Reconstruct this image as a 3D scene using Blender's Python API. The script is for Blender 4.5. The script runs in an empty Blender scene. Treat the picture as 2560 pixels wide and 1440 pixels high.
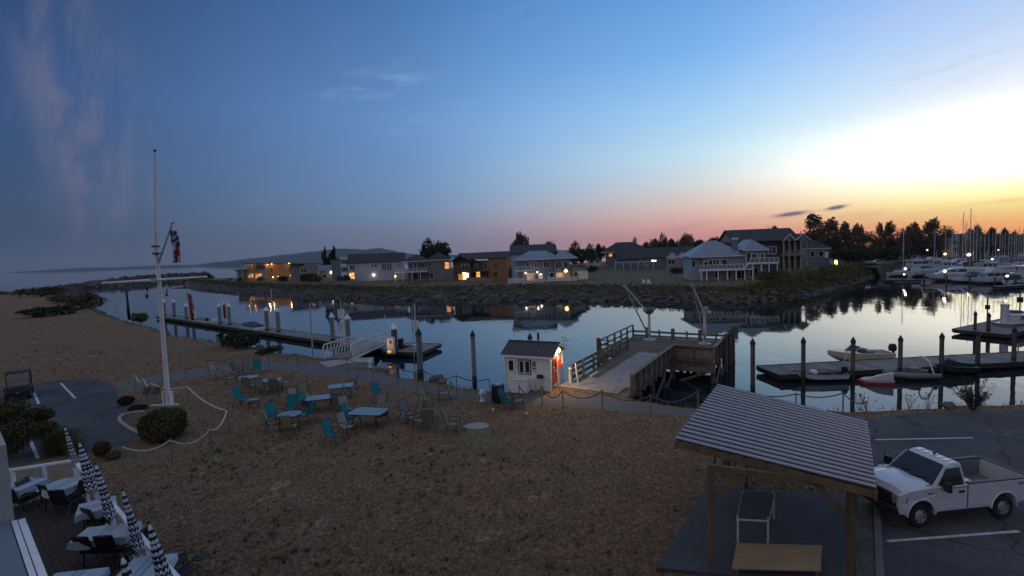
import bpy, bmesh, math, random
from mathutils import Vector, Matrix
random.seed(7)
D = bpy.data
SC = bpy.context.scene
COL = SC.collection
R = math.radians
# ------------------------------------------------------------------ camera
FPX, W0, H0 = 1230.0, 2560.0, 1440.0
CAMZ, PITCH, ROLL = 8.0, math.atan(86 / 1230.0), math.atan(0.036)
cam_d = D.cameras.new('camera'); cam = D.objects.new('camera', cam_d); COL.objects.link(cam)
cam_d.sensor_width = 36.0; cam_d.lens = 36.0 * FPX / W0; cam_d.clip_start = 0.1; cam_d.clip_end = 60000
cam.matrix_world = Matrix.Translation((0, 0, CAMZ)) @ Matrix.Rotation(math.pi / 2 - PITCH, 4, 'X') @ Matrix.Rotation(-ROLL, 4, 'Z')
SC.camera = cam
_m = cam.matrix_world.to_3x3()
CR, CU, CF = _m @ Vector((1, 0, 0)), _m @ Vector((0, 1, 0)), _m @ Vector((0, 0, -1))
CC = Vector((0, 0, CAMZ))
def ray(px, py):
    return CF + CR * ((px - 1280) / FPX) + CU * ((720 - py) / FPX)
def P(px, py, z=0.0):
    """ground point seen at a picture position, on the level z"""
    d = ray(px, py); t = (z - CAMZ) / d.z
    return CC + d * t
def depth(v):
    return (Vector(v) - CC).dot(CF)
def ppm(v):
    return FPX / depth(v)
def hgt(b, py):
    """level of the point straight above b that is seen at picture row py"""
    lo, hi = b[2] - 5, b[2] + 60
    for _ in range(40):
        m = (lo + hi) / 2; v = Vector((b[0], b[1], m)) - CC
        y = 720 - FPX * v.dot(CU) / v.dot(CF)
        if y > py: lo = m
        else: hi = m
    return (lo + hi) / 2
# ------------------------------------------------------------------ render settings
SC.render.engine = 'CYCLES'
SC.view_settings.view_transform = 'Standard'; SC.view_settings.look = 'None'
SC.view_settings.exposure = 0.0; SC.view_settings.gamma = 1.0; SC.view_settings.use_curve_mapping = False
cy = SC.cycles
cy.use_denoising = True
try: cy.denoiser = 'OPENIMAGEDENOISE'
except Exception: pass
cy.use_adaptive_sampling = True; cy.adaptive_threshold = 0.02
cy.max_bounces = 6; cy.diffuse_bounces = 3; cy.glossy_bounces = 4; cy.transmission_bounces = 4; cy.transparent_max_bounces = 8
cy.sample_clamp_indirect = 4.0; cy.caustics_reflective = False; cy.caustics_refractive = False
# ------------------------------------------------------------------ sky
def s2l(c):
    return tuple((x / 255 / 12.92) if x / 255 <= 0.04045 else ((x / 255 + 0.055) / 1.055) ** 2.4 for x in c)
SUN_AZ = 49.0                                    # degrees to the right of straight ahead
SUN_EL = 1.0
wd = D.worlds.new('World'); SC.world = wd; wd.use_nodes = True
wn, wl = wd.node_tree.nodes, wd.node_tree.links
wn.clear()
def wnode(t, **k):
    n = wn.new(t)
    for a, b in k.items(): setattr(n, a, b)
    return n
def _in(n, i, v):
    if isinstance(v, bpy.types.NodeSocket): wl.new(v, n.inputs[i])
    elif v is not None: n.inputs[i].default_value = v
def wm(op, a, b=None, c=None, clamp=False):
    n = wnode('ShaderNodeMath', operation=op); n.use_clamp = clamp
    _in(n, 0, a); _in(n, 1, b)
    if c is not None: _in(n, 2, c)
    return n.outputs[0]
def wmix(f, a, b, mode='MIX'):
    n = wnode('ShaderNodeMix', data_type='RGBA', blend_type=mode)
    _in(n, 0, f); _in(n, 6, a); _in(n, 7, b)
    return n.outputs[2]
def wrange(v, a, b, c=0.0, d=1.0, smooth=True):
    n = wnode('ShaderNodeMapRange'); n.interpolation_type = 'SMOOTHSTEP' if smooth else 'LINEAR'
    _in(n, 0, v); n.inputs[1].default_value = a; n.inputs[2].default_value = b; n.inputs[3].default_value = c; n.inputs[4].default_value = d
    return n.outputs[0]
tc = wnode('ShaderNodeTexCoord')
sx = wnode('ShaderNodeSeparateXYZ'); wl.new(tc.outputs['Generated'], sx.inputs[0])
DX, DY, DZ = sx.outputs
EL = wm('MULTIPLY', wm('ARCSINE', wm('MINIMUM', wm('MAXIMUM', DZ, -1), 1)), 180 / math.pi)
AZ = wm('MULTIPLY', wm('ARCTAN2', DX, DY), 180 / math.pi)                      # 0 ahead, + right
dAZ = wm('ABSOLUTE', wm('SUBTRACT', wm('MODULO', wm('ADD', wm('SUBTRACT', AZ, SUN_AZ), 540.0), 360.0), 180.0))   # distance from the sun, 0..180
ELF = wm('POWER', wm('DIVIDE', wm('MAXIMUM', EL, 0.0), 90.0), 0.5)             # square-root scale
def ramp(stops):
    n = wnode('ShaderNodeValToRGB'); cr = n.color_ramp; cr.interpolation = 'LINEAR'
    while len(cr.elements) < len(stops): cr.elements.new(0.5)
    for e, (el, c) in zip(cr.elements, stops):
        e.position = (el / 90.0) ** 0.5; e.color = (*s2l(c), 1)
    wl.new(ELF, n.inputs[0]); return n.outputs[0]
ZEN = (166, 174, 194)  # out-of-view zenith, brightened to add fill light on the ground
rampBack = ramp([(0, (122, 120, 128)), (6, (158, 152, 160)), (14, (174, 169, 178)), (28, (172, 172, 186)), (50, (168, 173, 190)), (90, ZEN)])      # unseen sky behind the camera, brightened as added fill for the foreground
rampFar = ramp([(0, (50, 68, 94)), (3, (50, 71, 102)), (8, (48, 72, 111)), (16, (45, 73, 120)), (28, (36, 57, 94)), (55, (96, 112, 144)), (90, ZEN)])
rampMid = ramp([(0, (118, 126, 150)), (2.7, (126, 140, 167)), (5, (128, 156, 193)), (8, (124, 163, 208)), (15, (116, 165, 222)), (27, (80, 132, 196)), (50, (104, 132, 176)), (90, ZEN)])
rampNear = ramp([(0, (255, 146, 124)), (1.5, (255, 166, 146)), (3, (252, 190, 168)), (5, (242, 216, 198)), (7, (226, 232, 230)), (10, (211, 242, 254)), (14, (176, 222, 255)), (20, (132, 187, 247)), (28, (102, 154, 226)), (50, (112, 140, 186)), (90, ZEN)])
rampSun = ramp([(0, (255, 146, 78)), (1.2, (255, 184, 104)), (2.2, (255, 224, 128)), (3.3, (255, 247, 156)), (5, (255, 253, 208)), (7, (255, 255, 250)), (10, (253, 254, 255)), (13, (226, 238, 255)), (17, (190, 216, 252)), (21, (164, 198, 246)), (26, (138, 170, 222)), (50, (124, 148, 190)), (90, ZEN)])
c0 = wmix(wrange(dAZ, 98, 150), rampFar, rampBack)
c1 = wmix(wrange(dAZ, 36, 104), rampMid, c0)
c2 = wmix(wrange(dAZ, 12, 64), rampNear, c1)
c3 = wmix(wrange(dAZ, 0, 30), rampSun, c2)
# glow above the sunken sun
gd = wm('ADD', wm('POWER', wm('DIVIDE', dAZ, 16.0), 2.0), wm('POWER', wm('DIVIDE', wm('SUBTRACT', EL, 7.0), 3.0), 2.0))
glow = wm('EXPONENT', wm('MULTIPLY', gd, -1.0))
c4 = wmix(1.0, c3, wmix(1.0, (1.1, 1.0, 0.75, 1), glow, 'MULTIPLY'), 'ADD')
# thin cirrus and two small dark clouds
def shared_noise(fa, fe, shear):
    cx = wnode('ShaderNodeCombineXYZ'); wl.new(wm('MULTIPLY', wm('ADD', AZ, wm('MULTIPLY', EL, shear)), fa), cx.inputs[0]); wl.new(wm('MULTIPLY', wm('SUBTRACT', EL, wm('MULTIPLY', AZ, shear * 0.9)), fe), cx.inputs[1])
    nz = wnode('ShaderNodeTexNoise'); nz.inputs['Scale'].default_value = 1.0; nz.inputs['Detail'].default_value = 5; nz.inputs['Roughness'].default_value = 0.62
    wl.new(cx.outputs[0], nz.inputs['Vector']); return nz.outputs[0]
NZH = shared_noise(0.16, 0.9, 0.15); NZV = shared_noise(0.42, 0.12, -0.12)
def cloud(col, az0, el0, saz, sel, color, amt, nscale, stretch, tilt=0.0, lo=0.42, hi=0.75):
    a = wm('SUBTRACT', AZ, az0); e = wm('SUBTRACT', EL, el0)
    ct, st = math.cos(R(tilt)), math.sin(R(tilt))
    u = wm('ADD', wm('MULTIPLY', a, ct), wm('MULTIPLY', e, st))
    v = wm('SUBTRACT', wm('MULTIPLY', e, ct), wm('MULTIPLY', a, st))
    g = wm('EXPONENT', wm('MULTIPLY', wm('ADD', wm('POWER', wm('ABSOLUTE', wm('DIVIDE', u, saz)), 2.0), wm('POWER', wm('ABSOLUTE', wm('DIVIDE', v, sel)), 2.0)), -1.0))
    nz = NZV if stretch[0] >= 0.8 else NZH
    m = wm('MULTIPLY', wm('MULTIPLY', g, wrange(nz, lo, hi)), amt, clamp=True)
    return wmix(m, col, (*s2l(color), 1))
c4 = cloud(c4, -40, 13, 3.6, 9.5, (112, 112, 138), 0.9, 0.35, (1.0, 0.30), 6, 0.36, 0.70)
c4 = cloud(c4, -42, 22, 5, 6, (80, 96, 138), 0.35, 0.3, (0.8, 0.35), -20, 0.4, 0.75)
c4 = cloud(c4, -14, 18.5, 6.0, 1.4, (150, 178, 218), 0.5, 0.4, (0.4, 1.6), 12)
c4 = cloud(c4, -9, 15, 6.5, 1.2, (140, 172, 215), 0.42, 0.35, (0.3, 1.6), 10)
c4 = cloud(c4, -25, 7.0, 3.4, 0.6, (132, 146, 182), 0.55, 0.45, (0.5, 2.0), 6)
c4 = cloud(c4, 3, 26, 6.0, 1.8, (128, 166, 222), 0.35, 0.4, (0.4, 1.5), 8)
c4 = cloud(c4, 44, 20, 9, 4.0, (205, 200, 228), 0.45, 0.22, (0.5, 0.9), 15)
c4 = cloud(c4, 42, 14.5, 5.0, 1.2, (196, 190, 214), 0.5, 0.35, (0.4, 1.6), 14)
c4 = cloud(c4, 22.5, 2.2, 5.0, 0.55, (186, 142, 156), 0.8, 0.5, (0.35, 2.2), 3)
c4 = cloud(c4, 17.5, 6.0, 1.6, 0.5, (176, 180, 200), 0.6, 0.6, (0.5, 2.0), 4)
c4 = cloud(c4, 40, 2.6, 8.0, 0.35, (240, 150, 110), 0.7, 0.5, (0.25, 2.4), 2)
c4 = cloud(c4, 29.6, 2.95, 1.3, 0.20, (118, 104, 124), 1.5, 0.7, (0.5, 2.0), 5, 0.15, 0.55)
c4 = cloud(c4, 33.4, 3.3, 0.75, 0.17, (120, 104, 118), 1.5, 0.7, (0.5, 2.0), 8, 0.15, 0.55)
nish = wnode('ShaderNodeTexSky'); nish.sky_type = 'NISHITA'; nish.sun_disc = False
nish.sun_elevation = R(SUN_EL); nish.sun_rotation = R(SUN_AZ); nish.altitude = 10; nish.dust_density = 1.2
c5 = wmix(1.0, c4, wmix(1.0, nish.outputs[0], (0.004, 0.004, 0.004, 1), 'MULTIPLY'), 'ADD')
bg = wnode('ShaderNodeBackground'); wl.new(c5, bg.inputs[0]); bg.inputs[1].default_value = 1.0
wd.cycles.sampling_method = 'MANUAL'; wd.cycles.sample_map_resolution = 512
wo = wnode('ShaderNodeOutputWorld'); wl.new(bg.outputs[0], wo.inputs[0])
# ------------------------------------------------------------------ sun (already at the horizon: weak, wide and warm)
sd = D.lights.new('sun', 'SUN'); sd.energy = 0.06; sd.angle = R(8); sd.color = (1.0, 0.72, 0.5)
sun = D.objects.new('sun', sd); COL.objects.link(sun)
_sd = Vector((math.sin(R(SUN_AZ)) * math.cos(R(SUN_EL)), math.cos(R(SUN_AZ)) * math.cos(R(SUN_EL)), math.sin(R(SUN_EL))))
sun.rotation_euler = _sd.to_track_quat('Z', 'Y').to_euler()

# ------------------------------------------------------------------ materials
MATS = {}
def mat(name, col, rough=0.75, var=0.28, scale=3.0, bump=0.12, metal=0.0, emit=None, es=0.0, spec=0.4, stretch=(1, 1, 1), coord='Object', rnd=0.10, coat=0.0, dirt=0.0, alpha=1.0):
    m = D.materials.new(name); m.use_nodes = True
    nt = m.node_tree; b = nt.nodes['Principled BSDF']; L = nt.links
    N = lambda t: nt.nodes.new(t)
    tcn = N('ShaderNodeTexCoord'); mp = N('ShaderNodeMapping'); mp.inputs['Scale'].default_value = stretch
    L.new(tcn.outputs[coord], mp.inputs[0])
    nz = N('ShaderNodeTexNoise'); nz.inputs['Scale'].default_value = scale; nz.inputs['Detail'].default_value = 6; nz.inputs['Roughness'].default_value = 0.65
    L.new(mp.outputs[0], nz.inputs['Vector'])
    mr = N('ShaderNodeMapRange'); mr.inputs[1].default_value = 0.3; mr.inputs[2].default_value = 0.7
    L.new(nz.outputs[0], mr.inputs[0])
    mx = N('ShaderNodeMix'); mx.data_type = 'RGBA'
    mx.inputs[6].default_value = (*[c * (1 - var) for c in col], 1); mx.inputs[7].default_value = (*[min(1, c * (1 + var)) for c in col], 1)
    L.new(mr.outputs[0], mx.inputs[0])
    out = mx.outputs[2]
    if dirt:
        n2 = N('ShaderNodeTexNoise'); n2.inputs['Scale'].default_value = scale * 0.23; n2.inputs['Detail'].default_value = 4
        L.new(tcn.outputs[coord], n2.inputs['Vector'])
        m2 = N('ShaderNodeMapRange'); m2.inputs[1].default_value = 0.45; m2.inputs[2].default_value = 0.75; m2.inputs[4].default_value = dirt
        L.new(n2.outputs[0], m2.inputs[0])
        x2 = N('ShaderNodeMix'); x2.data_type = 'RGBA'; L.new(m2.outputs[0], x2.inputs[0]); L.new(out, x2.inputs[6])
        x2.inputs[7].default_value = (col[0] * 0.42 + 0.01, col[1] * 0.38 + 0.008, col[2] * 0.32 + 0.005, 1)
        out = x2.outputs[2]
    if rnd:
        oi = N('ShaderNodeObjectInfo'); m3 = N('ShaderNodeMapRange'); m3.inputs[3].default_value = 1 - rnd; m3.inputs[4].default_value = 1 + rnd
        L.new(oi.outputs['Random'], m3.inputs[0])
        hv = N('ShaderNodeHueSaturation'); L.new(m3.outputs[0], hv.inputs['Value']); L.new(out, hv.inputs['Color']); out = hv.outputs[0]
    L.new(out, b.inputs['Base Color'])
    b.inputs['Roughness'].default_value = rough; b.inputs['Metallic'].default_value = metal
    b.inputs['Specular IOR Level'].default_value = spec
    if coat: b.inputs['Coat Weight'].default_value = coat; b.inputs['Coat Roughness'].default_value = 0.06
    if bump:
        bp = N('ShaderNodeBump'); bp.inputs['Strength'].default_value = bump; bp.inputs['Distance'].default_value = 0.05
        L.new(nz.outputs[0], bp.inputs['Height']); L.new(bp.outputs[0], b.inputs['Normal'])
    if emit is not None:
        b.inputs['Emission Color'].default_value = (*emit, 1); b.inputs['Emission Strength'].default_value = es
    MATS[name] = m
    return m
def glass(name, tint=(0.02, 0.025, 0.03), rough=0.06):
    return mat(name, tint, rough=rough, var=0.3, scale=0.8, bump=0, spec=0.9, rnd=0.25)
M = {}
M['white'] = mat('white_paint', (0.72, 0.72, 0.71), 0.5, 0.10, 2.5, 0.05, dirt=0.25)
M['trim'] = mat('white_trim', (0.70, 0.70, 0.70), 0.5, 0.10, 2.0, 0.03)
M['mast'] = mat('weathered_white_paint', (0.66, 0.62, 0.60), 0.6, 0.16, 4.0, 0.08, stretch=(1, 1, 0.4), dirt=0.3)
M['alu'] = mat('dull_aluminium', (0.62, 0.63, 0.64), 0.45, 0.12, 6, 0.03, metal=0.35)
M['steel'] = mat('galvanised_steel', (0.36, 0.37, 0.38), 0.5, 0.2, 5, 0.05, metal=0.4)
M['black'] = mat('black_plastic', (0.016, 0.016, 0.018), 0.5, 0.2, 5, 0.03)
M['darkmetal'] = mat('dark_bronze_metal', (0.035, 0.032, 0.03), 0.45, 0.2, 6, 0.03, metal=0.3)
M['rope'] = mat('pale_rope', (0.50, 0.46, 0.38), 0.9, 0.2, 30, 0.3)
M['ropedark'] = mat('dark_wet_rope', (0.10, 0.095, 0.09), 0.9, 0.2, 30, 0.3)
M['postwood'] = mat('grey_fence_post_wood', (0.20, 0.175, 0.145), 0.9, 0.3, 6, 0.3, stretch=(1, 1, 0.2))
M['oldwood'] = mat('weathered_pier_timber', (0.19, 0.148, 0.112), 0.9, 0.4, 4, 0.4, stretch=(1, 1, 1), rnd=0.28, dirt=0.4)
M['pierdeck'] = mat('dark_pier_plank_wood', (0.125, 0.098, 0.074), 0.92, 0.45, 3, 0.4, rnd=0.3, dirt=0.4)
M['piling'] = mat('creosoted_piling_wood', (0.11, 0.095, 0.085), 0.9, 0.35, 4, 0.35, stretch=(1, 1, 0.15), rnd=0.15)
M['pilingsteel'] = mat('grey_coated_piling', (0.20, 0.20, 0.205), 0.6, 0.25, 2, 0.1, stretch=(1, 1, 0.2), rnd=0.2, dirt=0.4)
M['dockdeck'] = mat('grey_dock_planks', (0.19, 0.17, 0.15), 0.85, 0.3, 3, 0.25, rnd=0.25, dirt=0.3)
M['dockside'] = mat('black_tarred_dock_side', (0.035, 0.032, 0.03), 0.8, 0.3, 3, 0.2)
M['concrete'] = mat('concrete', (0.30, 0.29, 0.275), 0.9, 0.18, 2.5, 0.15, dirt=0.35)
M['plate'] = mat('worn_concrete_plate', (0.25, 0.25, 0.245), 0.85, 0.2, 2.0, 0.12, dirt=0.3, rnd=0.18)
def asphalt_mat():
    m = mat('asphalt', (0.062, 0.064, 0.068), 0.88, 0.35, 9.0, 0.35, dirt=0.3); nt = m.node_tree; L = nt.links; b = nt.nodes['Principled BSDF']; src = b.inputs['Base Color'].links[0].from_socket
    g = nt.nodes.new('ShaderNodeNewGeometry'); wv = nt.nodes.new('ShaderNodeTexNoise'); wv.inputs['Scale'].default_value = 0.8; L.new(g.outputs['Position'], wv.inputs['Vector'])
    ad = nt.nodes.new('ShaderNodeVectorMath'); ad.operation = 'MULTIPLY_ADD'; L.new(wv.outputs['Color'], ad.inputs[0]); ad.inputs[1].default_value = (1.2, 1.2, 0); L.new(g.outputs['Position'], ad.inputs[2])
    v = nt.nodes.new('ShaderNodeTexVoronoi'); v.feature = 'DISTANCE_TO_EDGE'; v.inputs['Scale'].default_value = 0.30; L.new(ad.outputs[0], v.inputs['Vector'])
    r_ = nt.nodes.new('ShaderNodeMapRange'); r_.inputs[1].default_value = 0.004; r_.inputs[2].default_value = 0.016; r_.inputs[3].default_value = 0.45; L.new(v.outputs['Distance'], r_.inputs[0])
    n2 = nt.nodes.new('ShaderNodeTexNoise'); n2.inputs['Scale'].default_value = 0.45; n2.inputs['Detail'].default_value = 5; L.new(g.outputs['Position'], n2.inputs['Vector'])
    r2 = nt.nodes.new('ShaderNodeMapRange'); r2.inputs[1].default_value = 0.35; r2.inputs[2].default_value = 0.65; r2.inputs[3].default_value = 0.62; r2.inputs[4].default_value = 1.15; L.new(n2.outputs[0], r2.inputs[0])
    k = nt.nodes.new('ShaderNodeMath'); k.operation = 'MULTIPLY'; L.new(r_.outputs[0], k.inputs[0]); L.new(r2.outputs[0], k.inputs[1])
    x = nt.nodes.new('ShaderNodeVectorMath'); x.operation = 'SCALE'; L.new(src, x.inputs[0]); L.new(k.outputs[0], x.inputs['Scale']); L.new(x.outputs[0], b.inputs['Base Color']); return m
M['asphalt'] = asphalt_mat()
M['gravel'] = mat('grey_gravel_path', (0.135, 0.13, 0.125), 0.95, 0.35, 6, 0.5, dirt=0.3)
M['line'] = mat('white_road_paint', (0.55, 0.55, 0.54), 0.8, 0.3, 4, 0.1, dirt=0.35)
M['slab'] = mat('dark_pavilion_floor', (0.055, 0.058, 0.066), 0.85, 0.25, 5, 0.12, dirt=0.3)
M['rock'] = mat('dark_shore_rock', (0.10, 0.095, 0.088), 0.9, 0.5, 1.2, 0.6, rnd=0.3)
M['rockred'] = mat('brown_breakwater_rock', (0.085, 0.066, 0.06), 0.95, 0.4, 0.5, 0.5)
M['dirt'] = mat('brown_shore_earth', (0.115, 0.10, 0.075), 0.95, 0.4, 1.0, 0.5)
M['teal'] = mat('teal_sling_fabric', (0.0, 0.185, 0.20), 0.8, 0.15, 20, 0.1)
M['tan'] = mat('tan_sling_fabric', (0.30, 0.255, 0.21), 0.85, 0.15, 20, 0.1)
M['olive'] = mat('olive_sling_fabric', (0.24, 0.25, 0.12), 0.85, 0.15, 20, 0.1)
M['greysling'] = mat('grey_sling_fabric', (0.19, 0.175, 0.165), 0.85, 0.15, 20, 0.1)
M['tabletop'] = mat('frosted_glass_tabletop', (0.15, 0.18, 0.20), 0.22, 0.2, 6, 0.02, spec=0.8)
M['red'] = mat('red_paint', (0.42, 0.03, 0.02), 0.5, 0.12, 3, 0.03)
M['roofbrown'] = mat('dark_brown_metal_roof', (0.075, 0.066, 0.064), 0.45, 0.15, 2, 0.03, metal=0.2, dirt=0.15)
M['pane'] = glass('dark_window_glass')
M['navy'] = mat('navy_canvas', (0.018, 0.02, 0.06), 0.85, 0.2, 12, 0.1)
M['whitecanvas'] = mat('white_canvas', (0.62, 0.60, 0.60), 0.85, 0.12, 12, 0.1)
M['redcanvas'] = mat('red_canvas', (0.32, 0.045, 0.055), 0.85, 0.15, 10, 0.1)
M['greencanvas'] = mat('faded_green_canvas', (0.03, 0.12, 0.08), 0.85, 0.2, 6, 0.1)
M['bluecanvas'] = mat('blue_canvas', (0.03, 0.05, 0.14), 0.85, 0.2, 6, 0.1)
def lit(name, col, es):
    m = mat(name, (0.6, 0.5, 0.4), 0.5, 0.2, 1.5, 0, emit=col, es=es, rnd=0)
    nt = m.node_tree; g = nt.nodes.new('ShaderNodeNewGeometry'); n = nt.nodes.new('ShaderNodeTexNoise'); n.inputs['Scale'].default_value = 1.3; n.inputs['Detail'].default_value = 3; nt.links.new(g.outputs['Position'], n.inputs['Vector'])
    r_ = nt.nodes.new('ShaderNodeMapRange'); r_.inputs[1].default_value = .35; r_.inputs[2].default_value = .65; r_.inputs[3].default_value = es * .35; r_.inputs[4].default_value = es * 1.5; nt.links.new(n.outputs[0], r_.inputs[0]); nt.links.new(r_.outputs[0], nt.nodes['Principled BSDF'].inputs['Emission Strength'])
    return m
M['lit_warm'] = lit('lit_window_warm', (1.0, 0.42, 0.08), 1.6)
M['lit_orange'] = lit('lit_window_orange', (1.0, 0.36, 0.07), 0.8)
M['lit_white'] = lit('lit_lamp_white', (1.0, 0.84, 0.66), 3.2)
M['lit_yellow'] = lit('lit_lamp_yellow', (1.0, 0.62, 0.18), 7.0)
M['lit_pink'] = lit('lit_lamp_pink', (1.0, 0.55, 0.42), 2.2)
M['lit_dim'] = lit('lit_window_dim', (0.9, 0.5, 0.3), 0.30)

# ------------------------------------------------------------------ mesh builder
class MB:
    def __init__(s): s.v = []; s.f = []; s.m = []
    def add(s, vs, fs, mi=0):
        o = len(s.v); s.v += [tuple(x) for x in vs]; s.f += [tuple(i + o for i in f) for f in fs]; s.m += [mi] * len(fs); return s
    def hexa(s, c, mi=0):
        return s.add(c, [(3, 2, 1, 0), (4, 5, 6, 7), (0, 1, 5, 4), (1, 2, 6, 5), (2, 3, 7, 6), (3, 0, 4, 7)], mi)
    def box(s, c, d, rz=0.0, mi=0):
        x, y, z = [q / 2 for q in d]; co, si = math.cos(rz), math.sin(rz); o = []
        for dz in (-z, z):
            for dx, dy in ((-x, -y), (x, -y), (x, y), (-x, y)):
                o.append((c[0] + dx * co - dy * si, c[1] + dx * si + dy * co, c[2] + dz))
        return s.hexa(o, mi)
    def mm(s, x0, x1, y0, y1, z0, z1, mi=0):
        return s.box(((x0 + x1) / 2, (y0 + y1) / 2, (z0 + z1) / 2), (abs(x1 - x0), abs(y1 - y0), abs(z1 - z0)), 0, mi)
    def bar(s, p, q, w, h, mi=0, up=(0, 0, 1)):
        p, q = Vector(p), Vector(q); d = (q - p).normalized(); u = Vector(up)
        if abs(d.dot(u)) > 0.98: u = Vector((0, 1, 0))
        sd = d.cross(u).normalized() * (w / 2); uu = sd.normalized().cross(d).normalized() * (h / 2)
        return s.hexa([p - sd - uu, p + sd - uu, q + sd - uu, q - sd - uu, p - sd + uu, p + sd + uu, q + sd + uu, q - sd + uu], mi)
    def cyl(s, p, q, r0, r1=None, n=8, mi=0, caps=True):
        return s.tube([p, q], [r0, r0 if r1 is None else r1], n, mi, caps)
    def tube(s, pts, r, n=6, mi=0, caps=True):
        pts = [Vector(p) for p in pts]; k = len(pts); rr = r if isinstance(r, (list, tuple)) else [r] * k
        vs = []; ref = None
        for i, p in enumerate(pts):
            d = (pts[min(i + 1, k - 1)] - pts[max(i - 1, 0)]).normalized()
            if ref is None: ref = Vector((1, 0, 0)) if abs(d.x) < 0.8 else Vector((0, 1, 0))
            a = (ref - d * ref.dot(d)).normalized(); b = d.cross(a); ref = a
            for j in range(n):
                t = 2 * math.pi * j / n; vs.append(p + (a * math.cos(t) + b * math.sin(t)) * rr[i])
        fs = [(i * n + j, i * n + (j + 1) % n, (i + 1) * n + (j + 1) % n, (i + 1) * n + j) for i in range(k - 1) for j in range(n)]
        if caps: fs += [tuple(range(n - 1, -1, -1)), tuple((k - 1) * n + j for j in range(n))]
        return s.add(vs, fs, mi)
    def loft(s, rings, mi=0, caps=True, closed=True):
        n = len(rings[0]); k = len(rings); vs = [p for r in rings for p in r]; fs = []
        for i in range(k - 1):
            for j in range(n if closed else n - 1):
                fs.append((i * n + j, i * n + (j + 1) % n, (i + 1) * n + (j + 1) % n, (i + 1) * n + j))
        if caps and closed: fs += [tuple(range(n - 1, -1, -1)), tuple((k - 1) * n + j for j in range(n))]
        return s.add(vs, fs, mi)
    def lathe(s, prof, n=12, c=(0, 0, 0), mi=0):
        return s.loft([[(c[0] + r * math.cos(2 * math.pi * j / n), c[1] + r * math.sin(2 * math.pi * j / n), c[2] + z) for j in range(n)] for r, z in prof], mi)
    def ball(s, c, r, n=8, k=6, mi=0):
        rx, ry, rz = (r, r, r) if not isinstance(r, (tuple, list)) else r; rings = []
        for i in range(k + 1):
            t = math.pi * (0.04 + 0.92 * i / k); rings.append([(c[0] + rx * math.sin(t) * math.cos(2 * math.pi * j / n), c[1] + ry * math.sin(t) * math.sin(2 * math.pi * j / n), c[2] - rz * math.cos(t)) for j in range(n)])
        return s.loft(rings, mi)
    def prism(s, poly, z0, z1, mi=0):
        n = len(poly); vs = [(p[0], p[1], z0) for p in poly] + [(p[0], p[1], z1) for p in poly]
        return s.add(vs, [tuple(range(n - 1, -1, -1)), tuple(range(n, 2 * n))] + [(i, (i + 1) % n, n + (i + 1) % n, n + i) for i in range(n)], mi)
    def ext(s, prof, y0, y1, mi=0):
        """profile in x,z pulled along y"""
        n = len(prof); vs = [(p[0], y0, p[1]) for p in prof] + [(p[0], y1, p[1]) for p in prof]
        return s.add(vs, [tuple(range(n)), tuple(range(2 * n - 1, n - 1, -1))] + [((i + 1) % n, i, n + i, n + (i + 1) % n) for i in range(n)], mi)
    def extx(s, prof, x0, x1, mi=0):
        """profile in y,z pulled along x"""
        n = len(prof); vs = [(x0, p[0], p[1]) for p in prof] + [(x1, p[0], p[1]) for p in prof]
        return s.add(vs, [tuple(range(n - 1, -1, -1)), tuple(range(n, 2 * n))] + [(i, (i + 1) % n, n + (i + 1) % n, n + i) for i in range(n)], mi)
    def quad(s, a, b, c, d, mi=0): return s.add([a, b, c, d], [(0, 1, 2, 3)], mi)
    def rock(s, c, r, seed=None, mi=0):
        rng = random.Random(seed) if seed is not None else random
        ph = (1 + 5 ** 0.5) / 2
        V = [(-1, ph, 0), (1, ph, 0), (-1, -ph, 0), (1, -ph, 0), (0, -1, ph), (0, 1, ph), (0, -1, -ph), (0, 1, -ph), (ph, 0, -1), (ph, 0, 1), (-ph, 0, -1), (-ph, 0, 1)]
        F = [(0, 11, 5), (0, 5, 1), (0, 1, 7), (0, 7, 10), (0, 10, 11), (1, 5, 9), (5, 11, 4), (11, 10, 2), (10, 7, 6), (7, 1, 8), (3, 9, 4), (3, 4, 2), (3, 2, 6), (3, 6, 8), (3, 8, 9), (4, 9, 5), (2, 4, 11), (6, 2, 10), (8, 6, 7), (9, 8, 1)]
        sx_, sy_, sz_ = [r * rng.uniform(0.7, 1.3) / 1.9 for _ in range(3)]; a = rng.uniform(0, 6.28); co, si = math.cos(a), math.sin(a); o = []
        for x, y, z in V:
            k = rng.uniform(0.75, 1.2); x, y, z = x * sx_ * k, y * sy_ * k, z * sz_ * 0.8 * k
            o.append((c[0] + x * co - y * si, c[1] + x * si + y * co, c[2] + z))
        return s.add(o, F, mi)
    def mesh(s, name, mats, smooth=False, angle=40):
        me = D.meshes.new(name); me.from_pydata(s.v, [], s.f)
        for m in (mats if isinstance(mats, (list, tuple)) else [mats]): me.materials.append(M[m] if isinstance(m, str) else m)
        if any(s.m): me.polygons.foreach_set('material_index', s.m)
        bm = bmesh.new(); bm.from_mesh(me); bmesh.ops.recalc_face_normals(bm, faces=bm.faces); bm.to_mesh(me); bm.free()
        if smooth:
            me.polygons.foreach_set('use_smooth', [True] * len(me.polygons)); me.set_sharp_from_angle(angle=R(angle))
        return me
    def build(s, name, mats, parent=None, loc=(0, 0, 0), rz=0.0, smooth=False, angle=40):
        return put(name, s.mesh(name, mats, smooth, angle), parent, loc, rz)
def put(name, me, parent=None, loc=(0, 0, 0), rz=0.0, rot=None, scale=None):
    o = D.objects.new(name, me); COL.objects.link(o); o.parent = parent; o.location = loc; o.rotation_euler = rot or (0, 0, rz)
    if scale is not None: o.scale = scale
    return o
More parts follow.
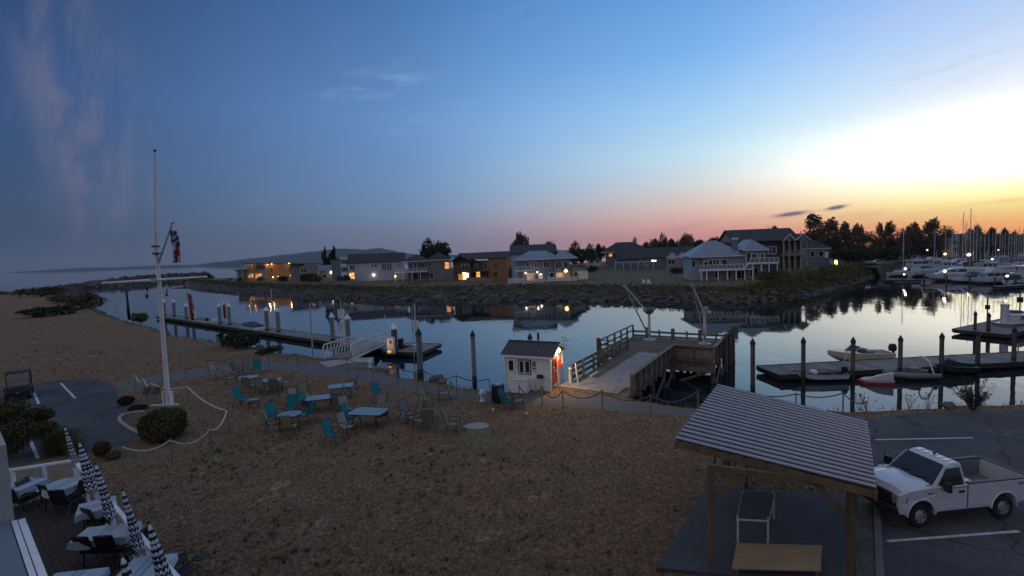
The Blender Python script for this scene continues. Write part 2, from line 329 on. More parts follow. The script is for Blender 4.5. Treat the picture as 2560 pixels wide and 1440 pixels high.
def tag(o, label=None, cat=None, group=None, kind=None):
    if label: o['label'] = label
    if cat: o['category'] = cat
    if group: o['group'] = group
    if kind: o['kind'] = kind
    return o
def thing(name, label, cat, loc=(0, 0, 0), rz=0.0, group=None):
    o = D.objects.new(name, None); COL.objects.link(o); o.location = loc; o.rotation_euler = (0, 0, rz); o.empty_display_size = 0.3
    return tag(o, label, cat, group)
KIDS = {}
def copy_tree(o, parent=None, loc=None, rz=None, scale=None, label=None):
    c = o.copy(); COL.objects.link(c); c.parent = parent
    if loc is not None: c.location = loc
    if rz is not None: c.rotation_euler = (0, 0, rz)
    if scale is not None: c.scale = (scale,) * 3 if not isinstance(scale, (tuple, list)) else scale
    if label: c['label'] = label
    if o.name not in KIDS: KIDS[o.name] = list(o.children)
    for k in KIDS[o.name]: copy_tree(k, c)
    return c
def lamp(name, loc, energy, color, parent=None, radius=0.08):
    l = D.lights.new(name, 'POINT'); l.energy = energy; l.color = color; l.shadow_soft_size = radius
    o = D.objects.new(name, l); COL.objects.link(o); o.parent = parent; o.location = loc; return o
def facing(p):
    """turn that makes a thing's front (-y) face the camera"""
    return math.atan2(-p[0], p[1]) if True else 0
def text_mesh(txt, size, depth_, mname):
    cu = D.curves.new('lettering', 'FONT'); cu.body = txt; cu.size = size; cu.extrude = depth_; cu.align_x = 'CENTER'; cu.align_y = 'CENTER'; cu.resolution_u = 2
    o = D.objects.new('lettering', cu); COL.objects.link(o); me = D.meshes.new_from_object(o); D.objects.remove(o); me.materials.append(M[mname]); return me
# ================================================================== SETTING
WZ = -1.5                                         # water level
def water_mat():
    m = D.materials.new('harbour_water'); m.use_nodes = True; nt = m.node_tree; b = nt.nodes['Principled BSDF']; L = nt.links
    b.inputs['Base Color'].default_value = (0.012, 0.02, 0.024, 1); b.inputs['Roughness'].default_value = 0.03; b.inputs['IOR'].default_value = 1.45
    b.inputs['Specular IOR Level'].default_value = 0.6
    g = nt.nodes.new('ShaderNodeNewGeometry')
    hs = []
    for sc_, st, amp, det in ((0.16, (1.0, 0.45, 1), 0.34, 2), (0.8, (1.0, 0.4, 1), 0.085, 3), (4.0, (1, 0.6, 1), 0.012, 2)):
        mp = nt.nodes.new('ShaderNodeMapping'); mp.inputs['Scale'].default_value = st; mp.inputs['Rotation'].default_value = (0, 0, 0.5)
        L.new(g.outputs['Position'], mp.inputs[0])
        n = nt.nodes.new('ShaderNodeTexNoise'); n.inputs['Scale'].default_value = sc_; n.inputs['Detail'].default_value = det; n.inputs['Distortion'].default_value = 0.4
        L.new(mp.outputs[0], n.inputs['Vector'])
        k = nt.nodes.new('ShaderNodeMath'); k.operation = 'MULTIPLY'; k.inputs[1].default_value = amp; L.new(n.outputs[0], k.inputs[0]); hs.append(k)
    a = nt.nodes.new('ShaderNodeMath'); L.new(hs[0].outputs[0], a.inputs[0]); L.new(hs[1].outputs[0], a.inputs[1])
    a2 = nt.nodes.new('ShaderNodeMath'); L.new(a.outputs[0], a2.inputs[0]); L.new(hs[2].outputs[0], a2.inputs[1])
    # patches of breeze: ripples come and go
    pn = nt.nodes.new('ShaderNodeTexNoise'); pn.inputs['Scale'].default_value = 0.028; pn.inputs['Detail'].default_value = 3; L.new(g.outputs['Position'], pn.inputs['Vector'])
    pr = nt.nodes.new('ShaderNodeMapRange'); pr.inputs[1].default_value = 0.42; pr.inputs[2].default_value = 0.66; pr.inputs[3].default_value = 0.14; pr.inputs[4].default_value = 0.95; L.new(pn.outputs[0], pr.inputs[0])
    bp = nt.nodes.new('ShaderNodeBump'); bp.inputs['Distance'].default_value = 0.22; L.new(pr.outputs[0], bp.inputs['Strength']); L.new(a2.outputs[0], bp.inputs['Height'])
    L.new(bp.outputs[0], b.inputs['Normal'])
    return m
M['water'] = water_mat()
mb = MB(); mb.quad((-6100, -700, WZ), (2400, -700, WZ), (2400, 5600, WZ), (-6100, 5600, WZ))
tag(mb.build('water', 'water'), kind='structure')

def grass_mat(name, c0, c1, c2, scale=1.0, c3=(0.16, 0.165, 0.08)):
    m = D.materials.new(name); m.use_nodes = True; nt = m.node_tree; b = nt.nodes['Principled BSDF']; L = nt.links
    g = nt.nodes.new('ShaderNodeNewGeometry')
    def nz(s, d=5, r=0.65):
        n = nt.nodes.new('ShaderNodeTexNoise'); n.inputs['Scale'].default_value = s; n.inputs['Detail'].default_value = d; n.inputs['Roughness'].default_value = r; L.new(g.outputs['Position'], n.inputs['Vector']); return n.outputs[0]
    def rng(v, a, b_, c=0, d=1):
        n = nt.nodes.new('ShaderNodeMapRange'); n.inputs[1].default_value = a; n.inputs[2].default_value = b_; n.inputs[3].default_value = c; n.inputs[4].default_value = d; L.new(v, n.inputs[0]); return n.outputs[0]
    def mix(f, a, b_):
        n = nt.nodes.new('ShaderNodeMix'); n.data_type = 'RGBA'; L.new(f, n.inputs[0])
        for i, q in ((6, a), (7, b_)):
            if isinstance(q, tuple): n.inputs[i].default_value = (*q, 1)
            else: L.new(q, n.inputs[i])
        return n.outputs[2]
    big = rng(nz(0.09 * scale, 3), 0.38, 0.66); mid = rng(nz(0.9 * scale, 4), 0.36, 0.64); fine = nz(7 * scale, 6, 0.75)
    col = mix(mid, c0, c1); col = mix(big, col, mix(mid, c2, c1)); col = mix(rng(fine, 0.40, 0.62, 0, 0.75), tuple(x * 0.36 for x in c0), col)
    col = mix(rng(nz(0.33 * scale, 5, 0.7), 0.54, 0.66, 0, 0.8), col, c3); col = mix(rng(nz(0.21 * scale + .03, 6, 0.75), 0.56, 0.70, 0, 0.6), col, tuple(x * 0.45 for x in c0)); col = mix(rng(nz(0.5 * scale, 6, 0.7), 0.60, 0.72, 0, 0.7), col, tuple(min(1, x * 1.35) for x in c1))
    L.new(col, b.inputs['Base Color']); b.inputs['Roughness'].default_value = 0.95; b.inputs['Specular IOR Level'].default_value = 0.15
    bp = nt.nodes.new('ShaderNodeBump'); bp.inputs['Strength'].default_value = 0.9; bp.inputs['Distance'].default_value = 0.10; L.new(fine, bp.inputs['Height']); L.new(bp.outputs[0], b.inputs['Normal'])
    return m
M['lawn'] = grass_mat('dry_lawn', (0.34, 0.205, 0.12), (0.44, 0.28, 0.175), (0.24, 0.195, 0.10))
M['field'] = grass_mat('dry_grass_field', (0.20, 0.155, 0.095), (0.25, 0.19, 0.12), (0.14, 0.13, 0.07), 0.4)
M['brush'] = grass_mat('bank_scrub', (0.10, 0.085, 0.045), (0.15, 0.12, 0.07), (0.07, 0.072, 0.035), 0.5)
M['straw'] = grass_mat('dry_grass_blades', (0.39, 0.25, 0.15), (0.50, 0.345, 0.225), (0.29, 0.235, 0.13), 1.5)

def sheet(name, poly, z, m, kind='structure'):
    """flat ground sheet from an outline"""
    bm = bmesh.new(); vs = [bm.verts.new((p[0], p[1], z)) for p in poly]
    es = [bm.edges.new((vs[i], vs[(i + 1) % len(vs)])) for i in range(len(vs))]
    bmesh.ops.triangle_fill(bm, edges=es, use_beauty=True, use_dissolve=False)
    for f in bm.faces:
        if f.normal.z < 0: f.normal_flip()
    me = D.meshes.new(name); bm.to_mesh(me); bm.free(); me.materials.append(M[m])
    return tag(put(name, me), kind=kind)
def rough(poly, amp, step=.6, seed=1):
    rr = random.Random(seed); o = []
    for i in range(len(poly)):
        a, b = Vector(poly[i][:2]), Vector(poly[(i + 1) % len(poly)][:2]); n_ = max(1, min(60, int((b - a).length / step)))
        for k in range(n_):
            p = a.lerp(b, k / n_); o.append((p.x + rr.uniform(-amp, amp), p.y + rr.uniform(-amp, amp)))
    return o
def inside(p, poly):
    c = False; j = len(poly) - 1
    for i in range(len(poly)):
        a, b = poly[i], poly[j]
        if (a[1] > p[1]) != (b[1] > p[1]) and p[0] < (b[0] - a[0]) * (p[1] - a[1]) / (b[1] - a[1] + 1e-12) + a[0]: c = not c
        j = i
    return c
def smooth_line(pts, n=4):
    o = []
    for i in range(len(pts) - 1):
        p0, p1, p2, p3 = pts[max(i - 1, 0)], pts[i], pts[i + 1], pts[min(i + 2, len(pts) - 1)]
        for k in range(n):
            t = k / n
            o.append(0.5 * ((2 * p1) + (p2 - p0) * t + (2 * p0 - 5 * p1 + 4 * p2 - p3) * t * t + (3 * p1 - p0 - 3 * p2 + p3) * t ** 3))
    return o + [pts[-1]]
# ---- near shore
crest_px = [(-900, 760), (-300, 748), (0, 737), (90, 738), (160, 745), (205, 758), (240, 778), (300, 800), (360, 817), (430, 840), (500, 849), (560, 856), (640, 869), (700, 884), (780, 893), (850, 899), (900, 912), (960, 931), (1010, 945), (1090, 954), (1180, 973), (1250, 981), (1330, 976), (1440, 968), (1600, 1000), (1680, 1013), (1760, 1021), (1900, 1022), (2040, 1025), (2120, 1028), (2300, 1021), (2420, 1015), (2600, 1009), (3600, 985)]
crest = smooth_line([P(x, y, 0) for x, y in crest_px], 3)
_r = random.Random(3)
crest = [Vector((p.x + _r.uniform(-.25, .25), p.y + _r.uniform(-.35, .2) * min(1, p.y / 60 + .3), 0)) for p in crest]
land = [(p.x, p.y) for p in crest] + [(90, 5), (90, -40), (-220, -40), (-260, 120)]
sheet('ground', land, 0.0, 'lawn')
mb = MB(); n = len(crest); lo = []
for i, p in enumerate(crest):
    t = (crest[min(i + 1, n - 1)] - crest[max(i - 1, 0)]); nrm = Vector((-t.y, t.x, 0)).normalized()
    mid_ = p + nrm * _r.uniform(.8, 1.5); mid_.z = -0.75; q = p + nrm * _r.uniform(2.2, 3.2); q.z = -2.2; lo.append((p - nrm * 0.3, mid_, q))
vs = []; fs = []
for a, b_, c_ in lo: vs += [(a.x, a.y, 0.004), b_, c_]
for i in range(n - 1):
    for k in range(2): fs.append((i * 3 + k, (i + 1) * 3 + k, (i + 1) * 3 + k + 1, i * 3 + k + 1))
mb.add(vs, fs); tag(mb.build('shore_bank', 'dirt', smooth=True), kind='structure')
# loose rocks along the near bank
mb = MB()
for i, (a, b_, c_) in enumerate(lo):
    if a.y > 260 or a.x > 60: continue
    for k in range(5):
        j = min(i + 1, n - 1); t = _r.random(); u = _r.random() ** 0.7
        p = Vector(b_).lerp(Vector(c_), u).lerp(Vector(lo[j][1]).lerp(Vector(lo[j][2]), u), t)
        mb.rock((p.x, p.y, p.z + 0.05), _r.uniform(.18, .5))
tag(mb.build('bank_rocks', 'rock'), 'dark rocks heaped on the near shore bank', 'rocks', kind='stuff')
for k, (px, py, r_, lb) in enumerate([(1093, 951, .30, 'pointed dark boulder on the bank left of the tall lone piling'), (650, 872, .32, 'low dark boulder by the left shore bend'), (2372, 1020, .22, 'small dark boulder left of the shoreline shrub'), (1108, 957, .25, 'flat grey boulder beside the pointed one on the bank')]):
    b0 = P(px, py, 0); tag(MB().rock((0, 0, 0.12), r_ * 1.6, 40 + k).build('boulder', 'rock', None, (b0.x, b0.y, 0)), lb, 'boulder', 'boulders on the near bank')
# ---- asphalt, paths, markings
right_lot = [P(*q) for q in [(2165, 1046), (2300, 1033), (2460, 1030), (2700, 1026)]]
lotR = [(p.x, p.y) for p in right_lot] + [(60, 26), (60, 2), (8.2, 2)] + [(P(2196, 1425).x, P(2196, 1425).y), (P(2188, 1240).x, P(2188, 1240).y)]
sheet('parking_lot', lotR, 0.008, 'asphalt')
pathT = [(285, 962), (360, 944), (470, 926), (560, 913), (640, 905), (740, 905), (850, 916), (960, 938), (1080, 964), (1200, 985), (1300, 992), (1440, 985), (1560, 1000), (1680, 1018), (1800, 1027), (2000, 1034), (2180, 1042)]
pathB = [(2180, 1068), (2000, 1060), (1840, 1050), (1700, 1040), (1560, 1030), (1400, 1016), (1260, 1005), (1120, 990), (1000, 972), (900, 952), (800, 936), (700, 926), (600, 927), (500, 943), (400, 958), (290, 975)]
path = [P(*q) for q in pathT + pathB]
sheet('gravel_path', rough([(p.x, p.y) for p in smooth_line([P(*q) for q in pathT], 3) + smooth_line([P(*q) for q in pathB], 3)], .11, .5), 0.004, 'gravel')
lotL_px = [(-60, 985), (75, 962), (150, 950), (235, 946), (280, 962), (300, 1000), (322, 1035), (345, 1060), (352, 1085), (330, 1103), (290, 1118), (240, 1132), (150, 1143), (60, 1160), (-80, 1175)]
lotL = [P(*q) for q in lotL_px]
sheet('asphalt_lot', rough([(p.x, p.y) for p in lotL], .10, .4, 2), 0.009, 'asphalt')
def stripe(a, b, w, nm='parking_line'):
    a, b = P(*a), P(*b); d = (b - a).normalized(); s_ = Vector((-d.y, d.x, 0)) * w / 2
    mb = MB(); mb.quad(*[(v.x, v.y, 0.013) for v in (a - s_, b - s_, b + s_, a + s_)])
    tag(mb.build(nm, 'line'), kind='structure')
stripe((2187, 1100), (2432, 1095), .10); stripe((2195, 1164), (2340, 1161), .10); stripe((2217, 1354), (2547, 1329), .10)
stripe((152, 958), (188, 996), .12); stripe((79, 968), (97, 1010), .12); stripe((76, 1103), (95, 1146), .12)
# kerb between pavilion strip and the lot, and the curved kerb of the planting bed
mb = MB(); a, b_ = P(2190, 1240), P(2199, 1425); e_ = (b_ - a) * 1.4; mb.bar((a.x, a.y, .05), (a.x + e_.x, a.y + e_.y, .05), .16, .13)
tag(mb.build('kerb', 'gravel'), kind='structure')
kp = smooth_line([P(*q) for q in [(395, 1100), (350, 1085), (318, 1068), (299, 1052), (304, 1040), (330, 1033), (362, 1030)]], 4)
mb = MB(); mb.tube([(p.x, p.y, 0.03) for p in kp], 0.09, 6); tag(mb.build('bed_edging', 'concrete', smooth=True), kind='structure')
sheet('planting_bed', [(p.x, p.y) for p in [P(*q) for q in [(395, 1098), (352, 1083), (322, 1066), (304, 1051), (330, 1036), (420, 1028), (470, 1060), (440, 1098)]]], 0.013, 'field')
# ---- worn blade tufts on the lawn
mb = MB(); lotR_t = lotR; lotL_t = [(p.x, p.y) for p in lotL]; path_t = [(p.x, p.y) for p in path]
_r = random.Random(11); cnt = 0
slab_px = [(1755, 1220), (2120, 1232), (2130, 1460), (1635, 1420)]
slab_t = [(p.x, p.y) for p in [P(*q) for q in slab_px]]
while cnt < 50000:
    yy = 8.5 + 120 * _r.random() ** 2.2; xx = _r.uniform(-1.25, 0.75) * yy
    if _r.random() < (yy - 40) / 90: continue
    if not inside((xx, yy), land) or inside((xx, yy), lotR_t) or inside((xx, yy), lotL_t) or inside((xx, yy), path_t) or inside((xx, yy), slab_t): continue
    if yy < 17.5 and xx < -6.6 and xx < -15.4 + (17.3 - yy) * 1.224: continue
    cnt += 1
    for k in range(3):
        a = _r.uniform(0, 6.28); hgt_ = _r.uniform(.02, .085); w = .008 * (1 + min(yy, 60) / 25); ox, oy = xx + _r.uniform(-.06, .06), yy + _r.uniform(-.06, .06)
        dx, dy = math.cos(a), math.sin(a); ln = _r.uniform(.02, .09)
        mb.add([(ox - dy * w, oy + dx * w, 0), (ox + dy * w, oy - dx * w, 0), (ox + dx * ln, oy + dy * ln, hgt_)], [(0, 1, 2)])
tc_ = 0; cents = [(_r.uniform(-1.0, .7), _r.random()) for _ in range(60)]
while tc_ < 520:
    cx_, cy2 = cents[_r.randrange(60)]; yy = 9 + 45 * cy2 ** 1.6; xx = cx_ * yy + _r.gauss(0, 1.3); yy += _r.gauss(0, 1.3)
    if yy < 8.5 or not inside((xx, yy), land) or inside((xx, yy), lotR_t) or inside((xx, yy), lotL_t) or inside((xx, yy), path_t) or inside((xx, yy), slab_t) or (yy < 18.5 and xx < -6.0 and xx < -14.4 + (17.3 - yy) * 1.224): continue
    tc_ += 1; sz = _r.uniform(.5, 1.3)
    for k in range(16):
        a = _r.uniform(0, 6.28); dx, dy = math.cos(a), math.sin(a); ln = _r.uniform(.03, .13) * sz; q = _r.uniform(0, .07) * sz; w = .010
        mb.add([(xx + dx * q - dy * w, yy + dy * q + dx * w, 0), (xx + dx * q + dy * w, yy + dy * q - dx * w, 0), (xx + dx * (q + ln), yy + dy * (q + ln), _r.uniform(.06, .17) * sz)], [(0, 1, 2)], 1)
M['tuft'] = grass_mat('olive_grass_tufts', (0.16, 0.13, 0.06), (0.22, 0.17, 0.09), (0.13, 0.12, 0.05), 1.2)
tag(mb.build('dry_grass', ['straw', 'tuft']), 'short dry grass covering the brown lawn', 'grass', kind='stuff')

# ---- peninsula with the houses
wl_px = [(449, 704), (480, 724), (560, 735), (640, 741), (750, 745), (860, 748), (960, 752), (1060, 755), (1240, 757), (1400, 757), (1560, 757), (1640, 755), (1760, 757), (1900, 756), (1985, 748), (2060, 732), (2120, 715), (2165, 700), (2190, 690), (2200, 680)]
cr_px = [(462, 697), (490, 699), (560, 703), (650, 708), (760, 711), (860, 714), (960, 718), (1060, 717), (1240, 714), (1400, 711), (1560, 712), (1640, 714), (1760, 716), (1860, 716), (1940, 702), (2020, 688), (2080, 676), (2130, 668), (2165, 664), (2190, 662)]
PZ = 0.7
wlp = [P(x, y, WZ) for x, y in wl_px]; crp = [P(x, y, PZ) for x, y in cr_px]
wlp = smooth_line(wlp, 4); crp = smooth_line(crp, 4)
penin = [(p.x, p.y) for p in crp] + [(130, 260), (60, 300), (-60, 300), (-115, 262), (-175, 250)]
sheet('peninsula', penin, PZ, 'field')
mb = MB(); vs = []; fs = []; K = 5
for i, (a, b_) in enumerate(zip(crp, wlp)):
    for k in range(K + 1):
        t = k / K; p = a.lerp(b_, t); h = PZ + (WZ - 0.6 - PZ) * (t ** 1.15)
        vs.append((p.x + _r.uniform(-.4, .4), p.y + _r.uniform(-.4, .4), h + (_r.uniform(-.25, .25) if 0 < k < K else 0)))
    if i:
        for k in range(K): fs.append(((i - 1) * (K + 1) + k, i * (K + 1) + k, i * (K + 1) + k + 1, (i - 1) * (K + 1) + k + 1))
mb.add(vs, fs); tag(mb.build('peninsula_bank', 'brush', smooth=True), kind='structure')
mb = MB()
for i in range(len(crp) - 1):
    L_ = (wlp[i + 1] - wlp[i]).length; nr = int(L_ * 5.5)
    if wlp[i].x > 62: nr = int(nr * .35)
    for k in range(nr):
        t = _r.random(); u = 1.02 - 0.62 * _r.random() ** 1.1
        a = crp[i].lerp(crp[i + 1], t); b_ = wlp[i].lerp(wlp[i + 1], t); p = a.lerp(b_, u); h = PZ + (WZ - 0.4 - PZ) * (min(u, 1) ** 1.15)
        mb.rock((p.x, p.y, h + .08), _r.uniform(.28, .68))
tag(mb.build('riprap', 'rock'), 'dark riprap stones along the far bank of the channel', 'riprap', kind='stuff')
# driftwood logs on the riprap
for k, (a, b_, z, lb) in enumerate([((1165, 729), (1213, 731), -.4, 'pale driftwood log lying on the riprap below the brown house'), ((1013, 736), (1057, 739), -.9, 'long curved grey log on the riprap below the grey hip-roofed house'), ((672, 728), (718, 729), -.7, 'long pale log on the far bank below the orange-lit house'), ((1291, 735), (1297, 727), -.7, 'short pale log standing steeply on the riprap'), ((1308, 744), (1318, 739), -1.1, 'short pale log slanting near the waterline'), ((1914, 721), (1930, 721), -.4, 'short pale log on the bank below the dark house')]):
    p, q = P(*a, z), P(*b_, z); mb = MB(); m_ = (p + q) / 2
    mb.tube([p - m_ + Vector((0, 0, .2)), Vector((0, 0, .34)), q - m_ + Vector((0, 0, .2 + (1.0 if k == 3 else 0)))], [.22, .2, .15], 7)
    tag(mb.build('driftwood_log', 'oldwood', None, m_, smooth=True), lb, 'log', 'driftwood on the far bank')
# ---- land behind the marina
main_px = [(2190, 676), (2230, 664), (2300, 655), (2400, 647), (2600, 637), (3200, 618)]
mainl = smooth_line([P(x, y, 0.2) for x, y in main_px], 3)
sheet('mainland', [(p.x, p.y) for p in mainl] + [(700, 500), (300, 640), (90, 520), (75, 290), (95, 200)], 0.9, 'field')
mb = MB(); vs = []; fs = []
for i, p in enumerate(mainl):
    vs += [(p.x, p.y, .9), (p.x - .8, p.y - 3.0, -2.0)]
    if i: fs.append((2 * i - 2, 2 * i, 2 * i + 1, 2 * i - 1))
mb.add(vs, fs); tag(mb.build('mainland_bank', 'brush'), kind='structure')
# ---- breakwater
bw_px = [(-700, 758), (-250, 742), (0, 732), (90, 722), (200, 712), (330, 701), (420, 694), (500, 690), (512, 692)]
bw = smooth_line([P(x, y, 0.3) for x, y in bw_px], 5)
mb = MB(); nbw = len(bw)
for i, p in enumerate(bw):
    t = (bw[min(i + 1, nbw - 1)] - bw[max(i - 1, 0)]).normalized(); nn = Vector((-t.y, t.x, 0))
    step = (bw[min(i + 1, nbw - 1)] - p).length; kk = int(step * 3.2) + 6
    for k in range(kk):
        o = _r.uniform(-1, 1); q = p + t * step * _r.random() + nn * o * 5.5
        mb.rock((q.x, q.y, WZ + 0.1 + 3.9 * (.35 + .65 * min(1, max(0, (i / nbw - .42) / .2))) * (1 - abs(o) ** 1.3) + _r.uniform(-.3, .35)), _r.uniform(.6, 1.3))
vs = []; fs = []
for i, p in enumerate(bw):
    t = (bw[min(i + 1, nbw - 1)] - bw[max(i - 1, 0)]).normalized(); nn = Vector((-t.y, t.x, 0))
    for o, z in ((-6.2, -2.2), (-2.5, .6 - 1.2 * (i < nbw * .5)), (0, 2.0 - 2.2 * (i < nbw * .5)), (2.5, .6 - 1.2 * (i < nbw * .5)), (6.2, -2.2)): q = p + nn * o; vs.append((q.x, q.y, z))
    if i:
        for k in range(4): fs.append((5 * i - 5 + k, 5 * i + k, 5 * i + k + 1, 5 * i - 4 + k))
mb.add(vs, fs); tag(mb.build('breakwater_rocks', 'rockred'), 'long brown rock breakwater reaching out to the harbour mouth', 'breakwater', kind='stuff')
# ---- far islands
M['hill'] = mat('forested_hill', (0.045, 0.07, 0.085), 1.0, 0.25, 0.004, 0.0, spec=0.0, rnd=0)
def ridge(name, pts, dist, seed):
    """island from its skyline: (px, rows above the horizon)"""
    rr = random.Random(seed); mb = MB(); rings = []
    sm = []
    for i in range(len(pts) - 1):
        for k in range(8):
            t = k / 8; sm.append((pts[i][0] + (pts[i + 1][0] - pts[i][0]) * t, (pts[i][1] + (pts[i + 1][1] - pts[i][1]) * (t * t * (3 - 2 * t)))))
    sm.append(pts[-1])
    for px, hpx in sm:
        az = math.atan((px - 1280) / FPX); dx, dy = math.sin(az), math.cos(az); h = max(hpx, .05) * dist / FPX * (1 + rr.uniform(-.03, .03)); d = dist / max(.2, math.cos(az))
        ring = []
        for o, z in ((-.16, 0.0), (-.10, .35), (-.05, .72), (0, 1.0), (.10, .7), (.22, 0)):
            q = d * (1 + o * .6); ring.append((dx * q, dy * q, WZ - 1 + (h + 1) * z * (1 + rr.uniform(-.04, .04) * (z < 1))))
        rings.append(ring)
    mb.loft(rings, 0, closed=False, caps=False); return tag(mb.build(name, 'hill', smooth=True, angle=180), kind='structure')
ridge('island_hills', [(430, 0), (480, 3), (560, 9), (640, 15), (720, 21), (790, 26), (850, 31), (890, 29), (912, 26), (950, 29), (985, 22), (1010, 14), (1060, 9), (1120, 6), (1180, 2), (1200, 0)], 3600, 1)
ridge('distant_hills', [(1130, 0), (1160, 5), (1200, 9), (1260, 10), (1330, 8), (1420, 7), (1480, 9), (1540, 8), (1600, 12), (1640, 10), (1720, 6), (1800, 0)], 3900, 2)
ridge('low_shore', [(0, 0), (60, 2), (160, 5), (220, 6), (300, 4), (420, 5), (520, 3), (620, 1), (640, 0)], 3900, 4)
ridge('mountain_range', [(2180, 0), (2260, 8), (2340, 14), (2372, 19), (2400, 17), (2430, 20), (2470, 14), (2560, 10), (2700, 4), (2760, 0)], 1500, 5)

# ---- evening haze over the sound
hz = D.materials.new('evening_haze'); hz.use_nodes = True; nt = hz.node_tree; nt.nodes.clear()
pv = nt.nodes.new('ShaderNodeVolumePrincipled'); pv.inputs['Color'].default_value = (0.80, 0.86, 0.95, 1); pv.inputs['Density'].default_value = 0.00009; pv.inputs['Anisotropy'].default_value = 0.25
ho = nt.nodes.new('ShaderNodeOutputMaterial'); nt.links.new(pv.outputs[0], ho.inputs['Volume']); M['haze'] = hz
tag(MB().mm(-6200, 2500, -800, 5700, -5, 150).build('haze', 'haze'), 'thin evening haze over the sound', 'haze', kind='stuff')
# ================================================================== FLAGPOLE
fb = P(421, 1014, 0)
FP = thing('flagpole', 'tall white nautical flagpole with crossed yard and gaff on the lawn', 'flagpole', fb)
S_ = ppm(fb)
ztop = hgt(fb, 381); zy = hgt(fb, 694); zj = hgt(fb, 625)
mb = MB(); mb.cyl((0, 0, 0), (.10, 0, zj + .25), .13, .09, 12); mb.build('lower_mast', 'mast', FP, smooth=True)
mb = MB(); mb.cyl((.10, -.12, zj - .35), (.55, -.12, ztop), .065, .045, 10); mb.build('topmast', 'mast', FP, smooth=True)
mb = MB(); mb.ball((.55, -.12, ztop + .04), .08, 8, 5); mb.build('cap', 'black', FP, smooth=True)
for dz in (-.2, .2):
    mb = MB(); mb.box((.10, -.06, zj + dz), (.26, .34, .10)); mb.build('mast_bracket', 'darkmetal', FP)
yl, yr = P(256, 708, 0), P(517, 691, 0)
def onplane(px, py, y):
    d = ray(px, py); t = y / d.y; return CC + d * t
yl, yr = onplane(256, 708, fb.y - .2) - fb, onplane(517, 692, fb.y - .2) - fb
mb = MB(); mb.tube([yl, (yl + yr) / 2, yr], [.06, .08, .06], 10); mb.build('yard', 'mast', FP, smooth=True)
mb = MB(); mb.box(((yl + yr) / 2)[:], (.3, .3, .22)); mb.build('yard_clamp', 'steel', FP)
g0, g1 = onplane(394, 664, fb.y) - fb, onplane(430, 560, fb.y) - fb
mb = MB(); mb.cyl(g0, g1, .055, .04, 8); mb.build('gaff', 'steel', FP, smooth=True)
mb = MB(); mb.ball(g1 + Vector((.05, 0, .06)), (.13, .08, .06), 8, 5); mb.build('gaff_cap', 'steel', FP, smooth=True)
for s_ in (-1, 1):
    mb = MB(); mb.box((s_ * .20, 0, .42), (.10, .22, .84)); mb.build('base_post', 'white', FP)
mb = MB(); mb.box((0, 0, .012), (.7, .5, .05)); mb.build('base_plate', 'concrete', FP)
mb = MB(); mb.bar((-.85, -.2, .10), (.75, -.2, .10), .08, .08); mb.build('base_crossbar', 'white', FP)
# halyards and flags
def hang(name, label, px0, py_top, px1, py_bot, py_line, w, mats, segs, dy=-.25, seed=1, hx=None):
    """limp flag hung from the yard: rows of folded cloth"""
    rr = random.Random(seed)
    a, b = onplane(px0, py_top, fb.y + dy), onplane(px1, py_bot, fb.y + dy); c = onplane(hx or px0, py_line, fb.y + dy)
    t = thing(name, label, 'flag', a, 0, 'flags on the flagpole')
    mb = MB(); mb.cyl(c - a, Vector((0, 0, 0)), .012, None, 4); mb.build('halyard', 'rope', t)
    mb = MB(); rows = 18; colsn = 9; vs = []; mi = []
    for i in range(rows + 1):
        u = i / rows; p = (b - a) * u; ww = w * (0.25 + 0.75 * math.sin(math.pi * min(1, .15 + u * .75)))
        for j in range(colsn + 1):
            v = j / colsn; vs.append((p.x + (v - .35) * ww + .03 * math.sin(5 * u + v * 3), p.y + .10 * w / .4 * math.sin(v * 9 + 2.0 * u) * (0.4 + u), p.z - .10 * v * (1 - u)))
    for i in range(rows):
        for j in range(colsn):
            mb.add([vs[i * (colsn + 1) + j], vs[i * (colsn + 1) + j + 1], vs[(i + 1) * (colsn + 1) + j + 1], vs[(i + 1) * (colsn + 1) + j]], [(0, 1, 2, 3)], segs(i / rows, j / colsn))
    mb.build('cloth', mats, t, smooth=True, angle=180); return t
hang('national_flag', 'limp American flag hanging from the gaff of the flagpole', 430, 574, 440, 657, 562, .62, ['bluecanvas', 'redcanvas', 'whitecanvas'],
     lambda u, v: (0 if (int(u * 22) + int(v * 9)) % 4 else 2) if u < .42 and v < .8 else (1 + int(v * 6 + u * 2.2) % 2), 0.0, 3)
hang('signal_flag', 'small black and white signal flag left of the mast under the yard', 366, 716, 367, 748, 703, .18, ['navy', 'whitecanvas'], lambda u, v: 1 if .25 < u < .6 and v > .35 or u > .85 else 0, seed=4)
hang('signal_flag', 'small white and dark signal flag just right of the mast under the yard', 416, 712, 416, 741, 700, .16, ['whitecanvas', 'bluecanvas'], lambda u, v: 0 if u < .5 or (.6 < u < .75) else 1, seed=5)
hang('signal_flag', 'long red and white flag hanging from the right arm of the yard', 469, 732, 482, 796, 697, .46, ['redcanvas', 'whitecanvas'], lambda u, v: 1 if v > .58 - .25 * (u - .5) or v < .10 else 0, seed=6, hx=467)
hang('signal_flag', 'faded green flag trailing from the left arm of the yard', 313, 722, 323, 800, 705, .22, ['greencanvas', 'navy'], lambda u, v: 0 if u < .62 else 1, seed=7)
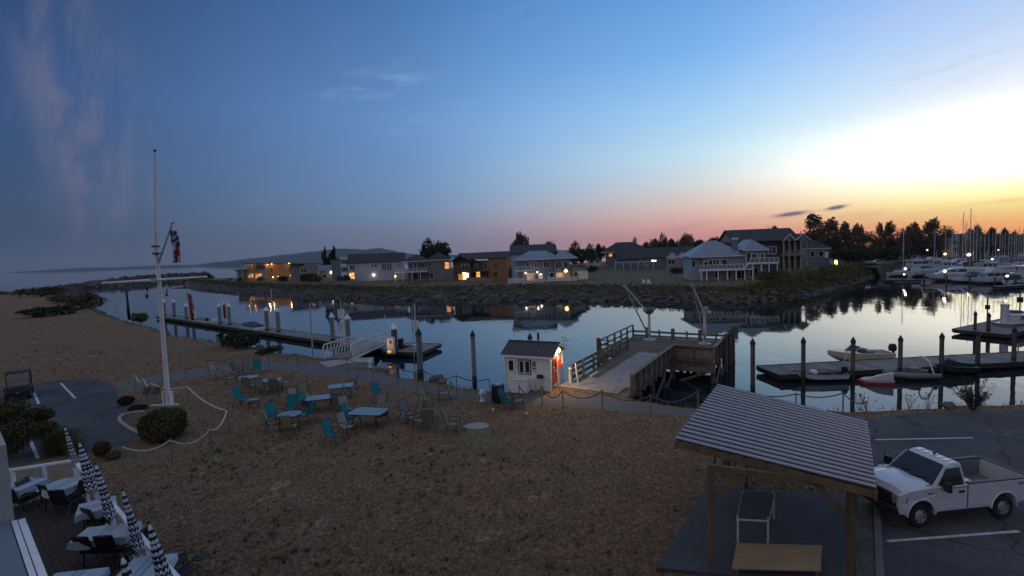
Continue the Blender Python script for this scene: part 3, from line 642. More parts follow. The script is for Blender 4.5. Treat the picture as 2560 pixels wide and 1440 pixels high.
# small information board on posts near the pole
ib = P(381, 1008, 0); t = thing('information_board', 'small dark double-panel information board left of the flagpole', 'sign', ib)
for s_ in (-1, 1):
    mb = MB(); mb.box((s_ * .27, 0, .35), (.06, .06, .7)); mb.build('post', 'postwood', t)
    mb = MB(); mb.hexa([(s_ * .27 - .22, -.12, .52), (s_ * .27 + .22, -.12, .55), (s_ * .27 + .22, -.08, .58), (s_ * .27 - .22, -.08, .55), (s_ * .27 - .22, .12, .92), (s_ * .27 + .22, .12, .95), (s_ * .27 + .22, .16, .93), (s_ * .27 - .22, .16, .90)]); mb.build('panel', 'black', t)
# ================================================================== ROPE FENCES
def rope_fence(label, posts, h, mrope, mpost, r=.035, sag=.22, pr=.05, group='rope fences', open_after=()):
    pts = [P(x, y, 0) for x, y in posts]; o = pts[0]
    t = thing('rope_fence', label, 'fence', o, 0, group)
    for i, p in enumerate(pts):
        lean = Vector((random.uniform(-.04, .04), random.uniform(-.04, .04), 0)); hh = h * random.uniform(.94, 1.05)
        mb = MB(); mb.cyl((0, 0, -.05), (lean.x, lean.y, hh), pr, pr * .9, 7); mb.build('post', mpost, t, p - o, smooth=True)
        pts[i] = p + lean + Vector((0, 0, hh - .05))
    for i in range(len(pts) - 1):
        if i in open_after: continue
        a, b = pts[i] - o, pts[i + 1] - o; mb = MB(); s_ = sag * random.uniform(.7, 1.4)
        mb.tube([a.lerp(b, k / 8) - Vector((0, 0, s_ * 4 * (k / 8) * (1 - k / 8))) for k in range(9)], r, 6); mb.build('rope', mrope, t, smooth=True)
    return t
rope_fence('low white rope fence curving round the flagpole and topiary bed', [(308, 1180), (432, 1157), (532, 1128), (573, 1080), (470, 1010), (380, 1000), (362, 985), (340, 975), (322, 962)], 1.05, 'rope', 'postwood', .032, .30, .03, open_after=(7,))
rope_fence('dark rope fence along the path left of the harbour hut', [(465, 960), (521, 938), (593, 926), (674, 924), (745, 925), (871, 940), (933, 953), (994, 964), (1067, 978), (1142, 987), (1226, 996)], 1.22, 'ropedark', 'postwood', .028, .22, .028)
rope_fence('dark rope fence between the harbour hut and the pavilion', [(1300, 1008), (1356, 1014), (1408, 1020), (1506, 1025), (1626, 1039), (1745, 1027)], 1.0, 'ropedark', 'postwood', .028, .36, .035)
rope_fence('dark rope fence on the bank behind the pavilion', [(1868, 1030), (1989, 1032), (2107, 1033), (2166, 1060)], 1.0, 'ropedark', 'postwood', .028, .22, .035)
# ================================================================== GARDEN FURNITURE
def chair_proto(fabric):
    t = thing('patio_chair', 'x', 'chair', (0, 0, 0))
    def sling(pts, w, nm):
        mb = MB(); n_ = len(pts); vs = []
        for (y, z) in pts: vs += [(-w, y, z), (w, y, z)]
        mb.add(vs, [(2 * i, 2 * i + 1, 2 * i + 3, 2 * i + 2) for i in range(n_ - 1)]); mb.add([(x, y - .012, z - .012) for x, y, z in vs], [(2 * i, 2 * i + 2, 2 * i + 3, 2 * i + 1) for i in range(n_ - 1)])
        return mb.build(nm, fabric, t, smooth=True, angle=180)
    sling([(-.27, .44), (-.20, .425), (.0, .40), (.18, .395)], .245, 'seat')
    sling([(.18, .40), (.25, .55), (.32, .75), (.38, .96), (.40, 1.03)], .245, 'backrest')
    for s_ in (-1, 1):
        mb = MB(); mb.tube([(s_ * .29, -.34, 0), (s_ * .28, -.28, .30), (s_ * .28, -.25, .46)], .014, 6); mb.build('leg', 'darkmetal', t, smooth=True)
        mb = MB(); mb.tube([(s_ * .29, .40, 0), (s_ * .28, .26, .28), (s_ * .27, .16, .40)], .014, 6); mb.build('leg', 'darkmetal', t, smooth=True)
        mb = MB(); mb.tube([(s_ * .28, -.27, .46), (s_ * .29, -.29, .58), (s_ * .29, -.22, .65), (s_ * .29, 0, .67), (s_ * .285, .20, .63), (s_ * .27, .29, .60)], .015, 6); mb.build('armrest', 'darkmetal', t, smooth=True)
        mb = MB(); mb.tube([(s_ * .26, -.28, .45), (s_ * .26, 0, .405), (s_ * .26, .18, .40), (s_ * .26, .32, .75), (s_ * .26, .41, 1.05)], .014, 6); mb.build('side_rail', 'darkmetal', t, smooth=True)
    mb = MB(); mb.tube([(-.26, .41, 1.05), (0, .415, 1.06), (.26, .41, 1.05)], .014, 6); mb.build('top_rail', 'darkmetal', t, smooth=True)
    return t
CH = {k: chair_proto(k) for k in ('teal', 'tan', 'olive', 'greysling', 'black')}
used = set()
def chair(kind, px, py, face, label, s=1.0, group='patio chairs on the lawn'):
    """px,py: where the seat shows; face: compass of the front, 0 = to the camera, 90 = right, 180 = away, -90 = left"""
    p = P(px, py, .42 * s); p.z = 0
    if kind not in used: used.add(kind); c = CH[kind]; c.location = p; c.rotation_euler = (0, 0, R(face)); c.scale = (s,) * 3; c['label'] = label
    else: c = copy_tree(CH[kind], None, p, R(face), s, label)
    c['group'] = group; return c
CHL = [('tan', 541, 934, 70, 'tan chair at the far left of the furniture by the path'), ('tan', 578, 944, -60, 'low tan chair left of the back left table'), ('greysling', 594, 925, 150, 'tan-grey chair with its back to the channel, left of the teal one'),
 ('greysling', 612, 922, 10, 'dark chair between the tan-grey chair and the teal chair by the path'), ('teal', 640, 922, 15, 'teal chair standing farthest back by the path'), ('greysling', 627, 964, 160, 'dark chair in front of the back left table'),
 ('tan', 656, 968, 175, 'tan chair on the near left side of the second back table'), ('greysling', 688, 968, 190, 'grey chair on the near right side of the second back table'), ('tan', 719, 954, -70, 'tan chair at the right end of the second back table'),
 ('teal', 605, 997, 75, 'teal chair beside the small side table'), ('teal', 690, 1038, 70, 'teal chair on the left of the round table'), ('teal', 727, 1020, 5, 'teal chair on the far side of the round table'), ('teal', 765, 1035, -100, 'teal chair on the right of the round table'),
 ('greysling', 683, 1056, 110, 'dark-framed grey chair behind the left teal chair at the round table'), ('olive', 725, 1066, 175, 'olive chair on the near side of the round table'), ('tan', 741, 998, 60, 'tan chair farthest left at the middle table'),
 ('olive', 762, 985, 40, 'pale olive chair at the back left of the middle table'), ('teal', 771, 1012, 80, 'teal chair on the near left of the middle table'), ('teal', 842, 992, -80, 'teal chair on the right of the middle table'),
 ('greysling', 845, 1008, 185, 'grey chair on the near right of the middle table'), ('greysling', 880, 958, -80, 'dark-framed chair at the right end of the back right table'), ('tan', 866, 1022, 45, 'tan chair at the far left corner of the large front table'),
 ('teal', 877, 1042, 75, 'teal chair on the near left of the large front table'), ('greysling', 945, 1020, -20, 'grey chair at the far right of the large front table'), ('greysling', 955, 1036, -70, 'grey chair at the right end of the large front table'),
 ('tan', 868, 1066, 65, 'tan chair behind the nearest teal chair'), ('teal', 834, 1086, 72, 'nearest teal chair, set apart at the front of the lawn'), ('teal', 950, 987, 60, 'teal chair standing alone right of the back right table'),
 ('olive', 1063, 996, 45, 'olive chair standing alone in the middle of the lawn'), ('olive', 1110, 982, -75, 'olive chair facing left near the path rope'), ('greysling', 1018, 1033, 50, 'pale grey chair at the back left of the loose cluster'),
 ('greysling', 1034, 1043, -70, 'dark grey chair in the middle of the loose cluster facing left'), ('greysling', 1050, 1050, -80, 'dark grey chair second from the right in the loose cluster'), ('greysling', 1074, 1052, 175, 'dark grey chair at the right of the loose cluster, back to the viewer'),
 ('greysling', 1132, 1059, 80, 'lone dark grey chair facing right beside the grey ground cover'), ('teal', 1267, 1002, 60, 'teal chair next to the trash bin by the harbour hut'), ('greysling', 1293, 1000, 95, 'grey chair between the teal chair and the utility cabinet')]
for c in CHL: chair(*c)
def table(px, py, w, d, rz, label, shape='rect', h=.72):
    p = P(px, py, h); p.z = 0; t = thing('patio_table', label, 'table', p, R(rz), 'patio tables on the lawn')
    if shape == 'round': out = [(w / 2 * math.cos(2 * math.pi * k / 20), w / 2 * math.sin(2 * math.pi * k / 20)) for k in range(20)]
    else:
        out = []; r_ = .16 * min(w, d)
        for cx, cy_, a0 in ((w / 2 - r_, d / 2 - r_, 0), (-w / 2 + r_, d / 2 - r_, 90), (-w / 2 + r_, -d / 2 + r_, 180), (w / 2 - r_, -d / 2 + r_, 270)):
            out += [(cx + r_ * math.cos(R(a0 + k * 30)), cy_ + r_ * math.sin(R(a0 + k * 30))) for k in range(4)]
    mb = MB(); mb.prism([(x * .97, y * .97) for x, y in out], h - .01, h + .004); mb.build('tabletop', 'tabletop', t)
    mb = MB(); mb.tube([(x, y, h - .005) for x, y in out + out[:1]], .018, 6, caps=False); mb.build('rim', 'darkmetal', t, smooth=True)
    for sx_, sy_ in ((-1, -1), (1, -1), (1, 1), (-1, 1)):
        q = .36 if shape != 'round' else .30
        mb = MB(); mb.tube([(sx_ * w * q * .75, sy_ * d * q * .75, h - .02), (sx_ * w * q, sy_ * d * q, .35), (sx_ * w * q * 1.1, sy_ * d * q * 1.1, 0)], .017, 6); mb.build('leg', 'darkmetal', t, smooth=True)
    mb = MB(); mb.tube([(-w * .33, 0, h - .16), (0, 0, h - .22), (w * .33, 0, h - .16)], .012, 6); mb.tube([(0, -d * .33, h - .16), (0, 0, h - .23), (0, d * .33, h - .16)], .012, 6); mb.build('stretcher', 'darkmetal', t, smooth=True)
table(621, 942, 1.15, 1.0, 20, 'rectangular glass patio table at the back left of the lawn')
table(674, 950, 1.35, 1.0, 15, 'rectangular glass patio table second from the left at the back')
table(852, 964, 1.45, 1.0, 15, 'rectangular glass patio table standing at the back right')
table(798, 993, 1.4, 1.05, 15, 'rectangular glass patio table in the middle of the lawn with teal and tan chairs')
table(921, 1028, 1.75, 1.15, -12, 'largest rectangular glass patio table at the front right')
table(724, 1035, 1.12, 1.12, 0, 'round glass patio table ringed by teal chairs', 'round')
table(634, 998, .62, .5, 20, 'tiny side table next to a lone teal chair', h=.5)
# ground cover plate, hydrant, bin, litter
p = P(1192, 1066, 0); tag(MB().prism([(.62 * math.cos(k * .52) * random.uniform(.9, 1.1), .45 * math.sin(k * .52) * random.uniform(.9, 1.1)) for k in range(12)], 0, .035).build('ground_cover', 'concrete', None, p), 'flat grey utility cover set in the dry lawn', 'utility cover')
p = P(1206, 1003, 0); t = thing('fire_hydrant', 'white fire hydrant beside the path near the trash bin', 'hydrant', p)
mb = MB(); mb.lathe([(.16, 0), (.17, .04), (.11, .06), (.11, .42), (.15, .44), (.15, .50), (.13, .56), (.07, .66), (.03, .70), (.03, .76)], 12); mb.build('barrel', 'white', t, smooth=True)
mb = MB(); mb.cyl((-.21, 0, .44), (.21, 0, .44), .055, None, 10); mb.build('side_outlet', 'white', t, smooth=True)
mb = MB(); mb.cyl((0, -.20, .38), (0, 0, .38), .07, None, 10); mb.build('pumper_outlet', 'steel', t, smooth=True)
p = P(1246, 1006, 0); t = thing('trash_bin', 'dark slatted round trash bin beside the teal chair at the hut', 'trash bin', p)
mb = MB(); mb.lathe([(.27, .02), (.31, .10), (.33, .85), (.31, .88)], 16); mb.build('body', 'black', t, smooth=True)
mb = MB(); mb.lathe([(.35, .86), (.37, .90), (.36, .97), (.22, 1.0)], 16); mb.build('rim', 'darkmetal', t, smooth=True)
mb = MB(); mb.box((.02, 0, .99), (.34, .26, .05), .3); mb.build('liner', 'whitecanvas', t)
for k in range(16):
    a = k * math.pi / 8; mb = MB(); mb.box((.345 * math.cos(a), .345 * math.sin(a), .47), (.02, .05, .72), a); mb.build('slat', 'darkmetal', t)
for k, (px, py, lb) in enumerate([(1233, 1026, 'crumpled white litter on the grass below the trash bin'), (1316, 1036, 'tiny white scrap of litter on the lawn edge')]):
    tag(MB().rock((0, 0, .03), .10, 90 + k).build('litter', 'whitecanvas', None, P(px, py, 0)), lb, 'litter')
# ================================================================== HARBOUR HUT
q0, q1, q2 = P(1266, 969), P(1378, 979), P(1413, 956)
ang = math.atan2(q1.y - q0.y, q1.x - q0.x); HW = (q1 - q0).length; HD = (q2 - q1).length
t = HUT = thing('harbour_hut', 'small white wooden harbour hut with brown metal roof and lit red door', 'hut', q0, ang)
EH = 2.02; RH = 2.62
def wallpiece(x0, x1, z0, z1, nm='wall_board', y=0):
    mb = MB(); mb.mm(x0, x1, y - .015, y + .06, z0, z1); return mb.build(nm, 'white', t)
nb = 12
mb = MB(); mb.mm(.02, HW - .02, .04, HD - .02, 0, EH); mb.extx([(.04, EH), (HD - .02, EH), (HD / 2, RH - .06)], .02, HW - .02); mb.build('wall', 'white', t)
for k in range(nb):
    z0 = k * EH / nb; mb = MB(); mb.hexa([(0, -.012, z0 + .004), (HW, -.012, z0 + .004), (HW, .04, z0 + .004), (0, .04, z0 + .004), (0, .012, z0 + EH / nb), (HW, .012, z0 + EH / nb), (HW, .04, z0 + EH / nb), (0, .04, z0 + EH / nb)]); mb.build('wall_board', 'white', t)
for x in (0.0, HW):
    mb = MB(); mb.box((x, -.01, EH / 2), (.09, .09, EH)); mb.build('corner_trim', 'trim', t)
mb = MB(); mb.box((HW, HD - .02, EH / 2), (.08, .09, EH)); mb.build('corner_trim', 'trim', t)
ov = .24
for sgn in (0, 1):
    y0, y1 = (-.20, HD / 2) if sgn == 0 else (HD + .20, HD / 2); z0 = EH - .02; z1 = RH
    rp = MB(); rp.hexa([(-ov, y0, z0), (HW + ov, y0, z0), (HW + ov, y1, z1), (-ov, y1, z1), (-ov, y0, z0 + .05), (HW + ov, y0, z0 + .05), (HW + ov, y1, z1 + .05), (-ov, y1, z1 + .05)]); rp = rp.build('roof_slope', 'roofbrown', t)
    for k in range(12 if sgn == 0 else 0):
        x = -ov + .06 + k * (HW + 2 * ov - .12) / 11; mb = MB(); mb.bar((x, y0, z0 + .065), (x, y1, z1 + .065), .035, .035); mb.build('roof_seam', 'roofbrown', rp)
mb = MB(); mb.mm(-ov - .01, HW + ov + .01, -.235, -.205, EH - .10, EH + .02); mb.build('fascia', 'trim', t)
mb = MB(); mb.bar((HW + ov - .01, -.2, EH - .03), (HW + ov - .01, HD / 2, RH - .02), .03, .10); mb.bar((HW + ov - .01, HD + .2, EH - .03), (HW + ov - .01, HD / 2, RH - .02), .03, .10); mb.build('barge_board', 'trim', t)
mb = MB(); mb.bar((-ov, HD / 2, RH + .07), (HW + ov, HD / 2, RH + .07), .14, .04); mb.build('ridge_cap', 'roofbrown', t)
mb = MB(); mb.cyl((HW * .57, HD * .62, RH - .2), (HW * .57, HD * .62, RH + .55), .07, None, 10); st = mb.build('stove_pipe', 'black', t, smooth=True)
mb = MB(); mb.cyl((HW * .57, HD * .62, RH - .02), (HW * .57, HD * .62, RH + .10), .11, .075, 10); mb.build('flashing', 'alu', st, smooth=True)
def hutwin(x0, x1, z0, z1, fm, two, fr=.06):
    f = MB()
    for a in ((x0 - fr, x1 + fr, z1, z1 + fr), (x0 - fr, x1 + fr, z0 - fr, z0), (x0 - fr, x0, z0, z1), (x1, x1 + fr, z0, z1)): f.mm(a[0], a[1], -.05, .0, a[2], a[3])
    w = f.build('window', fm, t)
    def sash(a, b):
        g = MB(); s_ = .045
        for q in ((a, b, z1 - s_, z1), (a, b, z0, z0 + s_), (a, a + s_, z0 + s_, z1 - s_), (b - s_, b, z0 + s_, z1 - s_)): g.mm(q[0], q[1], -.04, -.016, q[2], q[3])
        g.build('sash', 'trim', w); g = MB(); g.mm(a + s_, b - s_, -.028, -.018, z0 + s_, z1 - s_); g.build('pane', 'pane', w)
    if two: xm = (x0 + x1) / 2; sash(x0 + .004, xm - .003); sash(xm + .003, x1 - .004)
    else: sash(x0 + .004, x1 - .004)
hutwin(.18, .58, 1.02, 1.72, 'trim', False); hutwin(.88, 1.60, .95, 1.72, 'black', True, .05)
mb = MB(); mb.box((1.84, -.03, 1.55), (.20, .02, .30)); mb.build('notice', 'greysling', t)
mb = MB(); mb.box((1.84, -.03, 1.28), (.12, .04, .09)); mb.build('keypad', 'black', t)
mb = MB(); mb.box((1.90, -.03, 1.10), (.20, .02, .14)); mb.build('notice', 'whitecanvas', t)
mb = MB(); mb.box((2.22, -.09, .86), (.36, .16, .20)); mbx = mb.build('mail_box', 'darkmetal', t); mb = MB(); mb.box((2.16, -.175, .86), (.18, .02, .10)); mb.build('slot', 'black', mbx)
mb = MB(); mb.mm(1.85, 2.40, -.03, -.016, .08, .66); hb = mb.build('hatch', 'white', t); mb = MB(); mb.cyl((1.88, -.05, .04), (1.88, -.05, .70), .012, None, 6); mb.build('conduit', 'alu', hb)
# gable side with the red door
mb = MB(); mb.mm(HW - .0, HW + .022, .14, 1.06, .03, 2.0); fr_ = mb.build('door_frame', 'trim', t)
mb = MB(); mb.mm(HW + .02, HW + .055, .20, 1.0, .10, 1.94); dr = mb.build('door', 'red', t)
mb = MB(); mb.mm(HW + .056, HW + .064, .31, .90, 1.05, 1.80); mb.build('pane', 'pane', dr)
for a in ((.29, .92, 1.80, 1.84), (.29, .92, 1.01, 1.05), (.27, .31, 1.01, 1.84), (.90, .94, 1.01, 1.84)):
    mb = MB(); mb.mm(HW + .056, HW + .072, *a); mb.build('glazing_bead', 'red', dr)
mb = MB(); mb.mm(HW + .056, HW + .066, .30, .90, .18, .30); mb.build('kick_plate', 'alu', dr)
mb = MB(); mb.ball((HW + .09, .92, .98), .035, 8, 5); mb.build('handle', 'alu', dr, smooth=True)
mb = MB(); mb.mm(HW + .0, HW + .12, 1.24, 1.56, 1.12, 1.58); ex = mb.build('extinguisher_box', 'red', t); mb = MB(); mb.cyl((HW + .125, 1.40, 1.18), (HW + .125, 1.40, 1.48), .05, None, 8); mb.build('extinguisher', 'redcanvas', ex, smooth=True)
mb = MB(); mb.box((HW + .14, .98, 2.32), (.16, .12, .14)); ll = mb.build('wall_lamp', 'darkmetal', t); mb = MB(); mb.ball((HW + .18, .95, 2.24), (.14, .14, .15), 10, 6); mb.build('bulb', 'lit_yellow', ll, smooth=True)
lamp('wall_lamp_light', (HW + .22, .80, 2.16), 240, (1.0, .62, .24), HUT, .06)
mb = MB(); mb.cyl((HW + .12, HD - .1, 2.1), (HW + .12, HD - .1, 2.85), .018, None, 6); mb.bar((HW - .02, HD - .1, 2.85), (HW + .34, HD - .1, 2.80), .10, .04); mb.bar((HW + .1, HD - .05, 2.62), (HW + .42, HD + .1, 2.56), .05, .05); mb.bar((HW + .1, HD - .05, 2.35), (HW + .46, HD + .1, 2.24), .06, .05); mb.build('aerial', 'alu', t)
# utility cabinet in front
p = P(1287, 985); t = thing('utility_cabinet', 'low white metal utility cabinet under the hut windows', 'cabinet', P(1263, 976) + Vector((.12, -.52, 0)), ang)
mb = MB(); mb.mm(.25, 1.22, .0, .40, .06, .78); bd = mb.build('body', 'white', t); mb = MB(); mb.mm(.22, 1.25, -.04, .44, .78, .82); mb.build('lid', 'white', t); mb = MB(); mb.mm(.27, 1.2, .02, .38, 0, .06); mb.build('plinth', 'concrete', t); mb = MB(); mb.box((.72, -.01, .62), (.10, .02, .04)); mb.build('latch', 'steel', bd)
# ================================================================== PIER
PN = P(1418, 963, 0); pu = Vector((.522, .853, 0)); PA = math.atan2(-pu.x, pu.y)        # local y runs out along the pier, x to its right
t = PIER = thing('timber_pier', 'weathered timber pier with boarded railings reaching into the channel', 'pier', PN, PA)
UW, LX, RX, UE = 9.2, -1.5, 6.8, 17.6; DZ_ = .02
plm = MB().mm(0, 4.0, -.115, .115, -.08, 0).mesh('plank', 'pierdeck'); plm2 = MB().mm(LX, RX, -.115, .115, -.08, 0).mesh('plank', 'pierdeck')
y = -.9; k = 0
while y < UE - .1:
    o = put('plank', plm if y < UW else plm2, t, (0, y, DZ_ + random.uniform(-.006, .006))); y += .238; k += 1
for x in (.25, 3.75):
    mb = MB(); mb.mm(x - .15, x + .15, -.9, UW, -.42, -.085); mb.build('beam', 'oldwood', t)
for x in (LX + .2, 1.2, 4.0, RX - .2):
    mb = MB(); mb.mm(x - .15, x + .15, UW + .1, UE, -.42, -.085); mb.build('beam', 'oldwood', t)
for y in (UW + .15, UE - .15):
    mb = MB(); mb.mm(LX - .05, RX + .05, y - .15, y + .15, -.75, -.425); mb.build('beam', 'oldwood', t)
# concrete plates on the deck
for k in range(8):
    y0 = -.7 + k * 1.42; x0, x1 = (1.15, 3.75) if k else (-.3, 3.4)
    if k == 1: x0 = .55
    mb = MB(); mb.mm(x0, x1, y0, y0 + 1.38, DZ_ + .012, DZ_ + .05 + .004 * (k % 2)); mb.build('deck_plate', 'plate', t)
for x, y in ((2.7, 4.55), (3.25, 5.2), (3.3, 4.0), (3.0, 6.2)):
    mb = MB(); mb.cyl((x, y, DZ_ + .05), (x, y, DZ_ + .075), .09, None, 10); mb.build('lifting_eye', 'alu', t)
mb = MB(); mb.mm(.55, .66, 2.1, 3.4, DZ_, DZ_ + .12); mb.build('loose_timber', 'mast', t)
# railings: each post and board its own
def railing(a, b, h, nposts, boards, bh, solid=False, m='oldwood', postw=.13, cap=True):
    a, b = Vector(a), Vector(b); d = (b - a); n_ = nposts
    for i in range(n_):
        p = a + d * (i / (n_ - 1)); mb = MB(); mb.box((p.x, p.y, h / 2 - .2), (postw, postw, h + .4), math.atan2(d.y, d.x)); mb.build('rail_post', m, t)
    off = Vector((-d.y, d.x, 0)).normalized() * (postw / 2 + .025)
    for i, zb in enumerate(boards):
        mb = MB(); mb.bar((a.x + off.x, a.y + off.y, zb), (b.x + off.x, b.y + off.y, zb + random.uniform(-.01, .01)), .045, bh); mb.build('rail_board', m, t)
    if cap: mb = MB(); mb.bar((a.x, a.y, h + .025), (b.x, b.y, h + .025), postw + .1, .05); mb.build('cap_rail', m, t)
railing((-.06, .8, 0), (-.06, 11.6, 0), 1.05, 7, (.22, .60, .93), .20, cap=False)          # left of the walkway
railing((4.06, -.2, 0), (4.06, UW, 0), 1.05, 9, (.12, .34, .56, .78, .98), .205)              # boarded, right of the walkway
railing((LX, UW + .1, 0), (-.25, UW + .1, 0), 1.05, 2, (.35, .70), .14)
railing((LX, UW + .1, 0), (LX, UE - .1, 0), 1.05, 6, (.55,), .12)
railing((4.06, UW + .12, 0), (RX, UW + .12, 0), 1.0, 3, (-.32, -.10, .12, .34, .56, .78, .96), .205)  # boarded bay facing the lawn
railing((RX, UW + .1, 0), (RX, UE - .1, 0), 1.05, 8, (.12, .34, .56, .78, .98), .205)
railing((LX, UE, 0), (RX, UE, 0), .72, 8, (.10, .48,), .17, cap=False)
for x in (-.3, 2.0, 4.3):
    mb = MB(); mb.cyl((x, UE + .22, -1.9), (x, UE + .22, .85), .17, .16, 10); mb.build('fender_piling', 'piling', t, smooth=True)
# pilings under the deck, with braces
for ix, x in enumerate((LX + .15, 1.1, 3.9, RX - .15)):
    for y in ((9.6, 12.2, 14.8, 17.3) if ix in (0, 3) else (1.6, 4.3, 7.0, 9.6, 12.2, 14.8, 17.3)):
        mb = MB(); lean = random.uniform(-.12, .12); mb.tube([(x + lean, y + random.uniform(-.1, .1), -3.2), (x + lean * .4, y, -1.6), (x, y, -.42)], [.19, .17, .165], 9); mb.build('piling', 'piling', t, smooth=True)
for x0, y0, x1, y1 in ((3.9, 4.3, 3.9, 7.0), (3.9, 7.0, 3.9, 9.6), (3.9, 9.6, RX - .15, 9.6), (RX - .15, 9.6, RX - .15, 12.2), (RX - .15, 12.2, RX - .15, 14.8), (1.1, 7.0, 3.9, 7.0)):
    mb = MB(); mb.bar((x0 + .19, y0 - .2, -1.7), (x1 + .19, y1 - .2, -.5), .07, .18); mb.build('brace', 'oldwood', t)
for x, y in ((RX + .16, 15.6), (RX + .16, 17.4), (RX + .16, 13.3)):
    mb = MB(); mb.cyl((x, y, -3), (x, y, 1.35), .17, .15, 9); mb.build('corner_piling', 'piling', t, smooth=True)
mb = MB(); mb.cyl((LX - .18, UW + .2, -3), (LX - .18, UW + .2, 1.2), .16, .15, 9); mb.build('corner_piling', 'piling', t, smooth=True)
# white lean post and short bollards at the root
p = P(1447, 966); tag(MB().cyl((0, 0, 0), (-.16, .06, 1.38), .05, .045, 8).build('guard_post', 'mast', None, p, smooth=True), 'pale leaning post at the left foot of the pier railing', 'post')
p = P(1426, 961); tag(MB().lathe([(.10, 0), (.10, .5), (.07, .9), (.10, .95), (.06, 1.02)], 8).build('guard_post', 'mast', None, p, smooth=True), 'short white post right beside the harbour hut', 'post')
def toworld(x, y, z): return PIER_M @ Vector((x, y, z))
PIER_M = Matrix.Translation(PN) @ Matrix.Rotation(PA, 4, 'Z')
# ------------------------------------------------------------------ davit cranes
def crane(x, y, tip, top, label, drum):
    b = toworld(x, y, DZ_); c = thing('davit_crane', label, 'crane', b, 0, 'davit cranes on the pier')
    zt = hgt(b, top) - b.z; tp = onplane(tip[0], tip[1], b.y - 1.0) - b
    mb = MB(); mb.cyl((0, 0, 0), (0, 0, .06), .55, .52, 14); mb.build('base_plate', 'steel', c)
    mb = MB(); mb.cyl((0, 0, 0), (0, 0, zt), .13, .11, 10); mb.build('mast', 'mast', c, smooth=True)
    mb = MB(); mb.tube([(0, -.14, zt * .86), tp * .5 + Vector((0, 0, zt * .43)), tp], [.08, .07, .055], 8); mb.build('upper_boom', 'mast', c, smooth=True)
    mb = MB(); mb.tube([(-.05, -.22, .28), tp * .5, tp - Vector((0, 0, .12))], [.07, .06, .045], 8); mb.build('lower_boom', 'steel', c, smooth=True)
    mb = MB(); mb.cyl(tp + Vector((-.05, -.06, .05)), tp + Vector((-.05, .06, .05)), .16, None, 10); mb.build('sheave', 'steel', c, smooth=True)
    mb = MB(); mb.cyl((-.12, -.22, zt * .55), (-.12, -.22, zt * .02 + .5), .012, None, 5); mb.build('hoist_cable', 'steel', c)
    if drum:
        mb = MB(); mb.lathe([(.16, 0), (.42, .22), (.44, .46), (.30, .52), (.22, .62), (.12, .66)], 12, (0, 0, zt - .35)); mb.build('winch_head', 'piling', c, smooth=True)
        mb = MB(); mb.cyl((-.32, -.12, zt - .02), (.32, -.12, zt - .02), .13, None, 10); mb.build('winch_drum', 'steel', c, smooth=True)
    else:
        mb = MB(); mb.box((.12, 0, zt + .1), (.34, .30, .36)); mb.build('winch_head', 'steel', c)
        mb = MB(); mb.box((.34, -.05, zt - .12), (.18, .14, .22)); mb.build('motor_box', 'trim', c)
crane(.35, 16.3, (1563, 716), 776, 'rusty davit crane with round winch head on the left of the pier', True)
crane(5.0, 16.0, (1732, 715), 776, 'slim davit crane on the right of the pier', False)
# ================================================================== PILINGS IN THE WATER
M['weed'] = mat('wet_weed_band', (0.03, 0.032, 0.025), 0.6, 0.4, 8, 0.5)
def piling_mesh(r, h, cap, m):
    mb = MB(); mb.cyl((0, 0, -1.6), (0, 0, h), r, r * .95, 12); return mb.mesh('shaft', m, True), (MB().lathe([(r * 1.15, 0), (r * 1.15, .12), (r * .9, .2), (.02, .2 + r * 1.5)], 12).mesh('cap', 'white' if cap == 'white' else 'black', True))
def piling(px, py, pytop, label, r=.17, cap='white', m='pilingsteel', group='mooring pilings', z=WZ):
    b = P(px, py, z); b.z = WZ; h = hgt(b, pytop) - WZ; t = thing('piling', label, 'piling', b, 0, group); ch = r * 1.5 + .2
    a, c = piling_mesh(r, h - ch * .8, cap, m); sh_ = put('shaft', a, t); MB().cyl((0, 0, -1.5), (0, 0, .75), r * 1.05, r * 1.02, 12).build('tide_band', 'weed', sh_, smooth=True); put('cap', c, t, (0, 0, h - ch)); return t
ORD = ['first', 'second', 'third', 'fourth', 'fifth', 'sixth', 'seventh', 'eighth', 'ninth', 'tenth']
for k, (px, py, pt) in enumerate([(413, 790, 748), (437, 793, 748), (467, 799, 758), (483, 801, 750), (551, 812, 757), (575, 814, 757), (669, 829, 766), (697, 832, 768), (833, 854, 780), (872, 862, 784)]):
    piling(px, py + 2, pt, 'white-capped piling along the left dock, %s from the outer end' % ORD[k], .27 if k > 5 else .24, group='pilings along the left dock', z=-1.2)
piling(988, 884, 806, 'thick dark piling with pale cap beside the lit dock pedestal', .30, z=-1.2, m='piling')
piling(1052, 946, 819, 'thick grey piling at the end of the left dock by the rope', .24, 'black')
piling(1187, 965, 825, 'lone tall grey piling left of the harbour hut', .17, 'black')
piling(1328, 935, 832, 'dark piling rising behind the roof of the harbour hut', .17, 'black')
piling(1882, 992, 845, 'lone dark piling left of the right dock', .14, 'black', 'piling')
for k, (px, py, pt) in enumerate([(2008, 945, 842), (2132, 940, 842), (2250, 933, 838), (2353, 925, 831), (2444, 917, 826), (2534, 909, 816)]):
    piling(px, py, pt, 'dark pointed piling on the near side of the right dock, %s from its left end' % ORD[k], .14, 'black', 'piling', 'pilings along the right dock', z=-1.2)
piling(2437, 838, 777, 'slanting-topped piling at the corner of the fuel dock', .13, 'black', 'piling', 'pilings at the fuel dock')
piling(2471, 842, 781, 'dark piling in front of the fuel dock lamp post', .14, 'black', 'piling', 'pilings at the fuel dock')
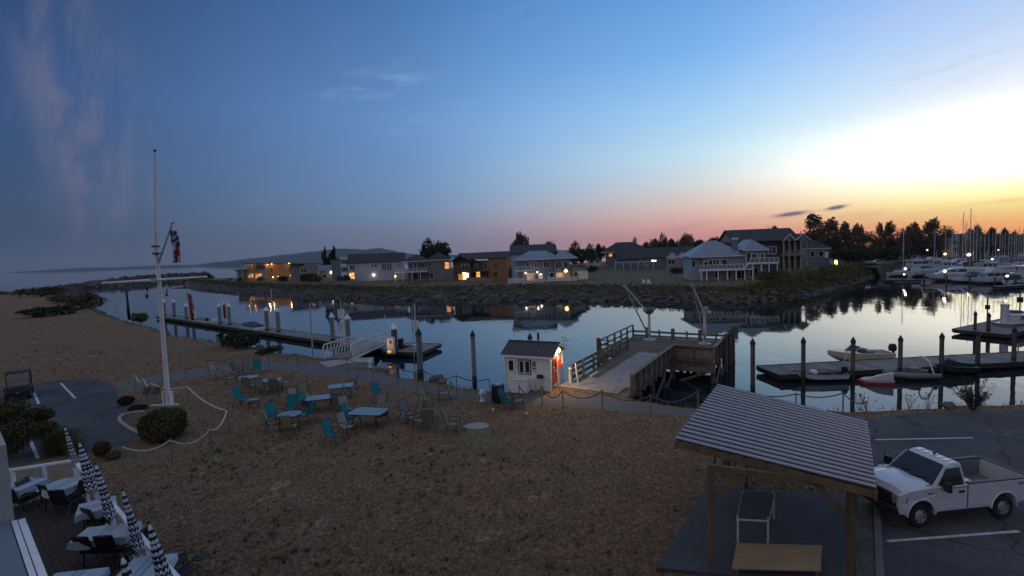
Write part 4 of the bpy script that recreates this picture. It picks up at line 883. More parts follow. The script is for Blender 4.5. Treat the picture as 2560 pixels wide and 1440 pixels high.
# ================================================================== DOCKS
def dock(label, a, b, w, z, group='floating docks', th=.28, ends=None, step=.42):
    """floating dock from a to b; planks across"""
    a, b = Vector((a[0], a[1], z)), Vector((b[0], b[1], z)); d = b - a; L_ = d.length; rz = math.atan2(d.y, d.x)
    t = thing('floating_dock', label, 'dock', a, rz, group)
    mb = MB(); mb.mm(.05, L_ - .05, -w / 2 + .06, w / 2 - .06, -th - .1, -.05); mb.build('float', 'dockside', t)
    for s_ in (-1, 1):
        mb = MB(); mb.mm(0, L_, s_ * (w / 2 - .01) - .05, s_ * (w / 2 - .01) + .05, -.30, .03); mb.build('rub_rail', 'dockside', t)
    n_ = int(L_ / step); n_ = min(n_, 150); st_ = L_ / n_; pm = MB().mm(.006, st_ - .006, -w / 2 + .045, w / 2 - .045, -.05, 0).mesh('plank', 'dockdeck')
    for k in range(n_): put('plank', pm, t, (k * st_, 0, 0))
    return t
def cleat(t, x, y):
    mb = MB(); mb.box((x, y, .05), (.10, .08, .10)); mb.tube([(x - .20, y, .12), (x, y, .10), (x + .20, y, .12)], .03, 6); mb.build('cleat', 'steel', t)
DL0, DL1 = P(411, 789, -1.0), P(1003, 872, -1.0)
tl = dock('long floating dock running out into the channel on the left', DL0, DL1, 2.5, -1.0)
for k in range(7): cleat(tl, 6 + k * 9, -1.0)
e0, e1 = P(985, 868, -1.0), P(1072, 872, -1.0)
te = dock('wide end platform of the left dock by the gangway', e0, e1 + Vector((.2, .3, 0)), 4.6, -1.0, step=.28)
for k in range(4):
    mb = MB(); p = P(1000 + k * 4, 884 + k, -1.0)
    a, b_ = P(1008, 884, -1.15 - .17 * k), P(1083 - (k % 2) * 3, 868, -1.15 - .17 * k); mb.tube([a, a.lerp(b_, .5) + Vector((0, 0, .03)), b_], [.12, .12, .10], 7)
    tag(mb.build('fender_log', 'oldwood', None, smooth=True), ['top', 'second', 'third', 'lowest'][k] + ' fender log lashed along the dock end platform', 'log', 'fender logs on the dock end')
DR0, DR1 = P(1920, 926, -1.0), P(2760, 880, -1.0)
tr = dock('long floating dock on the right with small boats tied to it', DR0, DR1, 2.9, -1.0)
for k in range(9): cleat(tr, 1.8 + k * 2.7, 1.15)
F0, F1 = P(2450, 829, -1.0), P(2700, 772, -1.0)
tf = dock('fuel dock with a white tank at the right edge', F0, F1, 4.2, -1.0)
# gangway
ga = Vector((-14.2, 39.3, .08)); gb = P(938, 858, -.92); gd = gb - ga; L_ = gd.length; rz = math.atan2(gd.y, gd.x); slope = gd.z / L_
t = thing('gangway', 'white aluminium truss gangway leading down to the left dock', 'gangway', ga, rz)
GW = 2.1
mb = MB(); mb.hexa([(0, -GW / 2, -.10), (L_, -GW / 2, gd.z - .10), (L_, GW / 2, gd.z - .10), (0, GW / 2, -.10), (0, -GW / 2, 0), (L_, -GW / 2, gd.z), (L_, GW / 2, gd.z), (0, GW / 2, 0)]); mb.build('walkway', 'dockdeck', t)
for s_ in (-1, 1):
    yy = s_ * (GW / 2 + .06)
    mb = MB(); mb.bar((0, yy, -.12), (L_, yy, gd.z - .12), .09, .14); mb.build('bottom_chord', 'alu', t)
    mb = MB(); mb.tube([(-.35, yy, .55), (-.25, yy, 1.0), (.1, yy, 1.14), (L_, yy, gd.z + 1.14)], .05, 6); mb.build('handrail', 'alu', t, smooth=True)
    mb = MB(); mb.bar((0, yy, .62), (L_, yy, gd.z + .62), .04, .05); mb.build('mid_rail', 'alu', t)
    n_ = 14
    for k in range(n_ + 1):
        x = L_ * k / n_; z = gd.z * k / n_; mb = MB(); mb.bar((x, yy, z - .1), (x, yy, z + 1.12), .05, .05); mb.build('truss_post', 'alu', t)
        if k < n_:
            x2 = L_ * (k + 1) / n_; z2 = gd.z * (k + 1) / n_; mb = MB(); mb.bar((x, yy, z - .08), (x2, yy, z2 + 1.1), .04, .045); mb.build('truss_diagonal', 'alu', t)
p = [P(*q) for q in ((796, 908), (822, 920), (878, 908), (856, 898))]; mb = MB(); mb.prism([(q.x, q.y) for q in p], .0, .06); tag(mb.build('landing_slab', 'concrete'), 'pale concrete landing slab at the top of the gangway', 'slab')
p = P(893, 921); t = thing('gangway_abutment', 'pale concrete abutment block under the gangway', 'abutment', p, R(8))
mb = MB(); mb.mm(-.9, 1.0, 0, 1.6, -1.8, .45); mb.build('block', 'concrete', t); mb = MB(); mb.mm(.78, 1.06, -.06, .12, -1.8, .5); mb.build('corner_post', 'trim', t)
# lit pedestal, poles and signs on the left dock
p = P(978, 884, -1.0); t = thing('dock_pedestal', 'lit service pedestal glowing orange at the foot of the gangway', 'pedestal', p)
mb = MB(); mb.mm(-.36, .36, -.2, .2, 0, 1.55); b0 = mb.build('body', 'trim', t); mb = MB(); mb.mm(-.29, .29, -.22, -.203, .30, 1.45); mb.build('lit_panel', 'lit_dim', t); mb = MB(); mb.box((.05, -.23, 1.15), (.16, .05, .30)); mb.build('socket', 'black', t); mb = MB(); mb.box((-.1, -.23, .22), (.3, .04, .12)); mb.build('lower_vent', 'lit_warm', t)
p = P(1003, 872, -1.0); t = thing('hose_cabinet', 'small dark hose cabinet with white light behind the thick dock piling', 'cabinet', p)
mb = MB(); mb.mm(-.25, .25, -.2, .2, 0, 1.0); mb.build('body', 'darkmetal', t); mb = MB(); mb.ball((.15, -.05, 1.2), .14, 8, 5); mb.build('light', 'trim', t, smooth=True)
p = P(1040, 872, -1.0); t = thing('dock_box', 'small white box lying on the dock end platform', 'box', p, .3); mb = MB(); mb.mm(-.3, .3, -.25, .25, 0, .38); mb.build('body', 'white', t); mb = MB(); mb.mm(-.33, .33, -.28, .28, .38, .45); mb.build('lid', 'trim', t)
def signpole(px, py, pt, label, signs, red=False, arm=False, r=.05):
    b = P(px, py, -1.0); h = hgt(b, pt) + 1.0; t = thing('sign_pole', label, 'pole', b, 0, 'tall poles on the left dock')
    mb = MB(); mb.cyl((0, 0, 0), (0, 0, h), r, r * .7, 7); mb.build('pole', 'alu', t, smooth=True)
    for q in signs:
        z = hgt(b, q) + 1.0
        for dx in (-.22, .22):
            mb = MB(); mb.mm(dx - .17, dx + .17, -.09, -.06, z - .55, z + .55); mb.build('sign_panel', 'white', t)
    if red: mb = MB(); mb.mm(-.42, -.02, -.10, -.06, .8, 2.9); mb.build('red_panel', 'redcanvas', t)
signpole(568, 809, 737, 'sign pole with white panel and red banner on the outer left dock', (757,), True)
signpole(857, 846, 750, 'tall sign pole with two pairs of white panels on the left dock', (785, 816))
signpole(1041, 868, 758, 'tall pole with one pale sign by the dock end platform', (814,), r=.06)
signpole(685, 829, 722, 'thin bare pole between two capped pilings of the left dock', ())
signpole(966, 862, 788, 'short thin pole behind the top of the gangway', ())
p = P(783, 897, 0); h = hgt(p, 762); t = thing('lamp_post', 'grey unlit lamp post with short bent arm on the bank by the gangway', 'lamp post', p)
mb = MB(); mb.cyl((0, 0, 0), (0, 0, h), .07, .055, 8); mb.build('post', 'steel', t, smooth=True); mb = MB(); mb.tube([(0, 0, h - .05), (.08, 0, h + .08), (.30, 0, h + .08)], .045, 6); mb.build('arm', 'steel', t, smooth=True); mb = MB(); mb.box((.34, 0, h - .02), (.16, .14, .20)); mb.build('lantern', 'alu', t)
for px, py, pt, lb in ((1036, 905, 770, 'thin dark rod standing in the water left of the thick end piling'),):
    b = P(px, py, WZ); mb = MB(); mb.cyl((0, 0, -1), (0, 0, hgt(b, pt) - WZ), .035, None, 6); tag(mb.build('mooring_rod', 'steel', None, b), lb, 'rod')
# fuel dock furniture
p = P(2511, 812, -1.0); t = thing('fuel_tank', 'upright grey cylindrical tank on the fuel dock', 'tank', p); zt = hgt(p, 763) + 1.0
mb = MB(); mb.cyl((0, 0, 0), (0, 0, zt), .33, None, 16); mb.build('shell', 'alu', t, smooth=True); mb = MB(); mb.cyl((0, 0, zt - .04), (0, 0, zt + .10), .37, None, 16); mb.build('lid', 'steel', t, smooth=True); mb = MB(); mb.box((.42, -.15, .5), (.5, .4, 1.0)); mb.build('pump_box', 'darkmetal', t)
p = P(2537, 808, -1.0); t = thing('dock_kiosk', 'tiny fuel dock kiosk with pagoda roof and lit side', 'kiosk', p)
mb = MB(); mb.mm(-.38, .38, -.38, .38, 0, 1.05); mb.build('body', 'trim', t); mb = MB(); mb.mm(-.25, .25, -.40, -.383, .35, .95); mb.build('pane', 'lit_dim', t); mb = MB(); mb.loft([[(-.75, -.7, 1.1), (.75, -.7, 1.1), (.75, .7, 1.1), (-.75, .7, 1.1)], [(-.3, -.3, 1.35), (.3, -.3, 1.35), (.3, .3, 1.35), (-.3, .3, 1.35)]]); mb.build('roof', 'darkmetal', t)
for px, py, pt, w, lb in ((2467, 828, 742, .26, 'dark post with boxy lamp on the fuel dock corner'), (2548, 806, 725, .34, 'dark post with large boxy lamp behind the fuel dock kiosk')):
    b = P(px, py, -1.0); h = hgt(b, pt) + 1; t = thing('lamp_post', lb, 'lamp post', b); mb = MB(); mb.cyl((0, 0, 0), (0, 0, h), .055, None, 7); mb.build('post', 'darkmetal', t, smooth=True); mb = MB(); mb.box((0, 0, h * .70), (w, w, w * 1.6)); mb.build('lamp_box', 'black', t)
# ================================================================== SMALL BOATS
def hull(mb, L_, B, H, bow=.35, sheer=.25, tr=.8, deep=.0, mi=0, n_=9, vee=.55):
    """open shell lofted from stern (x=0) to bow (x=L); returns gunwale"""
    rings = []; gun = []
    for i in range(n_ + 1):
        u = i / n_; x = L_ * u
        b = B / 2 * (tr + (1 - tr) * min(1, u / .45)) if u < .45 else B / 2 * max(.015, (1 - ((u - .45) / .55) ** 2.2))
        z1 = H * (1 + sheer * u ** 2); keel = -deep + (H * (.85) * max(0, (u - (1 - bow)) / bow) ** 2.0 if u > 1 - bow else 0)
        ch = keel + (z1 - keel) * .38
        rings.append([(x, -b, z1), (x - .0, -b * .90, ch), (x, -b * .25, keel + .02), (x, 0, keel), (x, b * .25, keel + .02), (x, b * .90, ch), (x, b, z1)]); gun.append((x, b, z1))
    mb.loft(rings, mi, caps=False, closed=False); mb.add(rings[0], [tuple(range(7))], mi)
    return gun
def deckfill(mb, gun, dz, x0, x1, ins=.92, mi=0):
    g = [q for q in gun if x0 - 1e-6 <= q[0] <= x1 + 1e-6]
    vs = [(x, -b * ins, z + dz) for x, b, z in g] + [(x, b * ins, z + dz) for x, b, z in g]; n_ = len(g)
    mb.add(vs, [(i, i + 1, n_ + i + 1, n_ + i) for i in range(n_ - 1)], mi)
def gunrail(gun, r):
    mb = MB()
    for s_ in (-1, 1): mb.tube([(x, s_ * b, z) for x, b, z in gun], r, 6)
    return mb
M['gel'] = mat('white_gelcoat', (0.52, 0.54, 0.57), 0.25, 0.08, 1.5, 0.02, spec=0.6, dirt=0.12, rnd=0.12)
M['cream'] = mat('cream_gelcoat', (0.58, 0.50, 0.38), 0.3, 0.08, 1.5, 0.02, spec=0.6, rnd=0.05)
M['boatblue'] = mat('blue_boat_canvas', (0.03, 0.05, 0.10), 0.7, 0.2, 3, 0.05)
M['boatgrey'] = mat('grey_boat_vinyl', (0.16, 0.165, 0.17), 0.6, 0.2, 4, 0.05)
def boat_base(label, px, py, rz, group='small boats tied to the docks', name='motorboat', cat='boat'):
    b = P(px, py, WZ); return thing(name, label, cat, b, R(rz), group)
def outboard(t, x, z, s=1.0):
    mb = MB(); mb.loft([[(x - .20 * s, -.16 * s, z + .15 * s), (x + .14 * s, -.16 * s, z + .15 * s), (x + .14 * s, .16 * s, z + .15 * s), (x - .20 * s, .16 * s, z + .15 * s)], [(x - .24 * s, -.19 * s, z + .42 * s), (x + .16 * s, -.19 * s, z + .42 * s), (x + .16 * s, .19 * s, z + .42 * s), (x - .24 * s, .19 * s, z + .42 * s)], [(x - .18 * s, -.12 * s, z + .68 * s), (x + .10 * s, -.12 * s, z + .66 * s), (x + .10 * s, .12 * s, z + .66 * s), (x - .18 * s, .12 * s, z + .68 * s)]]); mb.build('outboard_motor', 'black', t, smooth=True, angle=30)
    mb = MB(); mb.box((x - .1 * s, 0, z - .1 * s), (.14 * s, .10 * s, .6 * s)); mb.build('motor_leg', 'darkmetal', t)
# cream runabout behind the right dock (bow left)
t = boat_base('cream runabout with windshield and black outboard behind the right dock', 2224, 906, 175)
mb = MB(); g = hull(mb, 4.6, 1.8, .85, .4, .22); mb.build('hull', 'cream', t, smooth=True, angle=30)
mb = MB(); deckfill(mb, g, .01, 2.5, 4.7); mb.build('foredeck', 'cream', t, smooth=True); mb = MB(); deckfill(mb, g, -.35, 0, 2.6, .86); mb.build('cockpit_floor', 'boatgrey', t)
gunrail(g, .03).build('gunwale', 'trim', t, smooth=True)
mb = MB(); mb.loft([[(2.9, -.62, .98), (3.35, 0, 1.02), (2.9, .62, .98)], [(2.45, -.58, 1.40), (2.8, 0, 1.45), (2.45, .58, 1.40)]], closed=False, caps=False); mb.build('windshield', 'pane', t, smooth=True)
for s_ in (-1, 1):
    mb = MB(); mb.tube([(2.9, s_ * .62, .98), (2.45, s_ * .58, 1.42), (1.9, s_ * .7, 1.0)], .02, 5); mb.build('windshield_frame', 'alu', t, smooth=True)
    mb = MB(); mb.mm(1.5, 2.0, s_ * .45 - .22, s_ * .45 + .22, .5, 1.05); mb.build('seat', 'boatgrey', t)
outboard(t, -.15, .75, 1.05)
# aluminium skiff left of the right dock (bow left), near side
t = boat_base('small grey open skiff with outboard on the near side of the right dock', 2112, 950, 176)
mb = MB(); g = hull(mb, 3.5, 1.35, .55, .4, .2); mb.build('hull', 'gel', t, smooth=True, angle=30); mb = MB(); deckfill(mb, g, -.25, 0, 3.2, .86); mb.build('floor', 'boatgrey', t); gunrail(g, .025).build('gunwale', 'boatblue', t, smooth=True)
for x in (.8, 1.7, 2.5):
    mb = MB(); mb.mm(x - .12, x + .12, -.5, .5, .36, .42); mb.build('thwart', 'gel', t)
mb = MB(); mb.mm(1.9, 2.25, -.2, .2, .42, .72); mb.build('cooler', 'trim', t); outboard(t, .05, .4, .8)
# red and white tender
t = boat_base('small red-bottomed white dinghy with raised cover by the right dock', 2226, 957, 172, name='dinghy')
t.scale = (.8,) * 3; mb = MB(); mb.mm(0, 2.3, -.62, .62, -.05, .16); mb.build('red_bottom', 'red', t); mb = MB(); g = hull(mb, 2.35, 1.32, .36, .25, .1, .95); mb.build('hull', 'gel', t, smooth=True, angle=30); mb = MB(); deckfill(mb, g, -.06, 0, 2.4, .96); mb.build('deck', 'gel', t)
mb = MB(); mb.loft([[(.1, .25, .3), (.1, .6, .3), (.1, .62, .95), (.1, .45, 1.0)], [(1.2, .15, .3), (1.2, .6, .3), (1.2, .6, .75), (1.2, .4, .8)], [(2.0, .2, .3), (2.0, .5, .3), (2.0, .5, .42), (2.0, .35, .45)]]); mb.build('folded_sail', 'whitecanvas', t, smooth=True, angle=30)
# inflatable tube boat with arch
t = boat_base('grey inflatable boat with white arch at the right dock', 2330, 945, 175, name='inflatable_boat')
for s_ in (-1, 1):
    mb = MB(); mb.tube([(-.1, s_ * .62, .3), (1.8, s_ * .62, .32), (2.7, s_ * .42, .40), (3.05, 0, .46)], [.16, .21, .2, .18], 8); mb.build('tube', 'boatgrey', t, smooth=True)
mb = MB(); mb.mm(0, 2.7, -.5, .5, .0, .22); mb.build('floor', 'darkmetal', t); mb = MB(); mb.mm(.9, 1.5, -.3, .3, .22, .75); mb.build('console', 'boatgrey', t)
mb = MB(); mb.tube([(.3, -.6, .4), (.5, -.45, 1.25), (.55, 0, 1.45), (.5, .45, 1.25), (.3, .6, .4)], .05, 6); mb.build('arch', 'trim', t, smooth=True); outboard(t, -.15, .35, .7)
for k, (px, py, lb) in enumerate([(2440, 935, 'jet ski in teal and black at the right dock')]):
    t = boat_base(lb, px, py, 168, name='jet_ski'); mb = MB(); g = hull(mb, 2.5, 1.05, .5, .45, .3, .8); mb.build('hull', 'darkmetal', t, smooth=True, angle=30)
    mb = MB(); deckfill(mb, g, .02, 0, 2.5, .95); mb.build('deck', 'teal', t); mb = MB(); mb.loft([[(.2, -.2, .5), (.2, .2, .5), (.2, .15, .75), (.2, -.15, .75)], [(1.1, -.22, .5), (1.1, .22, .5), (1.1, .16, .85), (1.1, -.16, .85)], [(1.7, -.25, .55), (1.7, .25, .55), (1.7, .12, 1.05), (1.7, -.12, 1.05)], [(2.2, -.12, .6), (2.2, .12, .6), (2.2, .05, .75), (2.2, -.05, .75)]]); mb.build('seat', 'black', t, smooth=True, angle=40); mb = MB(); mb.tube([(1.5, -.38, 1.05), (1.6, 0, 1.08), (1.5, .38, 1.05)], .025, 6); mb.build('handlebar', 'black', t, smooth=True)
# fuel dock boat
t = boat_base('grey motor launch moored at the fuel dock on the right edge', 2492, 828, 0)
t.location = P(2500, 829, WZ); t.rotation_euler = (0, 0, R(14)); mb = MB(); g = hull(mb, 5.5, 1.9, .85, .35, .25); mb.build('hull', 'boatgrey', t, smooth=True, angle=30); mb = MB(); deckfill(mb, g, -.02, 0, 5.6); mb.build('deck', 'gel', t); mb = MB(); mb.mm(1.6, 3.2, -.6, .6, .8, 1.6); cb = mb.build('cabin', 'gel', t); mb = MB(); mb.mm(1.8, 3.0, -.62, -.605, 1.15, 1.5); mb.build('pane', 'pane', cb); gunrail(g, .04).build('gunwale', 'trim', t, smooth=True)
# left dock boats
t = boat_base('low red and cream sailing dinghy at the outer left dock', 492, 803, -25, name='dinghy'); mb = MB(); g = hull(mb, 3.4, 1.4, .45, .35, .15); mb.build('hull', 'cream', t, smooth=True, angle=30); mb = MB(); deckfill(mb, g, -.03, 0, 3.5); mb.build('deck', 'cream', t); gunrail(g, .05).build('gunwale', 'red', t, smooth=True)
t = boat_base('small white workboat with dark outboard at the left dock', 519, 812, -28); mb = MB(); g = hull(mb, 3.6, 1.6, .6, .35, .15); mb.build('hull', 'gel', t, smooth=True, angle=30); mb = MB(); deckfill(mb, g, -.2, 0, 3.6, .9); mb.build('floor', 'boatgrey', t); mb = MB(); mb.mm(1.6, 2.6, -.4, .4, .4, .95); mb.build('cover', 'whitecanvas', t); outboard(t, -.1, .45, 1.0)
t = boat_base('white motorboat with dark tarpaulin cover at the left dock', 654, 832, 146); mb = MB(); g = hull(mb, 5.6, 2.1, .8, .35, .2, .95); mb.build('hull', 'gel', t, smooth=True, angle=30); mb = MB(); deckfill(mb, g, -.02, 0, 5.7); mb.build('deck', 'gel', t); mb = MB(); mb.loft([[(.5, -.85, .8), (.5, .85, .8), (.5, .5, 1.0), (.5, -.5, 1.0)], [(2.4, -.9, .85), (2.4, .9, .85), (2.4, .35, 1.45), (2.4, -.35, 1.45)], [(4.6, -.5, .95), (4.6, .5, .95), (4.6, .2, 1.1), (4.6, -.2, 1.1)]]); mb.build('tarpaulin', 'boatblue', t, smooth=True, angle=30); mb = MB(); mb.mm(-.03, .0, -.9, .9, .15, .75); mb.build('transom_panel', 'trim', t)
# gulls
def gull(loc, rz, label):
    t = thing('gull', label, 'gull', loc, rz, 'gulls'); mb = MB(); mb.loft([[(x, y * r_, z + zz * r_) for y, zz in ((0, 1), (.8, .4), (.8, -.5), (0, -1), (-.8, -.5), (-.8, .4))] for x, z, r_ in ((-.34, .20, .01), (-.2, .21, .05), (0, .22, .10), (.12, .26, .10), (.18, .34, .06), (.22, .40, .055), (.27, .40, .045), (.33, .385, .006))]); mb.build('body', 'whitecanvas', t, smooth=True, angle=180)
    for s_ in (-1, 1):
        mb = MB(); mb.cyl((.02, s_ * .04, 0), (.02, s_ * .03, .18), .01, None, 4); mb.build('leg', 'darkmetal', t)
        mb = MB(); mb.loft([[(.10, s_ * .09, .30), (.10, s_ * .10, .22), (.10, s_ * .08, .20)], [(-.15, s_ * .08, .27), (-.15, s_ * .09, .21), (-.15, s_ * .07, .19)], [(-.36, s_ * .02, .22), (-.36, s_ * .025, .20), (-.36, s_ * .02, .19)]]); mb.build('wing', 'greysling', t, smooth=True)
for k, (px, py, lb) in enumerate([(453, 783, 'gull standing farthest out on the left dock'), (497, 789, 'gull on the left dock right of the red and white flag'), (630, 808, 'gull standing near the tarpaulin-covered boat'), (735, 826, 'gull standing alone on the middle of the left dock')]):
    gull(P(px, py, -1.0), R(40 + 70 * k), lb)

# mooring lines
def mline(a, b, sag, label):
    a, b = P(*a), P(*b); m_ = (a + b) / 2; mb = MB(); mb.tube([a.lerp(b, k / 6) - m_ - Vector((0, 0, sag * 4 * k / 6 * (1 - k / 6))) for k in range(7)], .022, 5); tag(mb.build('mooring_line', 'rope', None, m_, smooth=True), label, 'rope', 'mooring lines')
mline((2030, 934, -.9), (2042, 930, -1.0), .05, 'short mooring line at the bow of the grey open skiff')
mline((2110, 938, -1.0), (2128, 934, -1.0), .05, 'short mooring line at the stern of the grey open skiff')
mline((2232, 893, -.7), (2250, 905, -1.0), .08, 'mooring line at the stern of the cream runabout')
mline((2118, 884, -.6), (2105, 908, -1.0), .10, 'mooring line at the bow of the cream runabout')
mline((602, 820, -.7), (590, 824, -1.0), .06, 'mooring line at the bow of the tarpaulin-covered boat')
# ================================================================== FAR HOUSES
def wmat(n, c, **k): M[n] = mat(n, c, 0.85, 0.12, 0.6, 0.06, dirt=0.12, rnd=0.05, **k)
wmat('stucco_orange', (0.36, 0.19, 0.08)); wmat('wall_tan', (0.30, 0.26, 0.20)); wmat('wall_grey', (0.24, 0.235, 0.235)); wmat('wall_white', (0.50, 0.50, 0.53)); wmat('wall_bluegrey', (0.16, 0.19, 0.235))
wmat('wall_brown', (0.12, 0.08, 0.055)); wmat('wall_rust', (0.33, 0.15, 0.06)); wmat('wall_lightblue', (0.30, 0.37, 0.45)); wmat('wall_dark', (0.045, 0.048, 0.055)); wmat('wall_dusty', (0.27, 0.235, 0.24)); wmat('wall_steel', (0.135, 0.16, 0.20))
M['shingle'] = mat('dark_shingles', (0.045, 0.045, 0.05), 0.9, 0.25, 1.2, 0.2, rnd=0.08); M['roofblue'] = mat('pale_blue_metal_roof', (0.18, 0.225, 0.28), 0.5, 0.12, 0.5, 0.03, spec=0.5, rnd=0.03); M['roofgrey'] = mat('grey_metal_roof', (0.16, 0.18, 0.20), 0.6, 0.15, 0.5, 0.03, rnd=0.05)
def P_house(px, py): return P(px, py, PZ)
class House:
    """front (-y local) to the camera; x right; origin at the foot of the front"""
    def __init__(s, name, label, px, py, turn=0.0, cat='house', group='houses on the peninsula'):
        p = P(px, py, PZ); s.p = p; s.k = 1 / ppm(p); s.px = px; s.py = py
        s.t = thing(name, label, cat, p, math.atan2(-p.x, p.y) * .55 + R(turn), group)
    def X(s, px): return (px - s.px) * s.k
    def Z(s, rows): return rows * s.k                          # picture rows -> metres
    def part(s, nm, mb, m, parent=None, smooth=False): return mb.build(nm, m, parent or s.t, smooth=smooth)
    def wall(s, x0, x1, z0, z1, y0, y1, m):
        mb = MB(); mb.mm(x0, x1, y0, y1, z0, z1); return s.part('wall', mb, m)
    def gable(s, x0, x1, y0, y1, z, h, axis, m, ov=.45, wallm=None):
        if axis == 'x':
            ym = (y0 + y1) / 2; prof = [(y0 - ov, z - .12), (y0 - ov, z + .06), (ym, z + h + .16), (y1 + ov, z + .06), (y1 + ov, z - .12), (ym, z + h - .04)]
            r = s.part('roof', MB().extx(prof, x0 - ov, x1 + ov), m)
            if wallm: s.part('gable', MB().extx([(y0 + .01, z - .02), (y1 - .01, z - .02), (ym, z + h - .06)], x0 + .01, x1 - .01), wallm)
        else:
            xm = (x0 + x1) / 2; prof = [(x0 - ov, z - .12), (x0 - ov, z + .06), (xm, z + h + .16), (x1 + ov, z + .06), (x1 + ov, z - .12), (xm, z + h - .04)]
            r = s.part('roof', MB().ext(prof, y0 - ov, y1 + ov), m)
            if wallm: s.part('gable', MB().ext([(x0 + .01, z - .02), (x1 - .01, z - .02), (xm, z + h - .06)], y0 + .01, y1 - .01), wallm)
            mb = MB(); mb.bar((x0 - ov, y0 - ov - .03, z), (xm, y0 - ov - .03, z + h + .1), .06, .2); mb.build('barge_board', 'trim' if wallm else m, s.t); mb = MB(); mb.bar((x1 + ov, y0 - ov - .03, z), (xm, y0 - ov - .03, z + h + .1), .06, .2); mb.build('barge_board', 'trim' if wallm else m, s.t)
        return r
    def hip(s, x0, x1, y0, y1, z, h, m, ov=.5, ridge=.45):
        x0 -= ov; x1 += ov; y0 -= ov; y1 += ov; ym = (y0 + y1) / 2; w = (x1 - x0); d = (y1 - y0)
        if w >= d: a, b = (x0 + d * ridge, ym), (x1 - d * ridge, ym)
        else: xm = (x0 + x1) / 2; a, b = (xm, y0 + w * ridge), (xm, y1 - w * ridge)
        mb = MB(); vs = [(x0, y0, z), (x1, y0, z), (x1, y1, z), (x0, y1, z), (a[0], a[1], z + h), (b[0], b[1], z + h)]
        if w >= d: fs = [(0, 1, 5, 4), (1, 2, 5), (2, 3, 4, 5), (3, 0, 4), (3, 2, 1, 0)]
        else: fs = [(0, 1, 4), (1, 2, 5, 4), (2, 3, 5), (3, 0, 4, 5), (3, 2, 1, 0)]
        mb.add(vs, fs); r = s.part('roof', mb, m)
        mb = MB(); mb.mm(x0, x1, y0, y0 + .12, z - .22, z - .005); s.part('fascia', mb, 'trim'); return r
    def flat(s, x0, x1, y0, y1, z, m, ov=.7, th=.28, tilt=0.0):
        mb = MB(); mb.hexa([(x0 - ov, y0 - ov, z), (x1 + ov, y0 - ov, z + tilt), (x1 + ov, y1 + ov, z + tilt), (x0 - ov, y1 + ov, z), (x0 - ov, y0 - ov, z + th), (x1 + ov, y0 - ov, z + th + tilt), (x1 + ov, y1 + ov, z + th + tilt), (x0 - ov, y1 + ov, z + th)]); return s.part('roof', mb, m)
    def win(s, x, z, w, h, y, pane='pane', fm='trim', nm='window', mull=1, side=None, fr=.10):
        """window on a front wall at y (or side wall x when side given)"""
        f = MB()
        for a in ((-w / 2 - fr, w / 2 + fr, h, h + fr), (-w / 2 - fr, w / 2 + fr, -fr, 0), (-w / 2 - fr, -w / 2, 0, h), (w / 2, w / 2 + fr, 0, h)): f.mm(a[0], a[1], -.08, .0, a[2], a[3])
        for i in range(1, mull + 1):
            if mull: xx = -w / 2 + w * i / (mull + 1); f.mm(xx - .04, xx + .04, -.06, -.03, 0, h)
        g = MB().mm(-w / 2, w / 2, -.035, -.012, 0, h)
        if side is None: o = f.build(nm, fm, s.t, (x, y, z)); g.build('pane', pane, o)
        else: o = f.build(nm, fm, s.t, (x, y, z), R(90) if side > 0 else R(-90)); g.build('pane', pane, o)
    def rail(s, x0, x1, y, z, h=1.0, n=6, m='trim', glassy=False):
        mb = MB(); mb.bar((x0, y, z + h), (x1, y, z + h), .09, .09); s.part('balcony_rail', mb, m); mb = MB(); mb.bar((x0, y, z + .12), (x1, y, z + .12), .06, .07); s.part('balcony_rail', mb, m)
        for i in range(n + 1):
            x = x0 + (x1 - x0) * i / n; mb = MB(); mb.mm(x - .05, x + .05, y - .05, y + .05, z, z + h); s.part('rail_post', mb, m)
        if glassy: mb = MB(); mb.mm(x0, x1, y - .012, y + .012, z + .2, z + h - .1); s.part('glass_panel', mb, 'railglass')
        else:
            bm_ = MB().mm(-.02, .02, -.02, .02, .15, h - .05).mesh('baluster', m); nb_ = int(abs(x1 - x0) / .5)
            for i in range(1, nb_): put('baluster', bm_, s.t, (x0 + (x1 - x0) * i / nb_, y, z))
    def deck(s, x0, x1, y0, y1, z, m='trim'):
        mb = MB(); mb.mm(x0, x1, y0, y1, z - .25, z); s.part('balcony_floor', mb, m)
    def post(s, x, y, z0, z1, m='trim', w=.2):
        mb = MB(); mb.mm(x - w / 2, x + w / 2, y - w / 2, y + w / 2, z0, z1); s.part('post', mb, m)
    def bulb(s, x, y, z, r=.2, m='lit_yellow', e=0, col=(1, .55, .2)):
        mb = MB(); mb.ball((x, y, z), r, 8, 5); s.part('lamp', mb, m, smooth=True)
        if e: lamp('lamp_light', (x, y - .5, z - .1), e, col, s.t, .15)
M['railglass'] = mat('rail_glass', (0.16, 0.20, 0.24), 0.15, 0.1, 1, 0, spec=0.7)
